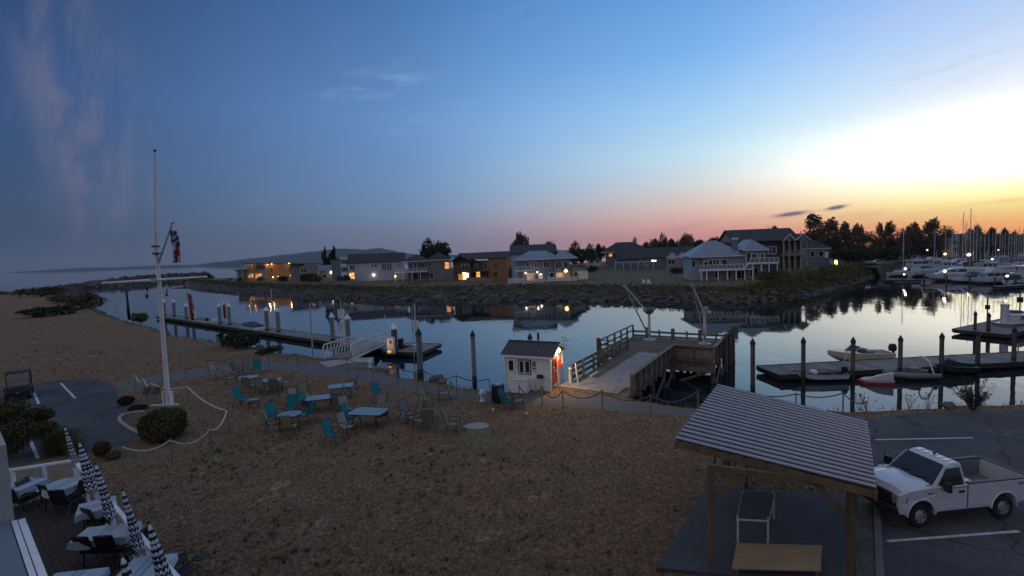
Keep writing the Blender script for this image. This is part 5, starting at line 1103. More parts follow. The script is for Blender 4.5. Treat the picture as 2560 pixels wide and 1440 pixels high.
# ---- modern orange-lit house
h = House('modern_house', 'flat-roofed modern house with orange floodlit walls at the far left', 668, 700)
h.wall(h.X(599), h.X(626), 0, 4.4, 1, 9, 'wall_tan'); h.flat(h.X(598), h.X(626), 1, 9, 4.4, 'shingle')
h.wall(h.X(624), h.X(672), 0, 7.0, 0, 9, 'wall_tan'); h.flat(h.X(622), h.X(674), 0, 9, 7.0, 'shingle', 1.0, .3, -.5)
h.wall(h.X(672.5), h.X(728), 0, 6.6, .8, 10, 'stucco_orange'); h.flat(h.X(673), h.X(728), .8, 10, 6.6, 'shingle', .5, .2)
for x in (603, 613): h.post(h.X(x), .2, 0, 4.4, 'wall_tan', .45)
for x in (628, 641): h.post(h.X(x), -.9, 0, 7.0, 'stucco_orange', .5)
h.win(h.X(655), 4.6, 3.2, 1.5, 0, 'pane', 'wall_brown', mull=2); h.win(h.X(635), 1.0, 2.6, 2.0, 0, 'lit_dim', 'wall_brown', mull=2); h.win(h.X(650), .8, 2.0, 2.0, 0, 'lit_orange', 'wall_brown')
for x in (678, 722): h.win(h.X(x), 3.6, .6, 1.2, .8, 'pane', 'wall_brown', mull=0)
for x, z, e in ((672, 6.5, 90), (681, 6.6, 50), (721, 6.6, 70), (626, 6.3, 25), (639, 6.6, 25)): h.bulb(h.X(x), -.15, z, .16, 'lit_yellow', e)
for x, z, m_, e in ((629, 1.9, 'lit_orange', 12), (637, 2.1, 'lit_warm', 0), (646, 1.0, 'lit_yellow', 10), (683, 1.1, 'lit_yellow', 25), (695, 1.3, 'lit_pink', 15), (724, 1.5, 'lit_yellow', 12)): h.bulb(h.X(x), -1.0, z, .24, m_, e)
# ---- low grey house right of it
h = House('low_house', 'low grey flat-gabled house with square window between the orange house and the poplars', 778, 702)
h.wall(h.X(729), h.X(752), 0, 6.2, 1.2, 9, 'wall_grey'); h.wall(h.X(752.5), h.X(786), 0, 5.6, 0, 9, 'wall_tan'); h.flat(h.X(729), h.X(790), 0, 9, 6.3, 'shingle', .6, .25, -.3); h.win(h.X(762), 3.2, 2.2, 1.6, 0, mull=1)
h.win(h.X(740), 3.6, .8, 1.0, 1.2, mull=0)
g = House('garage_shed', 'low garage with grey pitched roof and bright white yard light', 812, 702, cat='garage')
g.wall(g.X(800), g.X(836), 0, 3.6, 0, 6, 'wall_tan'); g.gable(g.X(800), g.X(836), 0, 6, 3.6, 1.8, 'x', 'roofgrey', .4, 'wall_tan'); g.bulb(g.X(829), -.6, 2.9, .5, 'lit_white', 25, (1, .8, .65)); g.win(g.X(812), 1.2, 1.2, 1.0, 0, mull=0)
# ---- long white house
h = House('white_house', 'long white house with dark pitched roof and tall windowed bay on its left', 950, 701, 4)
h.wall(h.X(836), h.X(858), 0, 7.4, 1.0, 8, 'wall_bluegrey'); h.flat(h.X(836), h.X(858), 1.0, 8, 7.4, 'shingle', .2, .2)
h.wall(h.X(858.5), h.X(874), 0, 8.0, 0, 8, 'trim'); h.flat(h.X(859), h.X(874), 0, 8, 8.0, 'trim', .1, .15)
for i, x in enumerate((862, 867, 872)):
    for z in (3.4, 5.9): h.win(h.X(x), z, .62, 1.5, 0, mull=0, fr=.06)
h.wall(h.X(876), h.X(1012), 0, 6.1, -.5, 10, 'wall_white'); h.gable(h.X(876), h.X(1012), -.5, 10, 6.1, 2.8, 'x', 'shingle', .35, 'wall_bluegrey')
for x, z, w, hh, pn in ((886, 3.8, 1.4, 1.6, 'pane'), (934, 5.0 - .4, .8, .7, 'pane'), (942, 4.6, .8, .7, 'pane'), (962, 3.2, 1.6, 2.3, 'greysling'), (974, 3.2, 1.6, 2.3, 'greysling'), (884, .9, 1.5, 2.0, 'lit_warm'), (1000, 4.6, .5, .6, 'pane')): h.win(h.X(x), z, w, hh, -.5, pn, 'trim' if pn != 'lit_warm' else 'wall_brown', mull=1 if w > 1 else 0)
h.bulb(h.X(936), -.8, 1.9, .42, 'lit_white', 10, (1, .85, .7))
# ---- grey hip-roofed house
h = House('hip_roof_house', 'grey house with dark hip roof and white raised balcony on posts', 1065, 702, 2)
h.wall(h.X(1022), h.X(1073), 0, 6.0, 0, 9, 'wall_bluegrey'); h.wall(h.X(1073.5), h.X(1127), 0, 6.2, -1, 9, 'wall_grey'); h.hip(h.X(1012), h.X(1073), -1.5, 9, 6.1, 2.0, 'shingle', .6); h.hip(h.X(1070), h.X(1128), -1, 10, 6.25, 2.3, 'shingle', .5)
h.deck(h.X(992), h.X(1071), -3.5, 0, 3.0); h.rail(h.X(992), h.X(1071), -3.4, 3.0, 1.0, 9)
for x in (993, 1012, 1033, 1053): h.post(h.X(x), -3.3, 0, 2.75)
for x in (1030, 1040, 1051, 1060): h.win(h.X(x), 3.4, 1.0, 2.1, 0, mull=0)
for x in (1040, 1052): h.win(h.X(x), .5, 1.2, 1.8, 0, mull=0)
for x, z, w, hh, pn in ((1077, 4.3, .9, 1.0, 'pane'), (1096, 4.5, .7, .8, 'pane'), (1119, 3.4, 1.3, 2.0, 'lit_orange'), (1080, .8, 1.0, 1.6, 'pane'), (1106, 1.6, .6, .8, 'pane')): h.win(h.X(x), z, w, hh, -1, pn, 'trim' if pn == 'pane' else 'wall_rust', mull=0)
h.bulb(h.X(994), -3.8, 1.9, .24, 'lit_yellow', 8)
# ---- brown house
h = House('brown_house', 'brown two-storey house with rust side wall and glowing ground-floor windows', 1200, 701, -12)
h.wall(h.X(1132), h.X(1178), 0, 5.6, 0, 9, 'wall_brown'); h.wall(h.X(1178.5), h.X(1222), 0, 5.5, 1.4, 9, 'wall_brown'); h.wall(h.X(1222.5), h.X(1268), 0, 6.2, 0, 10, 'wall_rust')
h.gable(h.X(1134), h.X(1178), -1.5, 4, 5.6, 1.5, 'y', 'shingle', .5); h.part('gable', MB().ext([(h.X(1134), 5.55), (h.X(1178), 5.55), (h.X(1156), 6.95)], 0, .3), 'wall_brown'); h.gable(h.X(1140), h.X(1268), 0.2, 10, 6.2, 1.6, 'x', 'shingle', .5, 'wall_rust')
h.deck(h.X(1130), h.X(1222), -1.6, 1.4, 2.75, 'wall_brown'); h.rail(h.X(1130), h.X(1222), -1.5, 2.75, 1.0, 7, 'wall_brown')
for x in (1132, 1147, 1178, 1220): h.post(h.X(x), -1.4, 0, 2.5, 'wall_brown', .25)
h.win(h.X(1163), 3.1, 2.0, 1.7, 0, mull=1); h.win(h.X(1188), 3.4, .8, 1.2, 1.4, mull=0); h.win(h.X(1213), 3.0, .9, 2.0, 1.4, mull=0)
h.win(h.X(1160), .3, 1.0, 2.1, 0, 'lit_yellow', 'wall_rust', mull=0); h.win(h.X(1168), .9, .8, 1.3, 0, 'lit_white', 'wall_rust', mull=0); h.win(h.X(1151), .3, 1.6, 1.7, 0, 'lit_dim', 'wall_rust', mull=1); h.win(h.X(1193), .9, 1.0, 1.5, 1.4, 'lit_warm', 'trim', mull=0)
for z in (.9, 3.8): h.win(h.X(1240), z, .9, 1.4, 0, 'pane', 'olive', mull=1)
lamp('window_glow', (h.X(1162), -1.0, 1.6), 55, (1, .5, .15), h.t, .3)
h.wall(h.X(1178), h.X(1222), 0, 1.0, -3.0, -2.8, 'wall_dusty'); h.wall(h.X(1170), h.X(1240), -.2, .7, -4.6, -4.4, 'wall_dusty')
s = House('garden_shed', 'small dark shed roof between the brown and the pale blue house', 1274, 697, cat='shed')
s.wall(s.X(1260), s.X(1286), 0, 1.9, 0, 4, 'wall_brown'); s.gable(s.X(1260), s.X(1286), 0, 4, 1.9, 1.4, 'x', 'shingle', .4, 'wall_brown')
# ---- pale blue-roofed house with white deck
h = House('blue_roof_house', 'large blue-grey house with pale metal hip roof and white fenced decks', 1370, 703)
h.wall(h.X(1278), h.X(1390), 0, 7.2, 5, 14, 'wall_lightblue'); h.gable(h.X(1278), h.X(1390), 5, 14, 7.2, 2.2, 'x', 'shingle', .4, 'wall_lightblue')
h.wall(h.X(1300), h.X(1386), 0, 5.6, 0, 6, 'wall_bluegrey'); h.wall(h.X(1386.5), h.X(1425), 0, 5.7, -.8, 6, 'wall_bluegrey'); h.hip(h.X(1292), h.X(1400), -.4, 7, 5.7, 2.1, 'roofblue', .5); h.hip(h.X(1386), h.X(1440), -1.2, 7, 5.8, 1.9, 'roofblue', .4)
h.wall(h.X(1425.5), h.X(1466), 0, 3.4, 0, 7, 'wall_grey'); h.part('roof', MB().hexa([(h.X(1424), -.6, 5.2), (h.X(1474), -.6, 2.9), (h.X(1474), 7, 2.9), (h.X(1424), 7, 5.2), (h.X(1424), -.6, 5.4), (h.X(1474), -.6, 3.1), (h.X(1474), 7, 3.1), (h.X(1424), 7, 5.4)]), 'roofgrey')
h.win(h.X(1434), 4.0 - .6, .6, .6, 0, mull=0); h.win(h.X(1440), .8, .7, 1.2, 0, mull=0); h.win(h.X(1458), .3, 2.2, 1.9, 0, 'trim', 'trim', mull=0)
h.deck(h.X(1288), h.X(1337), -2.6, 0, 3.0); h.rail(h.X(1288), h.X(1337), -2.5, 3.0, .95, 5)
for x in (1291, 1312, 1334): h.post(h.X(x), -2.4, 0, 2.75)
for x, z, w, hh in ((1322, 3.3, 1.2, 2.0), (1331, 3.6, .8, 1.3), (1342, 3.6, .8, 1.3), (1368, 3.5, 1.5, 1.4)): h.win(h.X(x), z, w, hh, 0, mull=1)
h.win(h.X(1397), 3.2, 1.4, 1.8, -.8, mull=1); h.win(h.X(1415), 3.3, 1.0, 1.6, -.8, mull=0); h.win(h.X(1327), .3, 2.0, 1.9, 0, 'lit_dim', mull=1); h.win(h.X(1352), .6, 1.0, 1.3, 0, 'lit_dim', mull=0); h.win(h.X(1380), .8, 1.0, 1.3, 0, mull=0); h.win(h.X(1399), .8, 1.6, 1.2, -.8, 'lit_dim', mull=0)
h.bulb(h.X(1314), -.5, 2.3, .26, 'lit_white', 8, (1, .75, .6)); h.bulb(h.X(1344), -.5, 2.4, .22, 'lit_white', 5, (1, .8, .7)); h.bulb(h.X(1352), -1.4, 1.9, .26, 'lit_pink', 10, (1, .5, .3)); h.bulb(h.X(1414), -1.6, 2.6, .42, 'lit_yellow', 70, (1, .6, .25))
h.wall(h.X(1402), h.X(1430), 2.75, 2.95, -2.8, -.82, 'wall_brown'); h.post(h.X(1404), -2.6, 0, 2.72, 'wall_rust'); h.post(h.X(1428), -2.6, 0, 2.72, 'wall_rust')
def picket(hh, x0, x1, y, nb=3, z=.25, label=None):
    for k in range(nb): mb = MB(); mb.mm(x0, x1, y - .03, y + .03, z + k * .33, z + k * .33 + .20); hh.part('deck_board', mb, 'trim')
    n_ = max(2, int(abs(x1 - x0) / 1.6))
    for k in range(n_ + 1): x = x0 + (x1 - x0) * k / n_; mb = MB(); mb.mm(x - .06, x + .06, y + .03, y + .13, 0, z + nb * .33 + .05); hh.part('deck_post', mb, 'trim')
picket(h, h.X(1272), h.X(1312), -4.2, 4, 0.1); picket(h, h.X(1329), h.X(1361), -4.6, 3, .1); picket(h, h.X(1368), h.X(1438), -4.0, 3, .3); h.deck(h.X(1366), h.X(1438), -3.9, -.9, .35)
mb = MB(); mb.mm(h.X(1308), h.X(1330), -5.0, -4.4, 0, .22); h.part('step', mb, 'trim')
# ---- far dark houses
h = House('far_hip_house', 'two-storey dark hip-roofed house far back beyond the lawn', 1578, 668); k = 1
h.wall(h.X(1520), h.X(1622), 0, 6.4, 0, 12, 'wall_steel'); h.hip(h.X(1508), h.X(1625), -.5, 12, 6.4, 4.0, 'shingle', .6, .5); h.win(h.X(1528), 4.6, 1.3, 1.2, 0, 'lit_orange', 'wall_rust', mull=0); h.bulb(h.X(1556), -.7, 5.2, .4, 'lit_white'); h.win(h.X(1545), 1.5, 1.6, 1.4, 0)
h = House('long_low_house', 'long low grey house with white gabled entrance and garage far back', 1640, 672)
h.wall(h.X(1545), h.X(1735), 0, 3.9, 0, 10, 'wall_steel'); h.gable(h.X(1545), h.X(1735), 0, 10, 3.9, 3.6, 'x', 'shingle', .5, 'wall_steel')
for a, b_, y_ in ((1664, 1692, -1.4), (1690, 1712, -1.0)):
    h.wall(h.X(a), h.X(b_), 0, 3.6, y_, 0, 'wall_dusty'); h.gable(h.X(a), h.X(b_), y_, 4, 3.6, 2.0, 'y', 'shingle', .3, 'trim')
h.wall(h.X(1712.5), h.X(1737), 0, 3.4, -.9, 0, 'trim'); h.win(h.X(1724), .3, 3.4, 2.4, -.9, 'whitecanvas', 'trim', mull=3)
for x, w, pn in ((1605, 1.2, 'pane'), (1621, 1.0, 'pane'), (1635, 1.6, 'lit_white'), (1646, 1.0, 'pane'), (1676, 2.4, 'pane')): h.win(h.X(x), 1.6 if pn == 'pane' else 2.6, w, 1.5 if pn == 'pane' else .6, 0 if x < 1660 else -1.4, pn, mull=1)
for x in (1540, 1560, 1578, 1595, 1615, 1632): h.post(h.X(x), -2.0, 0, 2.6, 'trim', .16)
mb = MB(); mb.mm(h.X(1538), h.X(1634), -2.1, -1.9, 2.6, 2.75); h.part('pergola_beam', mb, 'trim')
for px, py, w, hh, rm, wmn, lb in ((1487, 664, 34, 4.6, 'shingle', 'wall_white', 'small pale house with dark roof behind the pale blue house'), (1655, 655, 50, 7.0, 'shingle', 'wall_steel', 'dark roof rising behind the long low house'), (1760, 655, 70, 7.5, 'shingle', 'wall_dusty', 'dusty house with dark gable left of the dark balcony house'), (1790, 652, 80, 8.4, 'shingle', 'wall_brown', 'dark roofed house half hidden behind the light blue balcony house')):
    h = House('background_house', lb, px, py); w2 = h.Z(w) / 2; h.wall(-w2, w2, 0, hh * .6, 0, 9, wmn); h.gable(-w2, w2, 0, 9, hh * .6, hh * .4, 'x', rm, .5, wmn); h.win(-w2 * .4, hh * .25, 1.2, 1.2, 0); h.win(w2 * .4, hh * .25, 1.2, 1.2, 0)
# ---- light blue house with wrap balcony
h = House('balcony_house', 'light blue hip-roofed house with white wrap-around balcony on posts by the bank', 1830, 699, 6)
h.wall(h.X(1735), h.X(1760), 0, 5.2, 1.5, 9, 'wall_lightblue'); h.wall(h.X(1760.5), h.X(1858), 0, 5.2, 0, 9, 'wall_dusty'); h.wall(h.X(1858.5), h.X(1908), 0, 6.2, -.6, 8, 'wall_dusty')
h.hip(h.X(1734), h.X(1860), 0, 10, 5.2, 3.4, 'roofblue', .6); h.hip(h.X(1856), h.X(1908), -.8, 8, 6.3, 2.2, 'roofblue', .5)
mb = MB(); mb.mm(h.X(1838), h.X(1848), 1.0, 2.2, 4.6, 8.6); c_ = h.part('chimney', mb, 'wall_bluegrey'); mb = MB(); mb.mm(h.X(1837), h.X(1849), .9, 2.3, 8.6, 9.0); h.part('chimney_cap', mb, 'trim', c_)
h.deck(h.X(1748), h.X(1870), -2.4, 0, 2.35); h.rail(h.X(1748), h.X(1780), -2.3, 2.35, 1.05, 4, glassy=True); h.rail(h.X(1780), h.X(1868), -2.32, 2.35, 1.05, 9, glassy=True); h.deck(h.X(1862), h.X(1928), -2.9, -.6, 3.5); h.rail(h.X(1862), h.X(1928), -2.8, 3.5, 1.05, 6, glassy=True)
for x in (1750, 1763, 1790, 1812, 1832, 1852): h.post(h.X(x), -2.2, 0, 2.1)
for x in (1869, 1888, 1906, 1925): h.post(h.X(x), -2.7, 0, 3.25)
for x, z, w, hh, y in ((1742, 3.0, .8, 1.2, 1.5), (1768, 2.6, .8, 1.4, 0), (1792, 2.5, 1.3, 1.9, 0), (1812, 2.5, 1.2, 1.9, 0), (1779, 2.5, .8, 1.9, 0), (1868, 3.7, 1.0, 1.9, -.6), (1880, 3.9, 1.0, 1.5, -.6), (1899, 4.1, .7, 1.2, -.6), (1796, .4, 1.2, 1.5, 0), (1822, .2, .9, 1.7, 0), (1880, .6, 1.6, 1.8, -.6), (1852, .2, 1.8, 1.6, 0)): h.win(h.X(x), z, w, hh, y, mull=0 if w < 1.3 else 1)
mb = MB(); mb.bar((h.X(1848), -2.6, 2.4), (h.X(1862), -2.6, 3.6), .5, .12); h.part('stair', mb, 'trim')
# ---- dark balcony house
h = House('dark_house', 'large dark house with tan framed balcony bays facing the marina', 1930, 684, 8)
h.wall(h.X(1838), h.X(1948), 0, 8.2, 0, 12, 'wall_dark'); h.gable(h.X(1838), h.X(1990), -.5, 12, 8.2, 3.0, 'x', 'shingle', .5, 'wall_dusty'); h.wall(h.X(1948.5), h.X(2000), 0, 8.0, .3, 12, 'wall_dark')
for x0, x1, z in ((1950, 1970, 8.0), (1978, 2004, 8.0)): h.gable(h.X(x0), h.X(x1), -2.2, 3, z, 1.5, 'y', 'shingle', .4, 'wall_dusty')
for z in (.3, 4.6):
    h.deck(h.X(1948), h.X(2003), -2.2, .3, z, 'wall_tan'); h.rail(h.X(1948), h.X(2003), -2.1, z, 1.0, 6, 'wall_tan')
for x in (1949, 1962, 1975, 1989, 2002): h.post(h.X(x), -2.0, 0, 8.0, 'wall_tan', .3)
for x in (1956, 1968, 1982, 1995):
    for z in (.8, 5.1): h.win(h.X(x), z, 1.0, 2.1, .3, 'pane', 'wall_tan', mull=0)
h.win(h.X(1930), 4.9, 1.8, 1.8, 0, 'pane', 'trim', mull=1)
# ---- grey-blue house on the right
h = House('slate_house', 'slate blue house with one yellow lit window at the right end of the houses', 2050, 667, 10)
h.wall(h.X(2006), h.X(2072), 0, 5.6, 0, 9, 'wall_steel'); h.hip(h.X(2004), h.X(2072), 0, 9, 5.6, 3.2, 'shingle', .4); h.wall(h.X(2072.5), h.X(2092), 0, 3.2, 0, 8, 'wall_white'); h.part('roof', MB().hexa([(h.X(2070), -.4, 5.0), (h.X(2098), -.4, 3.0), (h.X(2098), 8, 3.0), (h.X(2070), 8, 5.0), (h.X(2070), -.4, 5.2), (h.X(2098), -.4, 3.2), (h.X(2098), 8, 3.2), (h.X(2070), 8, 5.2)]), 'roofgrey')
for x, z, w, pn in ((2032, 3.2, 1.1, 'pane'), (2052, 3.2, 1.3, 'pane'), (2065, 2.8, .8, 'trim'), (2009, 3.0, .9, 'pane')): h.win(h.X(x), z, w, 1.5, 0, pn, mull=0)
h.win(h.X(2087), .4, .8, 1.7, 0, 'lit_yellow', 'wall_dark', mull=0)
# low garden walls and small bits on the peninsula
for a, b_, hh, m_, lb in (((839, 712), (905, 706), .9, 'concrete', 'low pale retaining wall below the white house'), ((1007, 716), (1070, 704), .8, 'wall_rust', 'low brown plank wall below the grey hip-roofed house'), ((645, 706), (780, 711), .5, 'postwood', 'low plank edge below the orange-lit house')):
    p, q = P(*a, PZ), P(*b_, PZ); mb = MB(); mb.bar(Vector((0, 0, hh / 2)), q - p + Vector((0, 0, hh / 2)), .25, hh); tag(mb.build('garden_wall', m_, None, p), lb, 'wall')
for k, px in enumerate((1612, 1624)):
    p = P(px, 712, PZ); t = thing('garden_chair', 'white garden chair on the empty far lawn, %s of the pair' % ('left' if k == 0 else 'right'), 'chair', p, .3, 'white garden chairs on the far lawn')
    mb = MB(); mb.mm(-.3, .3, -.3, .3, .38, .44); mb.build('seat', 'trim', t); mb = MB(); mb.hexa([(-.3, .25, .44), (.3, .25, .44), (.3, .31, .44), (-.3, .31, .44), (-.3, .5, 1.05), (.3, .5, 1.05), (.3, .56, 1.05), (-.3, .56, 1.05)]); mb.build('backrest', 'trim', t)
    for sx_, sy_ in ((-1, -1), (1, -1), (1, 1), (-1, 1)): mb = MB(); mb.mm(sx_ * .27 - .03, sx_ * .27 + .03, sy_ * .27 - .03, sy_ * .27 + .03, 0, .38); mb.build('leg', 'trim', t)
# ================================================================== TREES
def leafmat(n, c0, c1): M[n] = mat(n, c0, 0.9, 0.5, 0.9, 0.0, spec=0.15, rnd=0.22)
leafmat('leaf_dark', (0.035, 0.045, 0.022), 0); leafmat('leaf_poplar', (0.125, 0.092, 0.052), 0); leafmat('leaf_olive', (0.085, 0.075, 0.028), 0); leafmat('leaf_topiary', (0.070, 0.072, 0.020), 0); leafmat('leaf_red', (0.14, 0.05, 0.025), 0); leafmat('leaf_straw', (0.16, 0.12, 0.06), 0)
M['bark'] = mat('bark', (0.06, 0.05, 0.042), 0.95, 0.3, 3, 0.4, rnd=0.1)
def leaf(mb, p, s, rr, flat=.0):
    a = Vector((rr.gauss(0, 1), rr.gauss(0, 1), rr.gauss(0, 1) * (1 - flat))).normalized(); b = a.cross(Vector((rr.gauss(0, 1), rr.gauss(0, 1), rr.gauss(0, 1)))).normalized()
    a *= s * rr.uniform(.6, 1.2); b *= s * rr.uniform(.4, .8); p = Vector(p)
    mb.add([p - a, p + b, p + a, p - b], [(0, 1, 2, 3)])
def crown_mesh(name, lobes, nper, s, mname, seed, shell=.55):
    """leaf faces through the volume of several lobes (centre, radii)"""
    rr = random.Random(seed); mb = MB()
    for c, r in lobes:
        sub = [Vector((rr.gauss(0, 1), rr.gauss(0, 1), rr.gauss(0, 1))).normalized() for _ in range(14)]
        for k in range(nper):
            d = (sub[rr.randrange(14)] + Vector((rr.gauss(0, 1), rr.gauss(0, 1), rr.gauss(0, 1))) * .42).normalized(); q = shell + (1 - shell) * rr.random() ** .6
            q *= 1 + .16 * math.sin(d.x * 7 + d.z * 5 + seed) + rr.uniform(-.08, .1)
            leaf(mb, (c[0] + d.x * r[0] * q, c[1] + d.y * r[1] * q, c[2] + d.z * r[2] * q), s, rr)
    return mb.mesh(name, mname)
def trunk_mesh(h, r, seed, limbs=6, spread=.3, top=.8):
    rr = random.Random(seed); mb = MB(); mb.tube([(0, 0, -.3), (rr.uniform(-.1, .1), 0, h * .4), (rr.uniform(-.2, .2), rr.uniform(-.2, .2), h * top)], [r, r * .7, r * .2], 8)
    for k in range(limbs):
        z = h * rr.uniform(.25, .65); a = rr.uniform(0, 6.28); l_ = h * spread * rr.uniform(.6, 1.1)
        mb.tube([(0, 0, z), (math.cos(a) * l_ * .5, math.sin(a) * l_ * .5, z + l_ * .5), (math.cos(a) * l_, math.sin(a) * l_, z + l_ * 1.1)], [r * .4, r * .25, r * .08], 5)
    return mb.mesh('trunk', 'bark')
def poplar_variant(seed, h=12, w=2.6, n=5, mname='leaf_poplar'):
    rr = random.Random(seed); L_ = []
    for k in range(n): L_.append(((rr.uniform(-.5, .5) * w, rr.uniform(-.4, .4) * w, h * (.14 + .72 * k / (n - 1)) + rr.uniform(-.4, .4)), (w * rr.uniform(.70, .95) * (1.0 if k < n - 1 else .5), w * .8 * (1.0 if k < n - 1 else .5), h * .17)))
    return crown_mesh('crown', L_, 700, .25, mname, seed, .2), trunk_mesh(h, .3, seed, 5, .2)
def round_variant(seed, h=8, w=3.6, mname='leaf_dark', n=7, s=.32, per=420):
    rr = random.Random(seed); L_ = []
    for k in range(n):
        a = k * 2.4 + rr.uniform(-.4, .4); q = .62 * (k > 0); L_.append(((math.cos(a) * w * q, math.sin(a) * w * q, h * (.55 + .22 * rr.random() * (1 if k else 1.6))), (w * rr.uniform(.42, .62), w * rr.uniform(.42, .62), h * rr.uniform(.18, .28))))
    return crown_mesh('crown', L_, per, s, mname, seed, .4), trunk_mesh(h, .28, seed, 6, .34, .7)
VAR = {'pop1': (poplar_variant(1), 12.0, 5.0), 'pop2': (poplar_variant(2, w=2.0), 12.0, 4.0), 'pop3': (poplar_variant(3, w=3.2, n=6), 12.0, 6.0), 'round1': (round_variant(4), 8.0, 8.5), 'round2': (round_variant(5, n=6), 8.0, 8.5), 'round3': (round_variant(8, n=9, mname='leaf_poplar'), 8.0, 8.5), 'lomb': (poplar_variant(6, w=1.1, n=6, mname='leaf_dark'), 12.0, 2.2)}
def tree(var, px, py, pytop, wpx, label, z=None, name='tree', group='trees along the far shore', trunk=True):
    z = PZ if z is None else z; b = P(px, py, z); (cm, tm), H_, W_ = VAR[var]; h = hgt(b, pytop) - z; s_ = h / (H_ * 1.0); w = wpx / ppm(b) / W_
    t = thing(name, label, 'tree', b, random.uniform(0, 6.28), group); t.scale = (w, w, s_); put('crown', cm, t)
    if trunk: put('trunk', tm, t)
    return t
# behind the houses
tree('lomb', 815, 699, 621, 13, 'left of the two narrow dark poplars behind the low grey house'); tree('lomb', 837, 699, 618, 15, 'taller right one of the two narrow dark poplars'); tree('lomb', 826, 700, 636, 9, 'short narrow cypress between the two dark poplars')
tree('round2', 1074, 690, 600, 62, 'dark tree rising behind the grey hip-roofed house, left half of the pair'); tree('round1', 1106, 690, 599, 62, 'dark tree rising behind the grey hip-roofed house, right half of the pair')
tree('round3', 1302, 680, 588, 48, 'thin-topped tree above the ridge of the pale blue-roofed house'); tree('round1', 1380, 680, 599, 34, 'small dark tree behind the right end of the pale blue roof'); tree('round2', 1440, 684, 607, 54, 'bushy tree right of the pale blue-roofed house')
tree('round1', 1503, 668, 606, 26, 'small round tree left of the far hip-roofed house'); tree('round2', 1588, 666, 596, 22, 'small tree top poking above the far hip roof'); tree('round1', 1617, 662, 601, 20, 'little dark tree right of the far hip roof')
tree('round2', 1656, 660, 586, 26, 'upright dark tree above the long low house'); tree('round1', 1686, 660, 593, 32, 'rounded dark tree second above the long low house'); tree('round3', 1716, 660, 589, 44, 'broad dark tree above the white garage gable'); tree('round1', 1782, 655, 590, 44, 'dark tree behind the balcony house chimney, left'); tree('round2', 1832, 655, 590, 34, 'dark tree behind the balcony house roof, right')
tree('round1', 1929, 655, 560, 30, 'round-topped tree above the ridge of the dark house')
# right of the houses
for k, (v, px, py, pt, w, lb) in enumerate([('round1', 2008, 660, 580, 36, 'dark tree between the dark house and the slate house'), ('pop3', 2050, 655, 538, 66, 'tallest broad poplar right of the slate house'), ('pop1', 2092, 655, 548, 54, 'broad poplar just right of the tallest one'), ('pop2', 2116, 655, 556, 32, 'slim poplar at the end of the tall poplar mass'),
    ('pop2', 2140, 655, 561, 26, 'slim poplar standing between two gaps left of centre'), ('pop2', 2158, 655, 565, 24, 'thin light poplar right of the slim one'), ('pop1', 2186, 655, 562, 30, 'lone dense poplar before the wide gap'), ('pop3', 2220, 650, 568, 34, 'lower poplar at the left of the dark group behind the boats'), ('pop1', 2242, 650, 557, 46, 'dense dark poplar in the group behind the boats'),
    ('pop3', 2282, 648, 560, 36, 'reddish lit poplar left of the tallest marina poplars'), ('pop1', 2304, 648, 560, 30, 'reddish poplar second from the left behind the marina'), ('pop2', 2330, 648, 551, 28, 'tall slim poplar left of the mountain gap'), ('pop1', 2350, 648, 548, 32, 'tallest marina poplar beside the mountain gap'),
    ('pop3', 2432, 640, 574, 30, 'poplar behind the tall masts, right of the mountain gap'), ('pop1', 2456, 640, 566, 32, 'dense poplar behind the tall masts'), ('pop2', 2478, 640, 570, 26, 'slim poplar right of the tall masts'), ('pop2', 2500, 640, 572, 24, 'thin poplar near the right edge behind the masts'), ('pop2', 2518, 640, 576, 22, 'thinner poplar near the right edge'), ('pop1', 2538, 638, 580, 26, 'second poplar from the right edge'), ('pop2', 2556, 638, 576, 26, 'poplar cut by the right edge')]):
    tree(v, px, py, pt, w * 1.25, lb, .9 if px > 2195 else PZ)
for k, (v, px, py, pt, w, lb) in enumerate([('round1', 1545, 662, 604, 34, 'dark tree behind the left slope of the far hip roof'), ('round3', 1638, 658, 600, 26, 'low tree right of the little dark tree by the far hip roof'), ('round1', 1742, 655, 596, 34, 'dark tree between the white garage and the balcony house'), ('round2', 1806, 654, 593, 36, 'dark tree second behind the balcony house roof'), ('pop2', 1668, 658, 592, 16, 'narrow tree beside the upright one above the long low house'), ('round2', 1476, 670, 612, 30, 'dark tree left of the small pale house'), ('round1', 2072, 660, 590, 44, 'dark understorey tree behind the slate house roof'), ('pop1', 2400, 640, 588, 24, 'low poplar inside the mountain gap'), ('pop2', 2262, 650, 566, 26, 'slim poplar at the right of the dark group behind the boats'), ('pop1', 2204, 652, 580, 30, 'short poplar filling the wide gap')]):
    tree(v, px, py, pt, w * 1.2, lb, .9 if px > 2195 else PZ)
# undergrowth in front of the poplars
for k, (px, py, pt, w, lb) in enumerate([(2110, 668, 622, 70, 'dark bushy thicket right of the slate house'), (2160, 668, 620, 70, 'dark bushy thicket below the slim poplars'), (2210, 662, 616, 60, 'dark bushy thicket below the wide gap'), (2255, 655, 612, 60, 'dark bushy thicket left of the lamp row'), (2310, 650, 612, 60, 'dark bushy thicket behind the left lamp row'), (2480, 645, 604, 70, 'dark bushy thicket behind the masts'), (2540, 642, 604, 60, 'dark bushy thicket at the right edge')]):
    tree('round2' if k % 2 else 'round1', px, py, pt, w, lb, .9 if px > 2195 else PZ, 'thicket', 'thickets below the poplars', False)
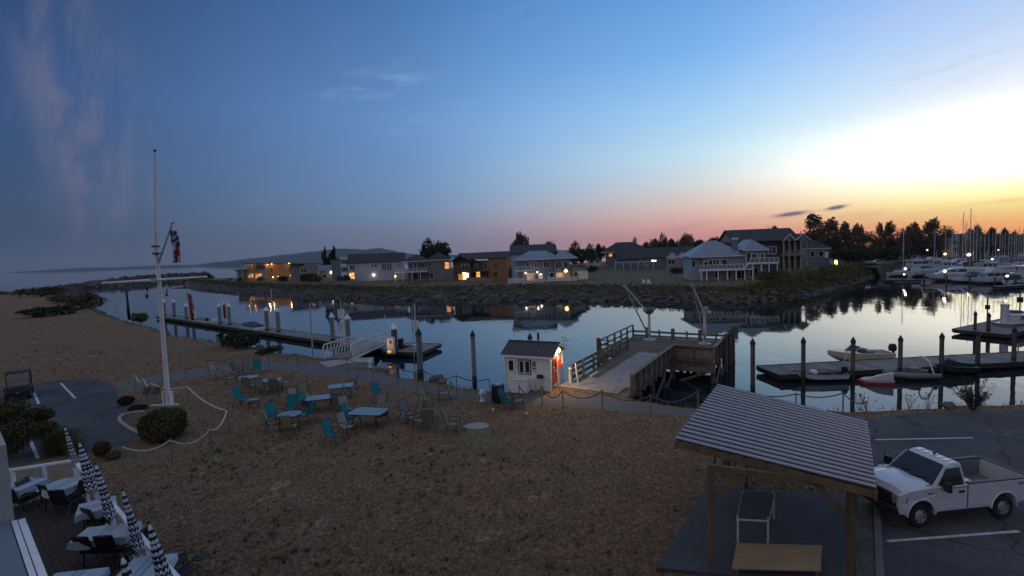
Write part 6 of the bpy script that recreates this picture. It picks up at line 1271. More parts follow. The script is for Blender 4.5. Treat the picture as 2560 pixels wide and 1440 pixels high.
# shrubs and scrub on the brushy bank
def shrub_mesh(seed, mname, w, d, h, n=900, s=.12, lob=5):
    rr = random.Random(seed); L_ = [((rr.uniform(-.35, .35) * w, rr.uniform(-.35, .35) * d, h * rr.uniform(.35, .6)), (w * rr.uniform(.28, .42), d * rr.uniform(.28, .42), h * rr.uniform(.30, .45))) for _ in range(lob)]
    return crown_mesh('foliage', L_, n // lob, s, mname, seed, .5)
SH = [shrub_mesh(20 + k, ['leaf_dark', 'leaf_olive', 'leaf_poplar'][k], 3, 3, 1.8, 900, .18) for k in range(3)]
stm = MB(); [stm.tube([(0, 0, -.2), (.35 * math.cos(a), .35 * math.sin(a), .7), (.7 * math.cos(a), .7 * math.sin(a), 1.3)], [.04, .03, .01], 5) for a in (0, 1.3, 2.5, 3.7, 5.0)]; stm = stm.mesh('stems', 'bark')
def shrub(k, p, s_, label, group='shrubs on the far bank', name='shrub'):
    t = thing(name, label, 'shrub', p, random.uniform(0, 6), group); t.scale = s_ if isinstance(s_, tuple) else (s_,) * 3; put('foliage', SH[k % 3], t); put('stems', stm, t); return t
for k, (px, py, s_, lb) in enumerate([(775, 704, 1.7, 'dark rounded shrub in front of the low grey house'), (792, 706, 1.2, 'smaller shrub right of the dark rounded one below the garage'), (655, 702, 1.1, 'shrub below the orange wall lights'), (705, 704, 1.2, 'shrub in front of the floodlit orange wall'), (860, 706, 1.3, 'low shrub below the windowed bay of the white house'), (1452, 694, 1.0, 'shrub at the right wing of the pale blue-roofed house'), (1480, 680, 1.2, 'dark shrub on the far lawn right of the pale blue-roofed house'), (1915, 706, 1.3, 'shrub at the right foot of the balcony house'), (1945, 700, 1.2, 'shrub in front of the dark house'), (1690, 684, 1.0, 'left end bush of the clipped hedge before the long low house'), (1706, 684, 1.0, 'middle bush of the clipped hedge before the long low house'), (1722, 684, 1.0, 'right end bush of the clipped hedge before the long low house'), (600, 703, .7, 'low shrub at the outer tip of the peninsula'), (575, 700, .5, 'tiny shrub on the outer tip of the peninsula')]):
    shrub(k, P(px, py, PZ), s_, lb)
rr = random.Random(5); mb = MB()
for i in range(len(crp) - 1):                                   # scrub growing on the bank
    a, b_ = crp[i], wlp[i]
    dens = 1.0 if a.x > 40 else .30
    for k in range(int((crp[i + 1] - crp[i]).length * 26 * dens)):
        t_ = rr.random(); u = rr.random() * (.85 if a.x > 40 else .45); p = crp[i].lerp(crp[i + 1], t_).lerp(wlp[i].lerp(wlp[i + 1], t_), u); h_ = PZ + (WZ - .6 - PZ) * u ** 1.15
        for q in range(5): leaf(mb, (p.x + rr.uniform(-.5, .5), p.y + rr.uniform(-.5, .5), h_ + rr.random() ** 1.5 * (1.9 if a.x > 48 else .55)), rr.uniform(.12, .30), rr)
tag(mb.build('bank_scrub', 'leaf_olive'), 'olive scrub and weeds covering the far bank', 'scrub', kind='stuff')
rr = random.Random(6); mb = MB()
for i in range(len(crest) - 1):                                 # weeds at the near bank edge
    a, b_ = crest[i], crest[i + 1]
    if a.y > 120 or a.x > 45: continue
    for k in range(int((b_ - a).length * 9)):
        p = a.lerp(b_, rr.random()); hh = rr.uniform(.05, .30) * (1.5 if rr.random() < .15 else 1); ox = rr.uniform(-.5, .35); w = .012 + .0006 * a.y; an = rr.uniform(0, 3.14)
        q = Vector((p.x, p.y + ox, 0)); mb.add([q + Vector((math.cos(an) * w, math.sin(an) * w, 0)), q - Vector((math.cos(an) * w, math.sin(an) * w, 0)), q + Vector((rr.uniform(-.12, .12), rr.uniform(-.1, .1), hh))], [(0, 1, 2)])
tag(mb.build('bank_weeds', 'straw'), 'dry weeds fringing the near shore edge', 'weeds', kind='stuff')
# near bushes
def bush(label, px, py, w, h, mname, seed, n=5200, s=.045, boxy=False, name='bush', stems=0, cat='bush'):
    b = P(px, py, 0); t = thing(name, label, cat, b); rr = random.Random(seed); mb = MB()
    for k in range(n):
        d = Vector((rr.gauss(0, 1), rr.gauss(0, 1), rr.gauss(0, 1))).normalized()
        if boxy: m_ = (abs(d.x) ** 3.2 + abs(d.y) ** 3.2 + abs(d.z) ** 3.2) ** (1 / 3.2); d = d / m_
        q = (.86 + .14 * rr.random() ** .5) * (1 + .07 * math.sin(d.x * 9 + seed) * math.sin(d.z * 8 + d.y * 6)) if rr.random() < .8 else rr.uniform(.55, .9)
        leaf(mb, (d.x * w / 2 * q, d.y * w / 2 * q, h * .52 + d.z * h * .48 * q), s, rr)
    mb.build('foliage', mname, t)
    mb = MB(); [mb.tube([(0, 0, -.05), (w * .15 * math.cos(a), w * .15 * math.sin(a), h * .3), (w * .3 * math.cos(a), w * .3 * math.sin(a), h * .7)], [.05, .04, .015], 5) for a in (0, 1.5, 3.1, 4.6)]; mb.build('stems', 'bark', t); return t
bush('clipped rounded topiary bush in the bed before the flagpole', 411, 1098, 1.65, 1.35, 'leaf_topiary', 1, boxy=True, s=.06)
b = P(30, 1140, 0); t = thing('juniper_tree', 'dark olive juniper spreading from the left edge above the patio', 'tree', b)
rr = random.Random(9); mb = MB()
for c, r in (((-.6, 0, 1.2), (1.3, 1.1, .8)), ((.5, .2, 1.0), (.9, .8, .45)), ((1.25, .1, 1.15), (.75, .5, .28)), ((-.3, .3, 1.9), (.9, .7, .5)), ((.9, .5, 1.65), (.6, .4, .3)), ((-1.6, .2, 1.5), (1.2, 1, 1)), ((.2, -.3, .55), (.7, .6, .35))):
    for k in range(1500):
        d = Vector((rr.gauss(0, 1), rr.gauss(0, 1), rr.gauss(0, 1))).normalized(); q = .4 + .65 * rr.random(); leaf(mb, (c[0] + d.x * r[0] * q, c[1] + d.y * r[1] * q, c[2] + d.z * r[2] * q), .055, rr)
mb.build('crown', 'leaf_olive', t); mb = MB(); mb.tube([(-.4, 0, -.1), (-.2, 0, .6), (.2, .1, 1.1), (1.2, .1, 1.2)], [.12, .1, .07, .02], 7); mb.tube([(-.3, 0, .4), (-.9, .1, 1.2), (-1.5, .2, 1.7)], [.09, .06, .02], 6); mb.build('trunk', 'bark', t)
# shoreline shrub at right: airy twigs
b = P(2432, 1026, 0); t = thing('shrub', 'airy leafy shrub on the bank at the right', 'shrub', b); rr = random.Random(13); mb = MB(); st = MB()
for k in range(46):
    a = rr.uniform(0, 6.28); l_ = rr.uniform(.5, 1.0); tip = Vector((math.cos(a) * rr.uniform(.2, 1.0), math.sin(a) * rr.uniform(.1, .7), rr.uniform(.9, 1.75) * l_)); st.tube([(0, 0, -.1), tip * .5 + Vector((0, 0, .1)), tip], [.018, .012, .004], 4)
    for q in range(42):
        u = rr.uniform(.3, 1.02); p = tip * u + Vector((0, 0, .1 * (1 - abs(2 * u - 1)))); leaf(mb, p + Vector((rr.gauss(0, .05), rr.gauss(0, .05), rr.gauss(0, .04))), .038, rr)
mb.build('foliage', 'leaf_dark', t); st.build('stems', 'bark', t)
def grass_clump(label, px, py, r, h, mname, seed, n=500, name='grass_clump'):
    b = P(px, py, 0); t = thing(name, label, 'grass', b); rr = random.Random(seed); mb = MB()
    for k in range(n):
        a = rr.uniform(0, 6.28); q = rr.random() * r * .6; l_ = rr.uniform(.6, 1.0) * h; o = Vector((math.cos(a) * q, math.sin(a) * q, 0)); e = o * 1.6 + Vector((math.cos(a) * r * .4 * rr.random(), math.sin(a) * r * .4 * rr.random(), l_)); w = Vector((-math.sin(a), math.cos(a), 0)) * .012
        mb.add([o - w, o + w, e], [(0, 1, 2)])
    mb.build('blades', mname, t); mb = MB(); mb.lathe([(r * .5, -.05), (r * .35, .05), (.02, .10)], 10); mb.build('root_mat', 'dirt', t)
grass_clump('tall ornamental grass clump by the patio corner', 150, 1132, .75, 1.15, 'leaf_olive', 1, 1400)
grass_clump('tawny ornamental grass right of the green clump by the patio', 184, 1136, .45, .95, 'leaf_straw', 2, 700)
bush('small rusty red shrub in the bed beside the patio', 256, 1140, .62, .62, 'leaf_red', 3, 1400, .035)
bush('low dry shrub right of the rusty red shrub', 285, 1146, .6, .3, 'leaf_straw', 4, 900, .035)
bush('scrubby low bush left of the information board', 316, 1012, .8, .5, 'leaf_dark', 5, 1500, .05)
bush('low scrub patch below the information board', 345, 1025, .9, .25, 'leaf_dark', 6, 1200, .05)
for k, (px, py, w, hh, lb) in enumerate([(135, 788, 6.0, 1.5, 'low dark bush standing alone on the left field'), (105, 741, 10, 2.4, 'broad dark thicket at the root of the breakwater'), (207, 773, 5, 3.0, 'dark bush mound on the shore beside the breakwater inlet'), (590, 868, 3.4, 1.3, 'green bush on the bank in front of the left dock'), (352, 808, 2.2, 1.3, 'little bush on the left bank under the flagpole'), (165, 757, 6, 1.8, 'bush on the shore left of the inlet mound'), (672, 884, 1.6, .5, 'low dark bush on the bank bend before the gangway')]):
    shrub(k, P(px, py, 0), (w / 2.6, w / 3.4, hh / 1.5), lb, 'bushes on the near shore', 'bush')
for k, (px, py) in enumerate([(2150, 1027), (2170, 1030), (2275, 1025), (2320, 1024)]):
    b = P(px, py, 0); t = thing('weed_stalk', ['tall weed stalks by the end of the shore rope', 'second tuft of tall weed stalks near the shore rope', 'thin weed stalks left of the bank shrub', 'small weed stalks nearest the bank boulder'][k], 'weeds', b, 0, 'weed stalks on the bank'); rr = random.Random(k); st = MB(); hd = MB()
    for q in range(9):
        e = Vector((rr.uniform(-.4, .4), rr.uniform(-.2, .2), rr.uniform(.4, .85))); st.tube([(rr.uniform(-.1, .1), 0, 0), e], .008, 4); hd.ball(e, (.04, .04, .025), 6, 4)
    st.build('stems', 'leaf_straw', t); tag(hd.build('seed_heads', 'leaf_straw', t), kind='stuff')
# ================================================================== MARINA
def yacht(kind):
    t = thing('motor_yacht', 'x', 'boat', (0, 0, -50))
    if kind == 0:      # express cruiser
        mb = MB(); g = hull(mb, 10.5, 3.3, 1.5, .4, .25, .9); mb.build('hull', 'gel', t, smooth=True, angle=30); mb = MB(); deckfill(mb, g, .0, 0, 10.6); mb.build('deck', 'gel', t)
        mb = MB(); mb.loft([[(1.2, -1.2, 1.5), (1.2, 1.2, 1.5), (1.6, 1.0, 3.0), (1.6, -1.0, 3.0)], [(4.5, -1.25, 1.6), (4.5, 1.25, 1.6), (4.0, .95, 3.1), (4.0, -.95, 3.1)], [(8.4, -.7, 1.75), (8.4, .7, 1.75), (5.8, .6, 2.75), (5.8, -.6, 2.75)]]); c = mb.build('cabin', 'gel', t, smooth=True, angle=30)
        for s_ in (-1, 1):
            mb = MB(); mb.add([(1.9, s_ * 1.17, 2.15), (4.6, s_ * 1.18, 2.2), (6.6, s_ * .88, 2.35), (4.3, s_ * 1.03, 2.8), (2.1, s_ * 1.08, 2.75)], [(0, 1, 2, 3, 4)]); mb.build('side_window', 'pane', c)
            mb = MB(); mb.tube([(5.5, s_ * 1.3, 2.2), (8.5, s_ * .9, 2.45), (10.6, 0, 2.55)], .025, 5); mb.build('rail', 'alu', t, smooth=True)
        mb = MB(); mb.mm(1.4, 3.9, -1.0, 1.0, 3.12, 3.22); mb.build('hard_top', 'gel', t)
    elif kind == 1:    # flybridge
        mb = MB(); g = hull(mb, 11.5, 3.6, 1.6, .35, .28, .95); mb.build('hull', 'gel', t, smooth=True, angle=30); mb = MB(); deckfill(mb, g, .0, 0, 11.6); mb.build('deck', 'gel', t)
        mb = MB(); mb.loft([[(1.6, -1.4, 1.6), (8.2, -1.25, 1.7), (8.2, 1.25, 1.7), (1.6, 1.4, 1.6)], [(1.8, -1.3, 3.3), (6.9, -1.15, 3.35), (6.9, 1.15, 3.35), (1.8, 1.3, 3.3)]]); c = mb.build('cabin', 'gel', t)
        mb = MB(); mb.loft([[(.9, -1.4, 3.36), (6.4, -1.3, 3.4), (6.4, 1.3, 3.4), (.9, 1.4, 3.36)], [(.9, -1.35, 3.75), (5.8, -1.2, 4.1), (5.8, 1.2, 4.1), (.9, 1.35, 3.75)]]); mb.build('flybridge', 'gel', t)
        mb = MB(); mb.loft([[(1.6, -1.2, 5.25), (4.4, -1.2, 5.3), (4.4, 1.2, 5.3), (1.6, 1.2, 5.25)], [(1.8, -1.0, 5.4), (4.2, -1.0, 5.42), (4.2, 1.0, 5.42), (1.8, 1.0, 5.4)]]); bt = mb.build('bimini', 'boatblue', t)
        for sx_, sy_ in ((1.7, -1.1), (1.7, 1.1), (4.3, -1.1), (4.3, 1.1)): mb = MB(); mb.cyl((sx_, sy_, 3.9), (sx_, sy_, 5.28), .03, None, 5); mb.build('bimini_pole', 'alu', t)
        for s_ in (-1, 1):
            for x0, x1 in ((2.2, 3.9), (4.1, 5.6), (5.8, 7.3)): mb = MB(); mb.add([(x0, s_ * 1.42, 2.3), (x1, s_ * 1.36, 2.3), (x1 - .1, s_ * 1.33, 3.0), (x0, s_ * 1.37, 3.0)], [(0, 1, 2, 3)]); mb.build('side_window', 'pane', c)
            mb = MB(); mb.tube([(7.5, s_ * 1.4, 2.4), (9.8, s_ * 1.0, 2.75), (11.6, 0, 2.9)], .025, 5); mb.build('rail', 'alu', t, smooth=True)
        mb = MB(); mb.add([(8.23, -1.1, 2.35), (8.23, 1.1, 2.35), (7.08, 1.0, 3.15), (7.08, -1.0, 3.15)], [(0, 1, 2, 3)]); mb.build('windscreen', 'pane', c)
    elif kind == 2:    # small cuddy with canvas
        mb = MB(); g = hull(mb, 7.2, 2.6, 1.2, .4, .22, .92); mb.build('hull', 'gel', t, smooth=True, angle=30); mb = MB(); deckfill(mb, g, .0, 0, 7.3); mb.build('deck', 'gel', t)
        mb = MB(); mb.loft([[(3.0, -1.0, 1.2), (3.0, 1.0, 1.2), (2.9, .85, 2.3), (2.9, -.85, 2.3)], [(4.6, -.9, 1.3), (4.6, .9, 1.3), (3.6, .75, 2.3), (3.6, -.75, 2.3)]]); mb.build('windscreen', 'pane', t)
        mb = MB(); mb.loft([[(.4, -1.05, 1.2), (.4, 1.05, 1.2), (.9, .8, 2.3), (.9, -.8, 2.3)], [(2.9, -1.05, 1.25), (2.9, 1.05, 1.25), (2.9, .8, 2.45), (2.9, -.8, 2.45)]]); mb.build('canvas_top', 'boatblue', t); outboard(t, -.1, 1.0, 1.3)
    elif kind == 3:    # trawler
        mb = MB(); g = hull(mb, 10, 3.4, 1.7, .3, .35, .95); mb.build('hull', 'wall_lightblue', t, smooth=True, angle=30); mb = MB(); deckfill(mb, g, -.05, 0, 10.1); mb.build('deck', 'gel', t)
        mb = MB(); mb.mm(2.5, 7.2, -1.2, 1.2, 1.6, 3.6); c = mb.build('cabin', 'gel', t); mb = MB(); mb.mm(1.4, 7.5, -1.35, 1.35, 3.61, 3.75); mb.build('roof', 'gel', t); mb = MB(); mb.mm(4.0, 6.0, -1.0, 1.0, 3.76, 4.5); mb.build('upper_helm', 'gel', t)
        for s_ in (-1, 1):
            for x in (3.2, 4.6, 6.0): mb = MB(); mb.mm(x - .5, x + .5, s_ * 1.205 - .01, s_ * 1.205 + .01, 2.5, 3.25); mb.build('side_window', 'pane', c)
        mb = MB(); mb.cyl((5.0, 0, 4.4), (4.6, 0, 7.4), .06, .04, 6); mb.build('mast', 'alu', t)
    return t
YP = [yacht(k) for k in range(4)]; yused = set()
def place_yacht(k, px, py, rz, label, s_=1.0, group='motor boats moored in the marina'):
    p = P(px, py, WZ)
    if k not in yused: yused.add(k); o = YP[k]; o.location = p; o.rotation_euler = (0, 0, R(rz)); o.scale = (s_,) * 3; o['label'] = label
    else: o = copy_tree(YP[k], None, p, R(rz), s_, label)
    o['group'] = group
for a in [(0, 2275, 692, 5, 'white express cruiser with dark side windows, nearest boat at the left of the marina', .95), (0, 2428, 700, 176, 'white express cruiser in the front row left of the striped-window cruiser', .92), (0, 2440, 703, 3, 'sleek white cruiser with striped windows in the middle of the front row', .85), (1, 2532, 708, 172, 'white flybridge boat with grey top in the front row near the right', .72), (2, 2462, 706, 160, 'small white cuddy boat end on in the front row', .9),
    (2, 2518, 712, 14, 'small open white boat beside the right finger dock', .8), (1, 2543, 700, 8, 'white flybridge boat cut by the right edge', .8), (1, 2262, 676, 8, 'flybridge boat with dark top in the second row at the left', .85), (3, 2310, 676, 2, 'pale blue trawler in the second row', .8), (0, 2352, 678, 4, 'white cruiser in the second row behind the gap', .8), (3, 2400, 678, 175, 'pale blue trawler in the second row left of the tall masts', .75), (1, 2455, 682, 178, 'flybridge boat behind the striped-window cruiser', .8), (3, 2505, 684, 176, 'pale blue trawler in the second row toward the right', .8), (2, 2545, 684, 5, 'small canvas-topped boat in the second row at the right', 1.0),
    (1, 2268, 664, 6, 'flybridge boat in the third row at the left', .8), (0, 2325, 664, 4, 'white cruiser in the third row', .8), (2, 2368, 664, 10, 'canvas-topped boat in the third row', 1.0), (0, 2420, 664, 178, 'white cruiser in the third row behind the tall masts', .8), (1, 2475, 664, 4, 'flybridge boat in the third row toward the right', .8), (3, 2530, 662, 3, 'pale blue trawler in the third row at the right', .8), (2, 2244, 690, 40, 'small canvas-topped boat tucked beside the bank at the left of the marina', .8)]: place_yacht(*a)
for k, (px, py) in enumerate([(2300, 656), (2345, 655), (2390, 655), (2440, 654), (2490, 652), (2540, 650)]): place_yacht([0, 2, 1, 0, 2, 1][k], px, py, 6 * (-1) ** k, 'small white boat in the far back row of the marina, %s from the left' % ORD[k], .75, 'boats in the far back row')
def sail_proto():
    t = thing('sailboat', 'x', 'sailboat', (0, 0, -60)); mb = MB(); g = hull(mb, 9, 2.8, 1.1, .35, .2, .6); mb.build('hull', 'gel', t, smooth=True, angle=30); mb = MB(); deckfill(mb, g, .0, 0, 9.1); mb.build('deck', 'gel', t)
    mb = MB(); mb.loft([[(2.6, -.9, 1.1), (2.6, .9, 1.1), (2.7, .7, 1.65), (2.7, -.7, 1.65)], [(6.4, -.6, 1.25), (6.4, .6, 1.25), (6.0, .45, 1.55), (6.0, -.45, 1.55)]]); mb.build('cabin', 'gel', t)
    mb = MB(); mb.cyl((5.2, 0, 1.1), (5.2, 0, 13), .09, .06, 7); ms = mb.build('mast', 'alu', t, smooth=True); mb = MB(); mb.bar((5.2, -.9, 8.2), (5.2, .9, 8.2), .05, .05); mb.build('spreader', 'alu', ms)
    mb = MB(); mb.tube([(5.1, 0, 2.6), (3.2, 0, 2.75), (1.4, 0, 2.7)], [.2, .17, .1], 7); mb.build('boom_cover', 'boatblue', t, smooth=True)
    for a, b_ in (((5.2, 0, 12.9), (8.9, 0, 1.4)), ((5.2, 0, 12.9), (.1, 0, 1.2)), ((5.2, 0, 12.6), (5.1, 1.2, 1.2)), ((5.2, 0, 12.6), (5.1, -1.2, 1.2))): mb = MB(); mb.cyl(a, b_, .018, None, 3); mb.build('stay', 'steel', t)
    return t
SPR = sail_proto(); sp_used = False
MST = [(2257, 690, 566, 'sailboat with the leftmost mast of the marina'), (2335, 680, 572, 'sailboat with the second mast from the left'), (2362, 678, 578, 'sailboat with the third mast from the left before the dark poplars'), (2379, 675, 574, 'sailboat with a mast against the mountain gap, left'), (2390, 675, 575, 'sailboat with a mast against the mountain gap, right'), (2405, 690, 530, 'sailboat with the second tallest mast, left of the tallest'), (2412, 682, 556, 'sailboat with the slanting mast between the two tallest'), (2423, 690, 520, 'sailboat with the tallest mast in the marina'), (2432, 685, 560, 'sailboat with the mast just right of the tallest'), (2440, 678, 556, 'sailboat with a slender mast right of the tallest pair'),
    (2460, 674, 572, 'first sailboat of the dense mast row at the right'), (2470, 672, 578, 'second sailboat of the dense mast row at the right'), (2487, 676, 566, 'third sailboat of the dense mast row at the right'), (2498, 672, 575, 'fourth sailboat of the dense mast row at the right'), (2510, 676, 580, 'fifth sailboat of the dense mast row at the right'), (2520, 672, 572, 'sixth sailboat of the dense mast row at the right'), (2534, 676, 570, 'seventh sailboat of the dense mast row at the right'), (2545, 674, 566, 'eighth sailboat of the dense mast row at the right'), (2556, 674, 568, 'sailboat with the mast at the right edge')] + [(px, 664, pt, 'thin-masted sailboat in the far row of masts, %s from the left' % ORD[k]) for k, (px, pt) in enumerate([(2350, 590), (2371, 586), (2396, 584), (2416, 580), (2450, 582), (2480, 580), (2504, 584), (2527, 578), (2539, 584), (2551, 580)])]
for k, (px, py, pt, lb) in enumerate(MST):
    b = P(px, py, WZ); h_ = hgt(b, pt) - WZ; s_ = max(.6, min(1.05, h_ / 13)); rz = R([4, 178, 8, 172][k % 4]); off = Matrix.Rotation(rz, 3, 'Z') @ Vector((5.2 * s_ * .8, 0, 0)); loc = b - off
    if k == 0: o = SPR; o.location = loc; o.rotation_euler = (0, 0, rz); o['label'] = lb
    else: o = copy_tree(SPR, None, loc, rz, None, lb)
    o.scale = (s_ * .8, s_ * .8, h_ / 13); o['group'] = 'sailboats in the marina'
for a, b_, w, lb in [((2210, 700), (2300, 699), 1.6, 'short finger dock at the left mouth of the marina'), ((2335, 698), (2372, 697), 1.4, 'little finger dock between the two left front cruisers'), ((2490, 716), (2640, 706), 1.6, 'front finger dock of the marina at the right edge'), ((2240, 682), (2640, 688), 1.8, 'main marina dock behind the front row'), ((2240, 668), (2640, 666), 1.8, 'second marina dock farther back')]:
    dock(lb, P(*a, -1.0), P(*b_, -1.0), w, -1.0, 'marina docks', step=2.2)
for k, (px, py, pt) in enumerate([(2310, 706, 682), (2342, 702, 674), (2366, 710, 686), (2424, 712, 690), (2487, 716, 692), (2539, 714, 690)]): piling(px, py, pt, 'short dark piling at the front of the marina, %s from the left' % ORD[k], .16, 'black', 'piling', 'pilings at the marina front', z=WZ)
LMP = [(2256, 655, 626, 'lit_pink', .26, 'pink-lit lamp post at the left of the marina shore'), (2317, 652, 625, 'lit_pink', .26, 'pink-lit lamp post behind the left marina boats'), (2361, 672, 635, 'lit_yellow', .30, 'warm lamp post in the middle of the marina'), (2420, 680, 637, 'lit_white', .42, 'brightest white lamp post amid the tall masts'), (2494, 652, 625, 'lit_pink', .22, 'reddish lamp post at the right of the marina shore'), (2479, 672, 648, 'lit_white', .24, 'low white dock lamp among the right masts'), (2262, 696, 672, 'lit_white', .26, 'white dock lamp at the left of the nearest cruiser'), (2259, 700, 686, 'lit_white', .18, 'low white dock lamp near the water at the left of the marina'), (2360, 706, 678, 'lit_white', .26, 'white dock lamp between the two left front cruisers'), (2516, 714, 690, 'lit_white', .22, 'white dock lamp near the right front boats'), (2120, 664, 629, 'lit_pink', .14, 'faint lamp post in the thicket right of the slate house')]
for px, py, pt, m_, r_, lb in LMP:
    b = P(px, py, -1.0 if py > 660 and px > 2200 else .9); h_ = hgt(b, pt) - b.z; t = thing('lamp_post', lb, 'lamp post', b, 0, 'lamps of the marina')
    mb = MB(); mb.cyl((0, 0, 0), (0, 0, h_), .06, .05, 6); mb.build('post', 'darkmetal', t, smooth=True); mb = MB(); mb.ball((0, -.1, h_), r_, 8, 6); mb.build('lamp', m_, t, smooth=True)
    if m_ == 'lit_white' and r_ > .25: lamp('lamp_light', (0, -.3, h_ + .5), 18, (1, .85, .65), t, .2)
for k, px in enumerate((2288, 2296, 2312, 2330, 2180, 2192)):
    p = P(px, 654 if px > 2200 else 662, .9); t = thing('parked_car', 'small %s car parked on the shore behind the marina' % ['grey', 'pale', 'dark', 'silver', 'white', 'light grey'][k], 'car', p, .1, 'cars parked behind the marina')
    prof = [(-2.1, .35), (-2.1, .85), (-1.4, .95), (-.8, 1.45), (.7, 1.45), (1.3, .95), (2.1, .8), (2.1, .35)]; mb = MB(); mb.ext(prof, -.85, .85); mb.build('body', ['boatgrey', 'gel', 'darkmetal', 'alu', 'gel', 'alu'][k], t); mb = MB(); mb.ext([(-1.2, 1.0), (-.75, 1.38), (.6, 1.38), (1.1, 1.0)], -.87, .87); mb.build('side_glass', 'pane', t)
    for x in (-1.3, 1.3):
        for y_ in (-.8, .8): mb = MB(); mb.cyl((x, y_ - .1, .33), (x, y_ + .1, .33), .33, None, 10); mb.build('wheel', 'black', t)
# ================================================================== PATIO AND BUILDING (lower left)
pcorner = P(185, 1150, 1.3); pcorner.z = 0; pnear = P(440, 1440, 1.3); pnear.z = 0; pback = P(20, 1175, 1.3); pback.z = 0
pd = (pnear - pcorner).normalized(); pnear2 = pnear + pd * 3.0; pb = (pback - pcorner).normalized(); pback2 = pcorner + pb * 5
mb = MB(); q = [pcorner, pnear2, pnear2 + pb * 5, pback2]
M['patio'] = mat('dark_red_brown_decking', (0.030, 0.020, 0.019), 0.85, 0.3, 3, 0.2, stretch=(1, 8, 1), dirt=0.2)
dk = thing('patio_deck', 'dark raised wooden patio deck by the building', 'deck', pcorner, math.atan2(pd.y, pd.x)); Ld = (pnear2 - pcorner).length
perp = Vector((-pd.y, pd.x, 0)); sgn = 1 if perp.dot(pb) > 0 else -1
pm = MB().mm(0, Ld, -.07, .07, .24, .28).mesh('plank', 'patio')
for k in range(34): put('plank', pm, dk, (0, sgn * (.08 + k * .15), 0))
mb = MB(); mb.mm(.02, Ld, 0.02 * sgn, sgn * 5.1, 0, .235); mb.build('base', 'dockside', dk)
def wfence(label, a, b, n_):
    t = thing('patio_fence', label, 'fence', a, math.atan2((b - a).y, (b - a).x), 'white patio fences'); L_ = (b - a).length
    mb = MB(); mb.mm(0, L_, -.05, .05, 1.24, 1.32); mb.build('top_rail', 'trim', t); mb = MB(); mb.mm(0, L_, -.03, .03, .34, .41); mb.build('bottom_rail', 'trim', t)
    for k in range(n_ + 1): mb = MB(); mb.mm(L_ * k / n_ - .045, L_ * k / n_ + .045, -.046, .046, .24, 1.235); mb.build('post', 'trim', t)
    for k in range(n_): mb = MB(); mb.mm(L_ * k / n_ + .06, L_ * (k + 1) / n_ - .06, -.008, .008, .45, 1.2); mb.build('panel', 'railglass2', t)
def clear_panel():
    m = D.materials.new('clear_wind_panel'); m.use_nodes = True; nt = m.node_tree; b = nt.nodes['Principled BSDF']; b.inputs['Base Color'].default_value = (.8, .85, .9, 1); b.inputs['Roughness'].default_value = .08; b.inputs['Alpha'].default_value = .10
    n = nt.nodes.new('ShaderNodeTexNoise'); n.inputs['Scale'].default_value = 3; r_ = nt.nodes.new('ShaderNodeMapRange'); r_.inputs[3].default_value = .05; r_.inputs[4].default_value = .16; nt.links.new(n.outputs[0], r_.inputs[0]); nt.links.new(r_.outputs[0], b.inputs['Alpha']); return m
M['railglass2'] = clear_panel()
wfence('white rail fence closing the far end of the patio', pcorner, pback2, 6); wfence('long white rail fence between the patio and the lawn', pcorner + pd * .12, pnear2, 8)
# closed striped umbrellas
def umbrella(px, py, s_, label, wide=1.0, lean=(0, 0)):
    b = P(px, py, .28 + 2.62 * s_); b.z = .28; t = thing('patio_umbrella', label, 'umbrella', b, random.uniform(0, 3), 'closed striped umbrellas on the patio'); t.scale = (s_,) * 3
    t.rotation_euler = (R(2), R(-9), 0); t.location.x += 2.62 * s_ * math.sin(R(9))
    mb = MB(); mb.cyl((0, 0, 0), (0, 0, 2.55), .022, None, 8); mb.build('pole', 'trim', t, smooth=True); mb = MB(); mb.lathe([(.24, 0), (.24, .05), (.06, .09), (.04, .22)], 14); mb.build('base', 'darkmetal', t, smooth=True)
    mb = MB(); mb.lathe([(.018, 2.53), (.03, 2.57), (.012, 2.62)], 8); mb.build('finial', 'darkmetal', t, smooth=True)
    n_ = 32; rows = 40; rings = []
    for i in range(rows + 1):
        u = i / rows; rad = (.028 + .155 * wide * u ** .75) * (1 - .25 * max(0, u - .9) * 10 * .3); ring = []
        for j in range(n_):
            a = 2 * math.pi * j / n_; k = .62 + .38 * abs(math.sin(a * 4)) ; zz = 2.50 - 1.42 * u - .10 * u * (1 - abs(math.sin(a * 4))) - .03 * math.sin(a * 8 + .7)* u
            ring.append((rad * k * math.cos(a), rad * k * math.sin(a), zz))
        rings.append(ring)
    mb = MB()
    for i in range(rows):
        sub = MB(); mb.loft([rings[i], rings[i + 1]], (i * 22 // rows) % 2, caps=False)
    mb.build('canopy', ['whitecanvas', 'navy'], t, smooth=True, angle=50)
    mb = MB(); mb.lathe([(.10 * wide, 1.72), (.108 * wide, 1.75), (.10 * wide, 1.78)], 12); mb.build('tie_strap', 'navy', t)
for a in [(166, 1060, .92, 'closed striped umbrella farthest away at the patio corner', .6), (203, 1096, 1.0, 'widest closed striped umbrella, second from the patio corner', 1.15), (244, 1149, 1.0, 'third closed striped umbrella along the fence', .75), (312, 1212, 1.0, 'fourth closed striped umbrella along the fence', .65), (378, 1292, 1.0, 'fifth closed striped umbrella near the bottom edge, outside the fence corner', .9), (312, 1372, 1.0, 'nearest closed striped umbrella cut by the bottom edge', 1.1)]: umbrella(*a)
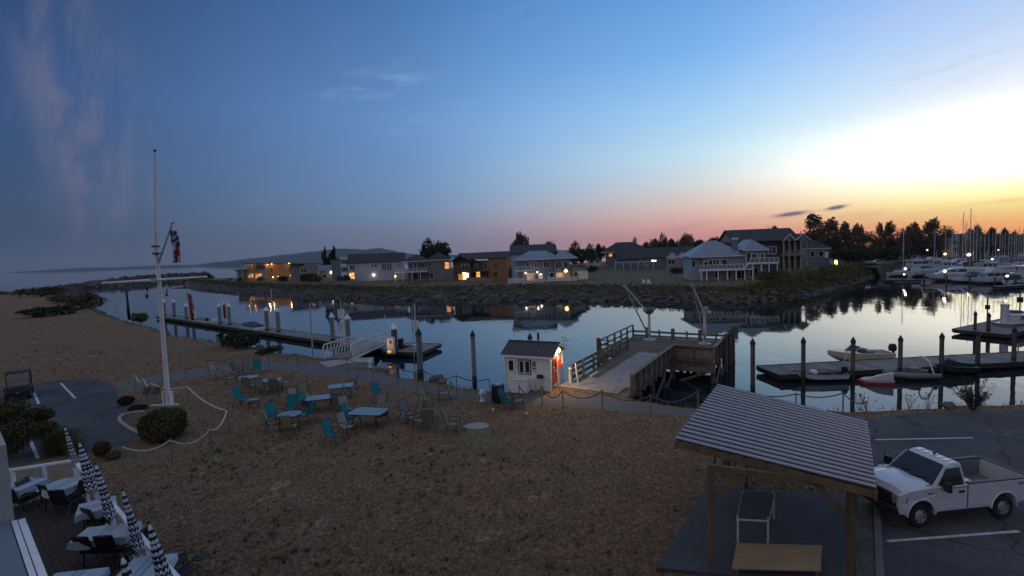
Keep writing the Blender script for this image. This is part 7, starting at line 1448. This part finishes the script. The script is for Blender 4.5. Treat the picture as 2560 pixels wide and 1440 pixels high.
# clothed tables with chairs
def cloth_table(px, py, w, d, rz, label, shape='rect'):
    p = P(px, py, 1.05); p.z = .28; t = thing('dining_table', label, 'table', p, R(rz), 'dining tables on the patio')
    if shape == 'round': out = [(w / 2 * math.cos(2 * math.pi * k / 24), w / 2 * math.sin(2 * math.pi * k / 24)) for k in range(24)]
    else: out = [(x, y) for x, y in [(w / 2, -d / 2 + d * k / 5) for k in range(5)] + [(w / 2 - w * k / 6, d / 2) for k in range(6)] + [(-w / 2, d / 2 - d * k / 5) for k in range(5)] + [(-w / 2 + w * k / 6, -d / 2) for k in range(6)]]
    mb = MB(); mb.prism([(x * .97, y * .97) for x, y in out], .715, .745); mb.build('tabletop', 'oldwood', t)
    for sx_, sy_ in ((-1, -1), (1, -1), (1, 1), (-1, 1)): mb = MB(); mb.cyl((sx_ * w * .33, sy_ * d * .33, 0), (sx_ * w * .30, sy_ * d * .30, .71), .025, None, 7); mb.build('leg', 'darkmetal', t, smooth=True)
    c = thing('tablecloth', 'blue-white striped cloth on the ' + label.replace(' on the patio', ''), 'tablecloth', p, R(rz), 'tablecloths on the patio')
    n_ = len(out); top = [(x, y, .755) for x, y in out]; edge = [(x * 1.015, y * 1.015, .74) for x, y in out]; low = [(x * (1.05 + .03 * math.sin(k * 2.1)), y * (1.05 + .03 * math.sin(k * 2.1)), .56 + .05 * math.sin(k * 1.7)) for k, (x, y) in enumerate(out)]
    mb = MB(); mb.loft([edge, top], 0, caps=False); mb.loft([low, edge], 0, caps=False); mb.add(top, [tuple(range(n_))], 0); mb.build('cloth', 'clothmat', c, smooth=True, angle=60)
    mb = MB(); mb.mm(-.11, -.05, -d * .48, d * .48, .757, .760); mb.build('stripe', 'stripeblue', c); mb = MB(); mb.mm(.03, .12, -d * .48, d * .48, .757, .760); mb.build('stripe', 'stripeblue', c)
M['clothmat'] = mat('pale_blue_white_cloth', (0.36, 0.42, 0.48), 0.85, 0.08, 6, 0.08); M['stripeblue'] = mat('blue_cloth_stripe', (0.20, 0.30, 0.40), 0.85, 0.1, 6, 0.05)
cloth_table(58, 1208, .85, .85, -10, 'square table against the building on the patio'); cloth_table(160, 1208, 1.05, 1.05, 0, 'round table at the far end of the patio', 'round'); cloth_table(240, 1262, .85, .85, -55, 'square table beside the third umbrella on the patio'); cloth_table(265, 1328, 1.3, .75, 10, 'long table beside the fourth umbrella on the patio'); cloth_table(360, 1418, .95, .95, 8, 'table under the fifth umbrella at the fence on the patio'); cloth_table(170, 1455, 1.1, .9, 8, 'nearest table at the bottom edge on the patio')
def bistro(px, py, face, label):
    p = P(px, py, .28 + .45); p.z = .28; c = CH['black'] if 'black' not in used else copy_tree(CH['black'], None, p, R(face), .88, label)
    if 'black' not in used: used.add('black'); c.location = p; c.rotation_euler = (0, 0, R(face)); c.scale = (.88,) * 3; c['label'] = label
    c['group'] = 'dark chairs on the patio'
for a in [(85, 1232, 90, 'dark patio chair right of the square table by the building'), (55, 1245, 170, 'dark patio chair before the square table by the building'), (140, 1236, 160, 'dark patio chair at the near left of the round table'), (196, 1228, -100, 'dark patio chair at the right of the round table'), (165, 1248, 185, 'dark patio chair at the near side of the round table'), (252, 1296, 160, 'dark patio chair between the third umbrella table and the long table'), (285, 1364, 185, 'dark patio chair at the near side of the long table'), (235, 1366, 175, 'dark patio chair at the near left of the long table'), (330, 1366, -90, 'dark patio chair at the right end of the long table')]: bistro(*a)
for k, (px, py, f, lb) in enumerate([(432, 1402, 120, 'dark wire chair on the grass right of the fifth umbrella'), (452, 1432, 150, 'nearest dark wire chair on the grass at the bottom edge')]):
    p = P(px, py, .42); p.z = 0; c = copy_tree(CH['black'], None, p, R(f), .95, lb); c['group'] = 'dark chairs on the grass by the patio'
p = P(503, 1393); tag(MB().prism([(.22 * math.cos(k * .6), .17 * math.sin(k * .6)) for k in range(10)], 0, .02).build('drain_grate', 'darkmetal', None, p), 'small dark drain grate in the grass at the bottom', 'drain')
# building corner at the left edge
M['siding'] = mat('cream_siding', (0.36, 0.34, 0.31), 0.8, 0.10, 1.5, 0.06, dirt=0.15)
E1, E2 = P(45, 1297, 3.0), P(97, 1440, 3.0); ed = (E2 - E1).normalized(); t = thing('clubhouse', 'cream clubhouse corner with low blue-grey roof at the left edge by the patio', 'building', (E1.x, E1.y, 0), math.atan2(ed.y, ed.x))
def bm_(x0, x1, y0, y1, za, zb, nm, m_, par=None): mb = MB(); mb.mm(x0, x1, y0, y1, za, zb); return mb.build(nm, m_, par or t)
sg = -1
M['siding'] = mat('cream_siding', (0.36, 0.34, 0.31), 0.8, 0.10, 1.5, 0.06, dirt=0.15)
bm_(.3, 9, sg * .55, sg * 4, .28, 2.78, 'lower_wall', 'siding'); bm_(.0, 9, sg * .02, sg * .10, 2.72, 2.99, 'fascia', 'trim'); bm_(-.02, 9, sg * -.10, sg * .0, 2.84, 2.97, 'gutter', 'trim')
mb = MB(); mb.hexa([(0, sg * .12, 2.8), (9, sg * .12, 2.8), (9, sg * 4, 3.6), (0, sg * 4, 3.6), (0, sg * .12, 3.0), (9, sg * .12, 3.0), (9, sg * 4, 3.8), (0, sg * 4, 3.8)]); mb.build('lower_roof', 'roofgrey', t)
for k in range(4): bm_(.9 + k * 1.7, 2.1 + k * 1.7, sg * .52, sg * .56, 1.1, 2.2, 'window', 'pane')
mb = MB(); mb.mm(-1.4, -.02, sg * .05, sg * 3.5, .28, 4.55); mb.build('upper_wall', 'siding', t)
# ================================================================== UTILITY VEHICLE at the left
b = P(50, 994, 0); t = thing('utility_cart', 'dark utility cart with canopy and cargo bed parked at the left edge of the lot', 'utility vehicle', b, R(40)); t.scale = (.85,) * 3
M['cartpaint'] = mat('dark_olive_paint', (0.045, 0.045, 0.042), 0.5, 0.2, 4, 0.04)
def cm(nm, m_, *bx, par=None):
    mb = MB(); mb.mm(*bx); return mb.build(nm, m_, par or t)
bd = cm('cargo_bed', 'cartpaint', -.66, .66, -1.15, .05, .62, .70); cm('bed_side', 'cartpaint', -.70, -.63, -1.15, .05, .70, .98, par=bd); cm('bed_side', 'cartpaint', .63, .70, -1.15, .05, .70, .98, par=bd); cm('tailgate', 'cartpaint', -.66, .66, -1.20, -1.14, .62, .98, par=bd)
cm('chassis', 'black', -.55, .55, -1.1, 1.35, .34, .60); cm('seat', 'tan', -.6, .6, .15, .55, .72, .86); cm('seat_back', 'tan', -.6, .6, .08, .20, .86, 1.32); mb = MB(); mb.loft([[(-.62, .9, .6), (.62, .9, .6), (.62, .95, 1.05), (-.62, .95, 1.05)], [(-.55, 1.55, .55), (.55, 1.55, .55), (.5, 1.5, .8), (-.5, 1.5, .8)]]); mb.build('hood', 'cartpaint', t)
cm('roof', 'black', -.70, .70, -.02, 1.05, 1.86, 1.93); cm('rear_window', 'tan', -.58, .58, .02, .04, 1.38, 1.74)
for x, y_ in ((-.64, .04), (.64, .04), (-.62, .98), (.62, .98)): mb = MB(); mb.cyl((x, y_, .7), (x, y_, 1.87), .03, None, 6); mb.build('roof_post', 'black', t)
for x in (-.58, .58):
    for y_ in (-.7, 1.05):
        mb = MB(); mb.cyl((x - .12, y_, .31), (x + .12, y_, .31), .31, None, 16); w = mb.build('wheel', 'black', t, smooth=True); mb = MB(); mb.cyl((x - .13, y_, .31), (x + .13, y_, .31), .15, None, 12); mb.build('rim', 'steel', w, smooth=True)
for x in (-.58, .58): cm('tail_light', 'redcanvas', x - .06, x + .06, -1.225, -1.205, .72, .86)
cm('number_plate', 'whitecanvas', -.05, .13, -1.225, -1.205, .48, .60); cm('bumper', 'black', -.6, .6, -1.24, -1.16, .40, .56)
# ================================================================== PAVILION
BL, BR, TL, TR = P(1690, 1098, 2.95), P(2189, 1222, 2.55), P(1797, 961, 2.95), P(2167, 1054, 2.55)
M['pavroof'] = mat('grey_ribbed_metal_roofing', (0.27, 0.26, 0.28), 0.42, 0.10, 1.5, 0.03, metal=0.35, dirt=0.15, rnd=0.03)
M['pavsheet'] = mat('rib_shade_roof_sheet', (0.035, 0.034, 0.042), 0.7, 0.15, 2, 0.03, rnd=0)  # shade of the valleys between ribs is put into this sheet's colour
M['pavwood'] = mat('stained_pavilion_timber', (0.12, 0.085, 0.05), 0.8, 0.3, 3, 0.15, stretch=(1, 1, .3), rnd=0.12)
M['framewhite'] = mat('cream_table_frame', (0.55, 0.50, 0.42), 0.6, 0.1, 4, 0.03)
M['plywood'] = mat('plywood_sheet', (0.34, 0.215, 0.11), 0.7, 0.18, 2.2, 0.06, stretch=(.35, 3, 1))
c0 = (BL + BR + TL + TR) / 4; o = Vector((c0.x, c0.y, 0)); t = thing('pavilion', 'open timber pavilion with ribbed grey metal roof at the lower right', 'pavilion', o)
def Q(u, v, dz=0): a = BL.lerp(BR, u).lerp(TL.lerp(TR, u), v); return Vector((a.x - o.x, a.y - o.y, a.z + dz))
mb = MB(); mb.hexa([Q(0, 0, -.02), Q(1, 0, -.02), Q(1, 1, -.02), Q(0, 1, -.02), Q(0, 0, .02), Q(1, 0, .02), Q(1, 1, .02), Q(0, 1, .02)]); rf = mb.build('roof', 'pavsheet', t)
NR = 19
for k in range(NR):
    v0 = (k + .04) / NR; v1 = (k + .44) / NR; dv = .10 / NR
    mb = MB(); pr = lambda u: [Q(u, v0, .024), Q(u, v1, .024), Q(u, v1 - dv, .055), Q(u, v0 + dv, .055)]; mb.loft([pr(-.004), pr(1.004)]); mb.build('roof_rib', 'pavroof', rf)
def beam(nm, a, b, w, h, m_='pavwood'): mb = MB(); mb.bar(a, b, w, h); return mb.build(nm, m_, t)
beam('fascia', Q(-.01, .0, -.13), Q(1.01, .0, -.13), .05, .17); beam('fascia', Q(-.01, 1.0, -.17), Q(1.01, 1.0, -.17), .06, .24)
beam('fascia', Q(0, -.01, -.155), Q(0, 1.01, -.155), .05, .2); beam('fascia', Q(1, -.01, -.155), Q(1, 1.01, -.155), .05, .2)
for k in range(1, 8): beam('rafter', Q(k / 8, .02, -.12), Q(k / 8, .98, -.12), .07, .16)
def gp(px, py, z=.1): a = P(px, py, z); return Vector((a.x - o.x, a.y - o.y, z))
post_l, post_r = gp(1778, 1418), gp(2124, 1446)
def topz(p): # roof underside above p
    best = min(((Q(u / 20, v / 20) - p).xy.length, Q(u / 20, v / 20).z) for u in range(21) for v in range(21)); return best[1]
posts = []
for p, sgn_ in ((post_l, 1), (post_r, -1)):
    ztop = topz(p) - .22; q = MB(); q.box((p.x, p.y, ztop / 2 + .05), (.12, .12, ztop)); q.build('post', 'pavwood', t); posts.append((p, ztop))
for u, v in ((.10, .88), (.93, .88)):
    p = Q(u, v); ztop = p.z - .22; q = MB(); q.box((p.x, p.y, ztop / 2 + .05), (.12, .12, ztop)); q.build('post', 'pavwood', t); posts.append((Vector((p.x, p.y, .1)), ztop))
for i, j in ((0, 1), (2, 3), (0, 2), (1, 3)):
    a, b = posts[i], posts[j]; beam('beam', (a[0].x, a[0].y, a[1] - .02 - .003 * i), (b[0].x, b[0].y, b[1] - .02 - .003 * i), .10, .16)
    d = (Vector((b[0].x, b[0].y, b[1])) - Vector((a[0].x, a[0].y, a[1])))
    for pz, dd in ((a, d), (b, -d)):
        n_ = dd.normalized() * .75; beam('brace', (pz[0].x, pz[0].y, pz[1] - .85), (pz[0].x + n_.x, pz[0].y + n_.y, pz[1] - .08 + n_.z), .10, .12)
# string lights under the roof
a, b = Q(.18, .40, -.35), Q(.96, .25, -.40); tw = thing('string_light', 'string of small unlit bulbs sagging under the pavilion roof', 'string lights', o)
pts = [a.lerp(b, k / 14) - Vector((0, 0, .35 * 4 * (k / 14) * (1 - k / 14))) for k in range(15)]; mb = MB(); mb.tube(pts, .012, 5); mb.build('cable', 'black', tw, smooth=True)
for p in pts[1::2]:
    mb = MB(); mb.cyl(p - Vector((0, 0, .10)), p, .022, None, 6); bb = mb.build('socket', 'black', tw); mb = MB(); mb.ball(p - Vector((0, 0, .14)), .035, 8, 5); mb.build('bulb', 'trim', bb, smooth=True)
# slab
sl = [P(*q, .1) for q in [(1763, 1222), (2112, 1234), (2136, 1470), (1640, 1418)]]
mb = MB(); mb.prism([(p.x, p.y) for p in sl], 0.0, .10); tag(mb.build('pavilion_floor', 'slab'), kind='structure')
mb = MB(); bed = [P(*q, 0) for q in [(2122, 1236), (2176, 1244), (2192, 1452), (2142, 1470)]]; mb.prism([(p.x, p.y) for p in bed], 0, .03); tag(mb.build('mulch_strip', 'dirt'), kind='structure')
# folding table with white frame
tp = [P(*q, .85) for q in [(1843, 1293), (1921, 1297), (1936, 1233), (1857, 1230)]]; cen = sum(tp, Vector()) / 4; tb = thing('folding_table', 'grey-topped table with pale frame on the pavilion floor', 'table', (cen.x, cen.y, .1))
T_ = [p - Vector((cen.x, cen.y, .1)) for p in tp]; mb = MB(); mb.hexa([v - Vector((0, 0, .03)) for v in T_] + T_); mb.build('tabletop', 'slab', tb)
for i in range(4):
    a, b = T_[i] - Vector((0, 0, .055)), T_[(i + 1) % 4] - Vector((0, 0, .055)); mb = MB(); mb.bar(a, b, .04, .05); mb.build('apron', 'framewhite', tb); mb = MB(); mb.cyl((a.x * .97, a.y * .97, 0), (a.x * .97, a.y * .97, .77), .028, None, 8); mb.build('leg', 'framewhite', tb, smooth=True)
pw = [P(*q, .30) for q in [(1829, 1420), (2052, 1425), (2055, 1363), (1842, 1357)]]; cen = sum(pw, Vector()) / 4; pt_ = thing('plywood_bench', 'low bench with bare plywood top at the front of the pavilion floor', 'bench', (cen.x, cen.y, .1))
T_ = [p - Vector((cen.x, cen.y, .1)) for p in pw]; mb = MB(); mb.hexa([v - Vector((0, 0, .04)) for v in T_] + T_); mb.build('top', 'plywood', pt_)
for i in range(4): mb = MB(); mb.box((T_[i].x * .9, T_[i].y * .9, .08), (.08, .08, .155)); mb.build('leg', 'pavwood', pt_)
# small flag hanging by the post
p = P(1866, 1226, .1); fl = thing('banner', 'red and white striped flag on a short pole behind the pavilion table', 'flag', p)
mb = MB(); mb.cyl((0, 0, 0), (0, 0, 1.15), .018, None, 6); mb.build('pole', 'darkmetal', fl); mb = MB()
for k in range(7): mb.add([(.02 + .05 * k, .02 * math.sin(k), 1.08 - .10 * k), (.02 + .05 * (k + 1), .02 * math.sin(k + 1), 1.08 - .10 * (k + 1)), (.02 + .05 * (k + 1), .02 * math.sin(k + 1), .40 - .02 * (k + 1)), (.02 + .05 * k, .02 * math.sin(k), .30)], [(0, 1, 2, 3)], k % 2)
mb.build('cloth', ['redcanvas', 'whitecanvas'], fl)
p = P(1826, 1182, 0); t2 = thing('lectern_stand', 'dark folding stand seen behind the left pavilion post', 'stand', p)
for x in (-.2, .2): mb = MB(); mb.cyl((x, 0, 0), (x * .6, .1, 1.0), .02, None, 6); mb.build('leg', 'darkmetal', t2)
mb = MB(); mb.mm(-.25, .25, .0, .22, 1.0, 1.05); mb.build('top', 'oldwood', t2)
# ================================================================== PICKUP TRUCK
wf, wr = P(2299, 1321, 0), P(2505, 1298, 0); dirv = (wf - wr); WB = 3.18; sc_ = dirv.length / WB; ang = math.atan2(dirv.y, dirv.x)
M['headglass'] = mat('headlight_glass', (0.20, 0.20, 0.20), 0.15, 0.4, 6, 0.05, spec=0.8, rnd=0)
M['paint'] = mat('white_car_paint', (0.60, 0.59, 0.60), 0.28, 0.04, 1.0, 0.0, spec=0.5, coat=0.7, rnd=0, dirt=0.16); M['tyre'] = mat('tyre_rubber', (0.018, 0.018, 0.018), 0.85, 0.2, 8, 0.1); M['rim'] = mat('steel_wheel', (0.42, 0.40, 0.38), 0.4, 0.1, 5, 0.02, metal=0.5); M['carglass'] = mat('car_glass', (0.012, 0.018, 0.02), 0.04, 0.1, 1, 0, spec=1.0, rnd=0); M['bedliner'] = mat('grey_bed_liner', (0.16, 0.17, 0.185), 0.7, 0.25, 3, 0.1, dirt=0.3)
# local frame: x forward from the rear axle, y left(+)/right(-); the near side is +y when driving to the left
tk = thing('pickup_truck', 'white regular-cab pickup truck parked in the lot at the right', 'pickup truck', (wr + (Vector((dirv.y, -dirv.x, 0)).normalized() * 0)), ang); tk.scale = (sc_, sc_ * .92, sc_ * 1.08)
hw = 1.0; near = 1
# put near wheels' contact on the measured line: shift body so that near side y=+hw-.13 is at origin line
off = Vector((-math.sin(ang), math.cos(ang), 0)) * (-(hw - .14) * sc_); tk.location = Vector((wr.x, wr.y, 0.009)) + off
def arch(cx, r, n_=9): return [(cx + r * math.cos(math.pi * k / (n_ - 1)), .42 + r * math.sin(math.pi * k / (n_ - 1))) for k in range(n_)]
XF, XR = WB + .84, -1.12
def side(y0, y1, z1f, nm):
    pass
# lower body: bed side, cab lower, fender as one skin with wheel arches
low = [(XR, .62), (XR, 1.28), (1.42, 1.28), (1.42, 1.17)]
def body_half(s_):
    prof = [(XR, .66), (-.50, .52)] + [(q[0], q[1]) for q in reversed(arch(0, .50))] + [(.50, .46), (WB - .52, .46)] + [(q[0], q[1]) for q in reversed(arch(WB, .52))] + [(WB + .52, .50), (XF - .08, .52), (XF, .80), (XF - .04, 1.12), (WB + .34, 1.25), (2.62, 1.28), (1.44, 1.28), (XR, 1.30)]
    return prof
mb = MB(); prof = body_half(1); mb.ext(prof, hw - .10, hw); mb.ext(prof, -hw + .10, -hw)
mb.v = [(x, y * (1 - .05 * max(0, (x - WB) / .93) ** 2 - .02 * (z < .6)), z) for x, y, z in mb.v]
bd = mb.build('body_side', 'paint', tk); bv = bd.modifiers.new('bevel', 'BEVEL'); bv.width = .03; bv.segments = 2; bv.limit_method = 'ANGLE'; bv.angle_limit = R(40)
# hood
mb = MB(); ys = [-.92, -.70, -.5, 0, .5, .70, .92]; rings = []
for x, zc, k in ((2.50, 1.34, 1.0), (3.0, 1.335, 1.0), (3.5, 1.31, .98), (3.86, 1.26, .95), (3.99, 1.10, .93)):
    rings.append([(x - .10 * abs(y) ** 2 * (x > 3.5), y * k, zc - .10 * abs(y) ** 3 + (.035 if abs(y) in (.5, .70) else 0)) for y in ys])
top = rings; mb.loft([[(x, y, z) for x, y, z in r] for r in top], 0, caps=False, closed=False); mb.loft([[(x, y, z - .06) for x, y, z in r] for r in top], 0, caps=False, closed=False); hd = mb.build('hood', 'paint', tk, smooth=True, angle=35)
mb = MB(); mb.mm(.02 + 1.44, 3.90, -hw + .11, hw - .11, .5, 1.02); mb.build('inner_body', 'black', tk)
# cab greenhouse
b0 = [(1.44, 1.27), (2.72, 1.27), (2.05, 1.90), (1.56, 1.92)]
mb = MB(); rl = []
def cabring(y, ins): return [(1.44, y, 1.27), (2.70, y, 1.27), (2.06 - .0, y * ins, 1.86), (1.92, y * ins * .97, 1.93), (1.60, y * ins * .97, 1.94), (1.50, y * ins, 1.88)]
L_ = cabring(hw - .04, .82); R_ = cabring(-hw + .04, .82); mb.loft([R_, L_]); cab = mb.build('cab', 'paint', tk); bv = cab.modifiers.new('bevel', 'BEVEL'); bv.width = .05; bv.segments = 3; bv.limit_method = 'ANGLE'; bv.angle_limit = R(25)
for k in range(5):
    y = -.52 + .26 * k; mb = MB(); mb.mm(1.62, 1.92, y - .05, y + .05, 1.937, 1.955); mb.build('roof_crease', 'paint', cab)
mb = MB(); mb.add([(2.665, -.86, 1.31), (2.665, .86, 1.31), (2.095, .715, 1.845), (2.095, -.715, 1.845)], [(0, 1, 2, 3)]); mb.v = [(x + .035, y, z + .035) for x, y, z in mb.v]; mb.add([(x - .02, y, z - .02) for x, y, z in mb.v[:4]], [(3, 2, 1, 0)]); mb.build('windshield', 'carglass', tk)
mb = MB(); mb.add([(1.5, -.70, 1.36), (1.5, .70, 1.36), (1.53, .62, 1.80), (1.53, -.62, 1.80)], [(0, 1, 2, 3)]); mb.v = [(x - .06, y, z) for x, y, z in mb.v]; mb.build('rear_window', 'carglass', tk)
for s_ in (-1, 1):
    def sy(z): return s_ * ((hw - .04) * (1 - .18 * (z - 1.27) / .59) + .012)
    mb = MB(); w_ = [(1.60, 1.33), (2.40, 1.33), (2.48, 1.40), (2.12, 1.76), (2.02, 1.80), (1.62, 1.80)]; w_ = [(1.56, 1.30), (2.30, 1.26), (2.52, 1.36), (2.10, 1.78), (1.60, 1.80)]
    mb.add([(x, sy(z), z) for x, z in w_], [tuple(range(len(w_)))]); mb.add([(x, sy(z) - s_ * .015, z) for x, z in w_], [tuple(range(len(w_)))]); mb.build('side_window', 'carglass', tk)
    # door: a slightly proud skin with shut lines
    mb = MB(); dp = [(1.47, .56), (1.47, 1.27), (2.62, 1.25), (2.66, 1.10), (2.66, .60), (2.58, .54)]; mb.ext(dp, s_ * (hw + .001), s_ * (hw + .014)); dr = mb.build('door', 'paint', tk); bv = dr.modifiers.new('bevel', 'BEVEL'); bv.width = .008; bv.segments = 2
    mb = MB(); mb.mm(1.425, 1.465, s_ * (hw + .001), s_ * (hw + .006), .54, 1.28); mb.build('shut_line', 'black', tk)
    mb = MB(); mb.mm(1.60, 1.80, s_ * (hw + .015), s_ * (hw + .04), 1.06, 1.13); mb.build('handle', 'black', dr)
    mb = MB(); mb.mm(1.50, 2.64, s_ * (hw + .0145), s_ * (hw + .022), .72, .76); mb.build('crease', 'paint', dr)
    mb = MB(); mb.bar((2.42, s_ * (hw - .02), 1.33), (2.45, s_ * (hw + .18), 1.35), .06, .05); mr = mb.build('mirror', 'black', tk); mb = MB(); mb.box((2.46, s_ * (hw + .24), 1.38), (.12, .24, .28), s_ * -.2); mb.build('mirror_shell', 'black', mr)
    mb = MB(); mb.hexa([(XF - .30, s_ * (hw - .14), .82), (XF - .02, s_ * (hw - .30), .82), (XF + .0, s_ * (hw - .34), 1.04), (XF - .34, s_ * (hw - .10), 1.08)] + [(XF - .30, s_ * (hw - .02), .82), (XF + .03, s_ * (hw - .24), .82), (XF + .035, s_ * (hw - .28), 1.04), (XF - .34, s_ * (hw + .0), 1.08)]); mb.build('headlight', 'headglass', tk)
    for cx, nm in ((0, 'wheel'), (WB, 'wheel')):
        wz = .40; yc = s_ * (hw - .14); mb = MB(); yo = s_ * .125; prof_ = [(.22, -.10), (.32, -.125), (.385, -.11), (.40, -.06), (.40, .06), (.385, .11), (.32, .125), (.22, .10)]
        rings = [[(cx + r_ * math.cos(2 * math.pi * j / 28), yc + y_, wz + r_ * math.sin(2 * math.pi * j / 28)) for j in range(28)] for r_, y_ in prof_]; mb.loft(rings, 0, caps=False); tyre = mb.build('wheel', 'tyre', tk, smooth=True, angle=35)
        mb = MB(); rings = [[(cx + r_ * math.cos(2 * math.pi * j / 24), yc + s_ * y_, wz + r_ * math.sin(2 * math.pi * j / 24)) for j in range(24)] for r_, y_ in ((.23, .115), (.225, .06), (.17, .05), (.13, .09), (.06, .10), (.015, .10))]; mb.loft(rings, 0, caps=False); rm = mb.build('rim', 'rim', tyre, smooth=True, angle=50)
        for j in range(7): a = j * 2 * math.pi / 7; mb = MB(); mb.cyl((cx + .185 * math.cos(a), yc + s_ * .050, wz + .185 * math.sin(a)), (cx + .185 * math.cos(a), yc + s_ * .064, wz + .185 * math.sin(a)), .03, None, 8); mb.build('rim_hole', 'black', rm)
        mb = MB(); n_ = 14; r0, r1 = (.50, .545); pts_ = [(cx + r_ * math.cos(math.pi * k / n_), .42 + r_ * math.sin(math.pi * k / n_)) for k in range(n_ + 1) for r_ in (r0 + (.02 if cx else 0),)]
        mb.tube([(x, s_ * (hw - .0), z) for x, z in pts_], .022, 5); mb.build('wheel_arch', 'paint', tk, smooth=True)
    mb = MB(); mb.mm(2.78, 2.96, s_ * (hw + .001), s_ * (hw + .012), 1.10, 1.14); mb.build('fender_badge', 'red', tk)
    txm = text_mesh('4X4', .15, .002, 'black'); o_ = put('lettering', txm, tk, (-.62, s_ * (hw + .004), 1.16), rot=(R(90), 0, R(180) if s_ > 0 else 0))
    mb = MB(); mb.mm(-.98, -.84, s_ * (hw + .001), s_ * (hw + .005), .95, 1.20); mb.build('red_decal', 'red', tk)
mb = MB(); mb.mm(XR, 1.40, -hw + .12, hw - .12, .62, .70); mb.build('bed_floor', 'bedliner', tk)
for s_ in (-1, 1):
    mb = MB(); mb.mm(XR + .06, 1.38, s_ * (hw - .135), s_ * (hw - .105), .70, 1.28); mb.build('bed_wall', 'bedliner', tk); mb = MB(); mb.mm(XR, 1.40, s_ * (hw - .16), s_ * (hw + .005), 1.301, 1.33); mb.build('bed_rail', 'black', tk)
mb = MB(); mb.mm(XR, XR + .06, -hw + .11, hw - .11, .66, 1.30); tg = mb.build('tailgate', 'paint', tk); mb = MB(); mb.mm(XR - .01, XR + .08, -hw + .17, hw - .17, 1.301, 1.33); mb.build('tailgate_cap', 'black', tg)
mb = MB(); mb.mm(1.36, 1.42, -hw + .11, hw - .11, .62, 1.30); mb.build('bed_front', 'bedliner', tk); mb = MB(); mb.mm(.85, 1.33, -hw + .14, hw - .14, .70, 1.20); mb.build('tool_box', 'alu', tk)
mb = MB(); mb.loft([[(XF - .12, -.90, .46), (XF - .12, .90, .46), (XF - .12, .90, .76), (XF - .12, -.90, .76)], [(XF + .12, -.82, .48), (XF + .12, .82, .48), (XF + .12, .82, .74), (XF + .12, -.82, .74)]]); bp_ = mb.build('front_bumper', 'black', tk); bv = bp_.modifiers.new('bevel', 'BEVEL'); bv.width = .05; bv.segments = 2
mb = MB(); mb.mm(XF - .06, XF + .02, -.66, .66, .78, 1.08); gr = mb.build('grille', 'black', tk)
for z in (.86, .94, 1.02): mb = MB(); mb.mm(XF + .021, XF + .05, -.64, .64, z - .018, z + .018); mb.build('grille_bar', 'darkmetal', gr)
mb = MB(); mb.mm(XR - .16, XR - .01, -.9, .9, .46, .60); mb.build('rear_bumper', 'black', tk)
mb = MB(); mb.mm(2.64, 2.86, -.84, .84, 1.245, 1.30); mb.build('cowl', 'black', tk)
for s_ in (-.35, .30): mb = MB(); mb.bar((2.74, s_ - .25, 1.36), (2.58, s_ + .35, 1.47), .02, .02); mb.build('wiper', 'black', tk)

for s_ in (-1, 1):
    mb = MB(); mb.mm(.62, WB - .62, s_ * (hw - .02), s_ * (hw + .012), .42, .50); mb.build('rocker_strip', 'black', tk)
    mb = MB(); mb.mm(XR - .012, XR + .08, s_ * (hw - .09), s_ * (hw + .004), .86, 1.22); mb.build('tail_light', 'redcanvas', tk)
    mb = MB(); mb.mm(1.47, 2.60, s_ * (hw + .0145), s_ * (hw + .02), 1.225, 1.245); mb.build('belt_moulding', 'black', tk)
    mb = MB(); mb.bar((2.70, s_ * (hw - .075), 1.29), (2.085, s_ * (hw * .80), 1.87), .03, .03); mb.build('pillar_trim', 'paint', tk)
mb = MB(); mb.mm(.55, .75, hw + .001, hw + .008, .98, 1.16); mb.build('fuel_door', 'paint', tk)
mb = MB(); mb.cyl((3.0, -hw + .10, 1.22), (2.85, -hw + .10, 2.0), .008, .004, 5); mb.build('aerial', 'black', tk)
mb = MB(); mb.cyl((1.75, 0, 1.95), (1.75, 0, 2.02), .05, .03, 8); mb.build('roof_beacon', 'black', cab)
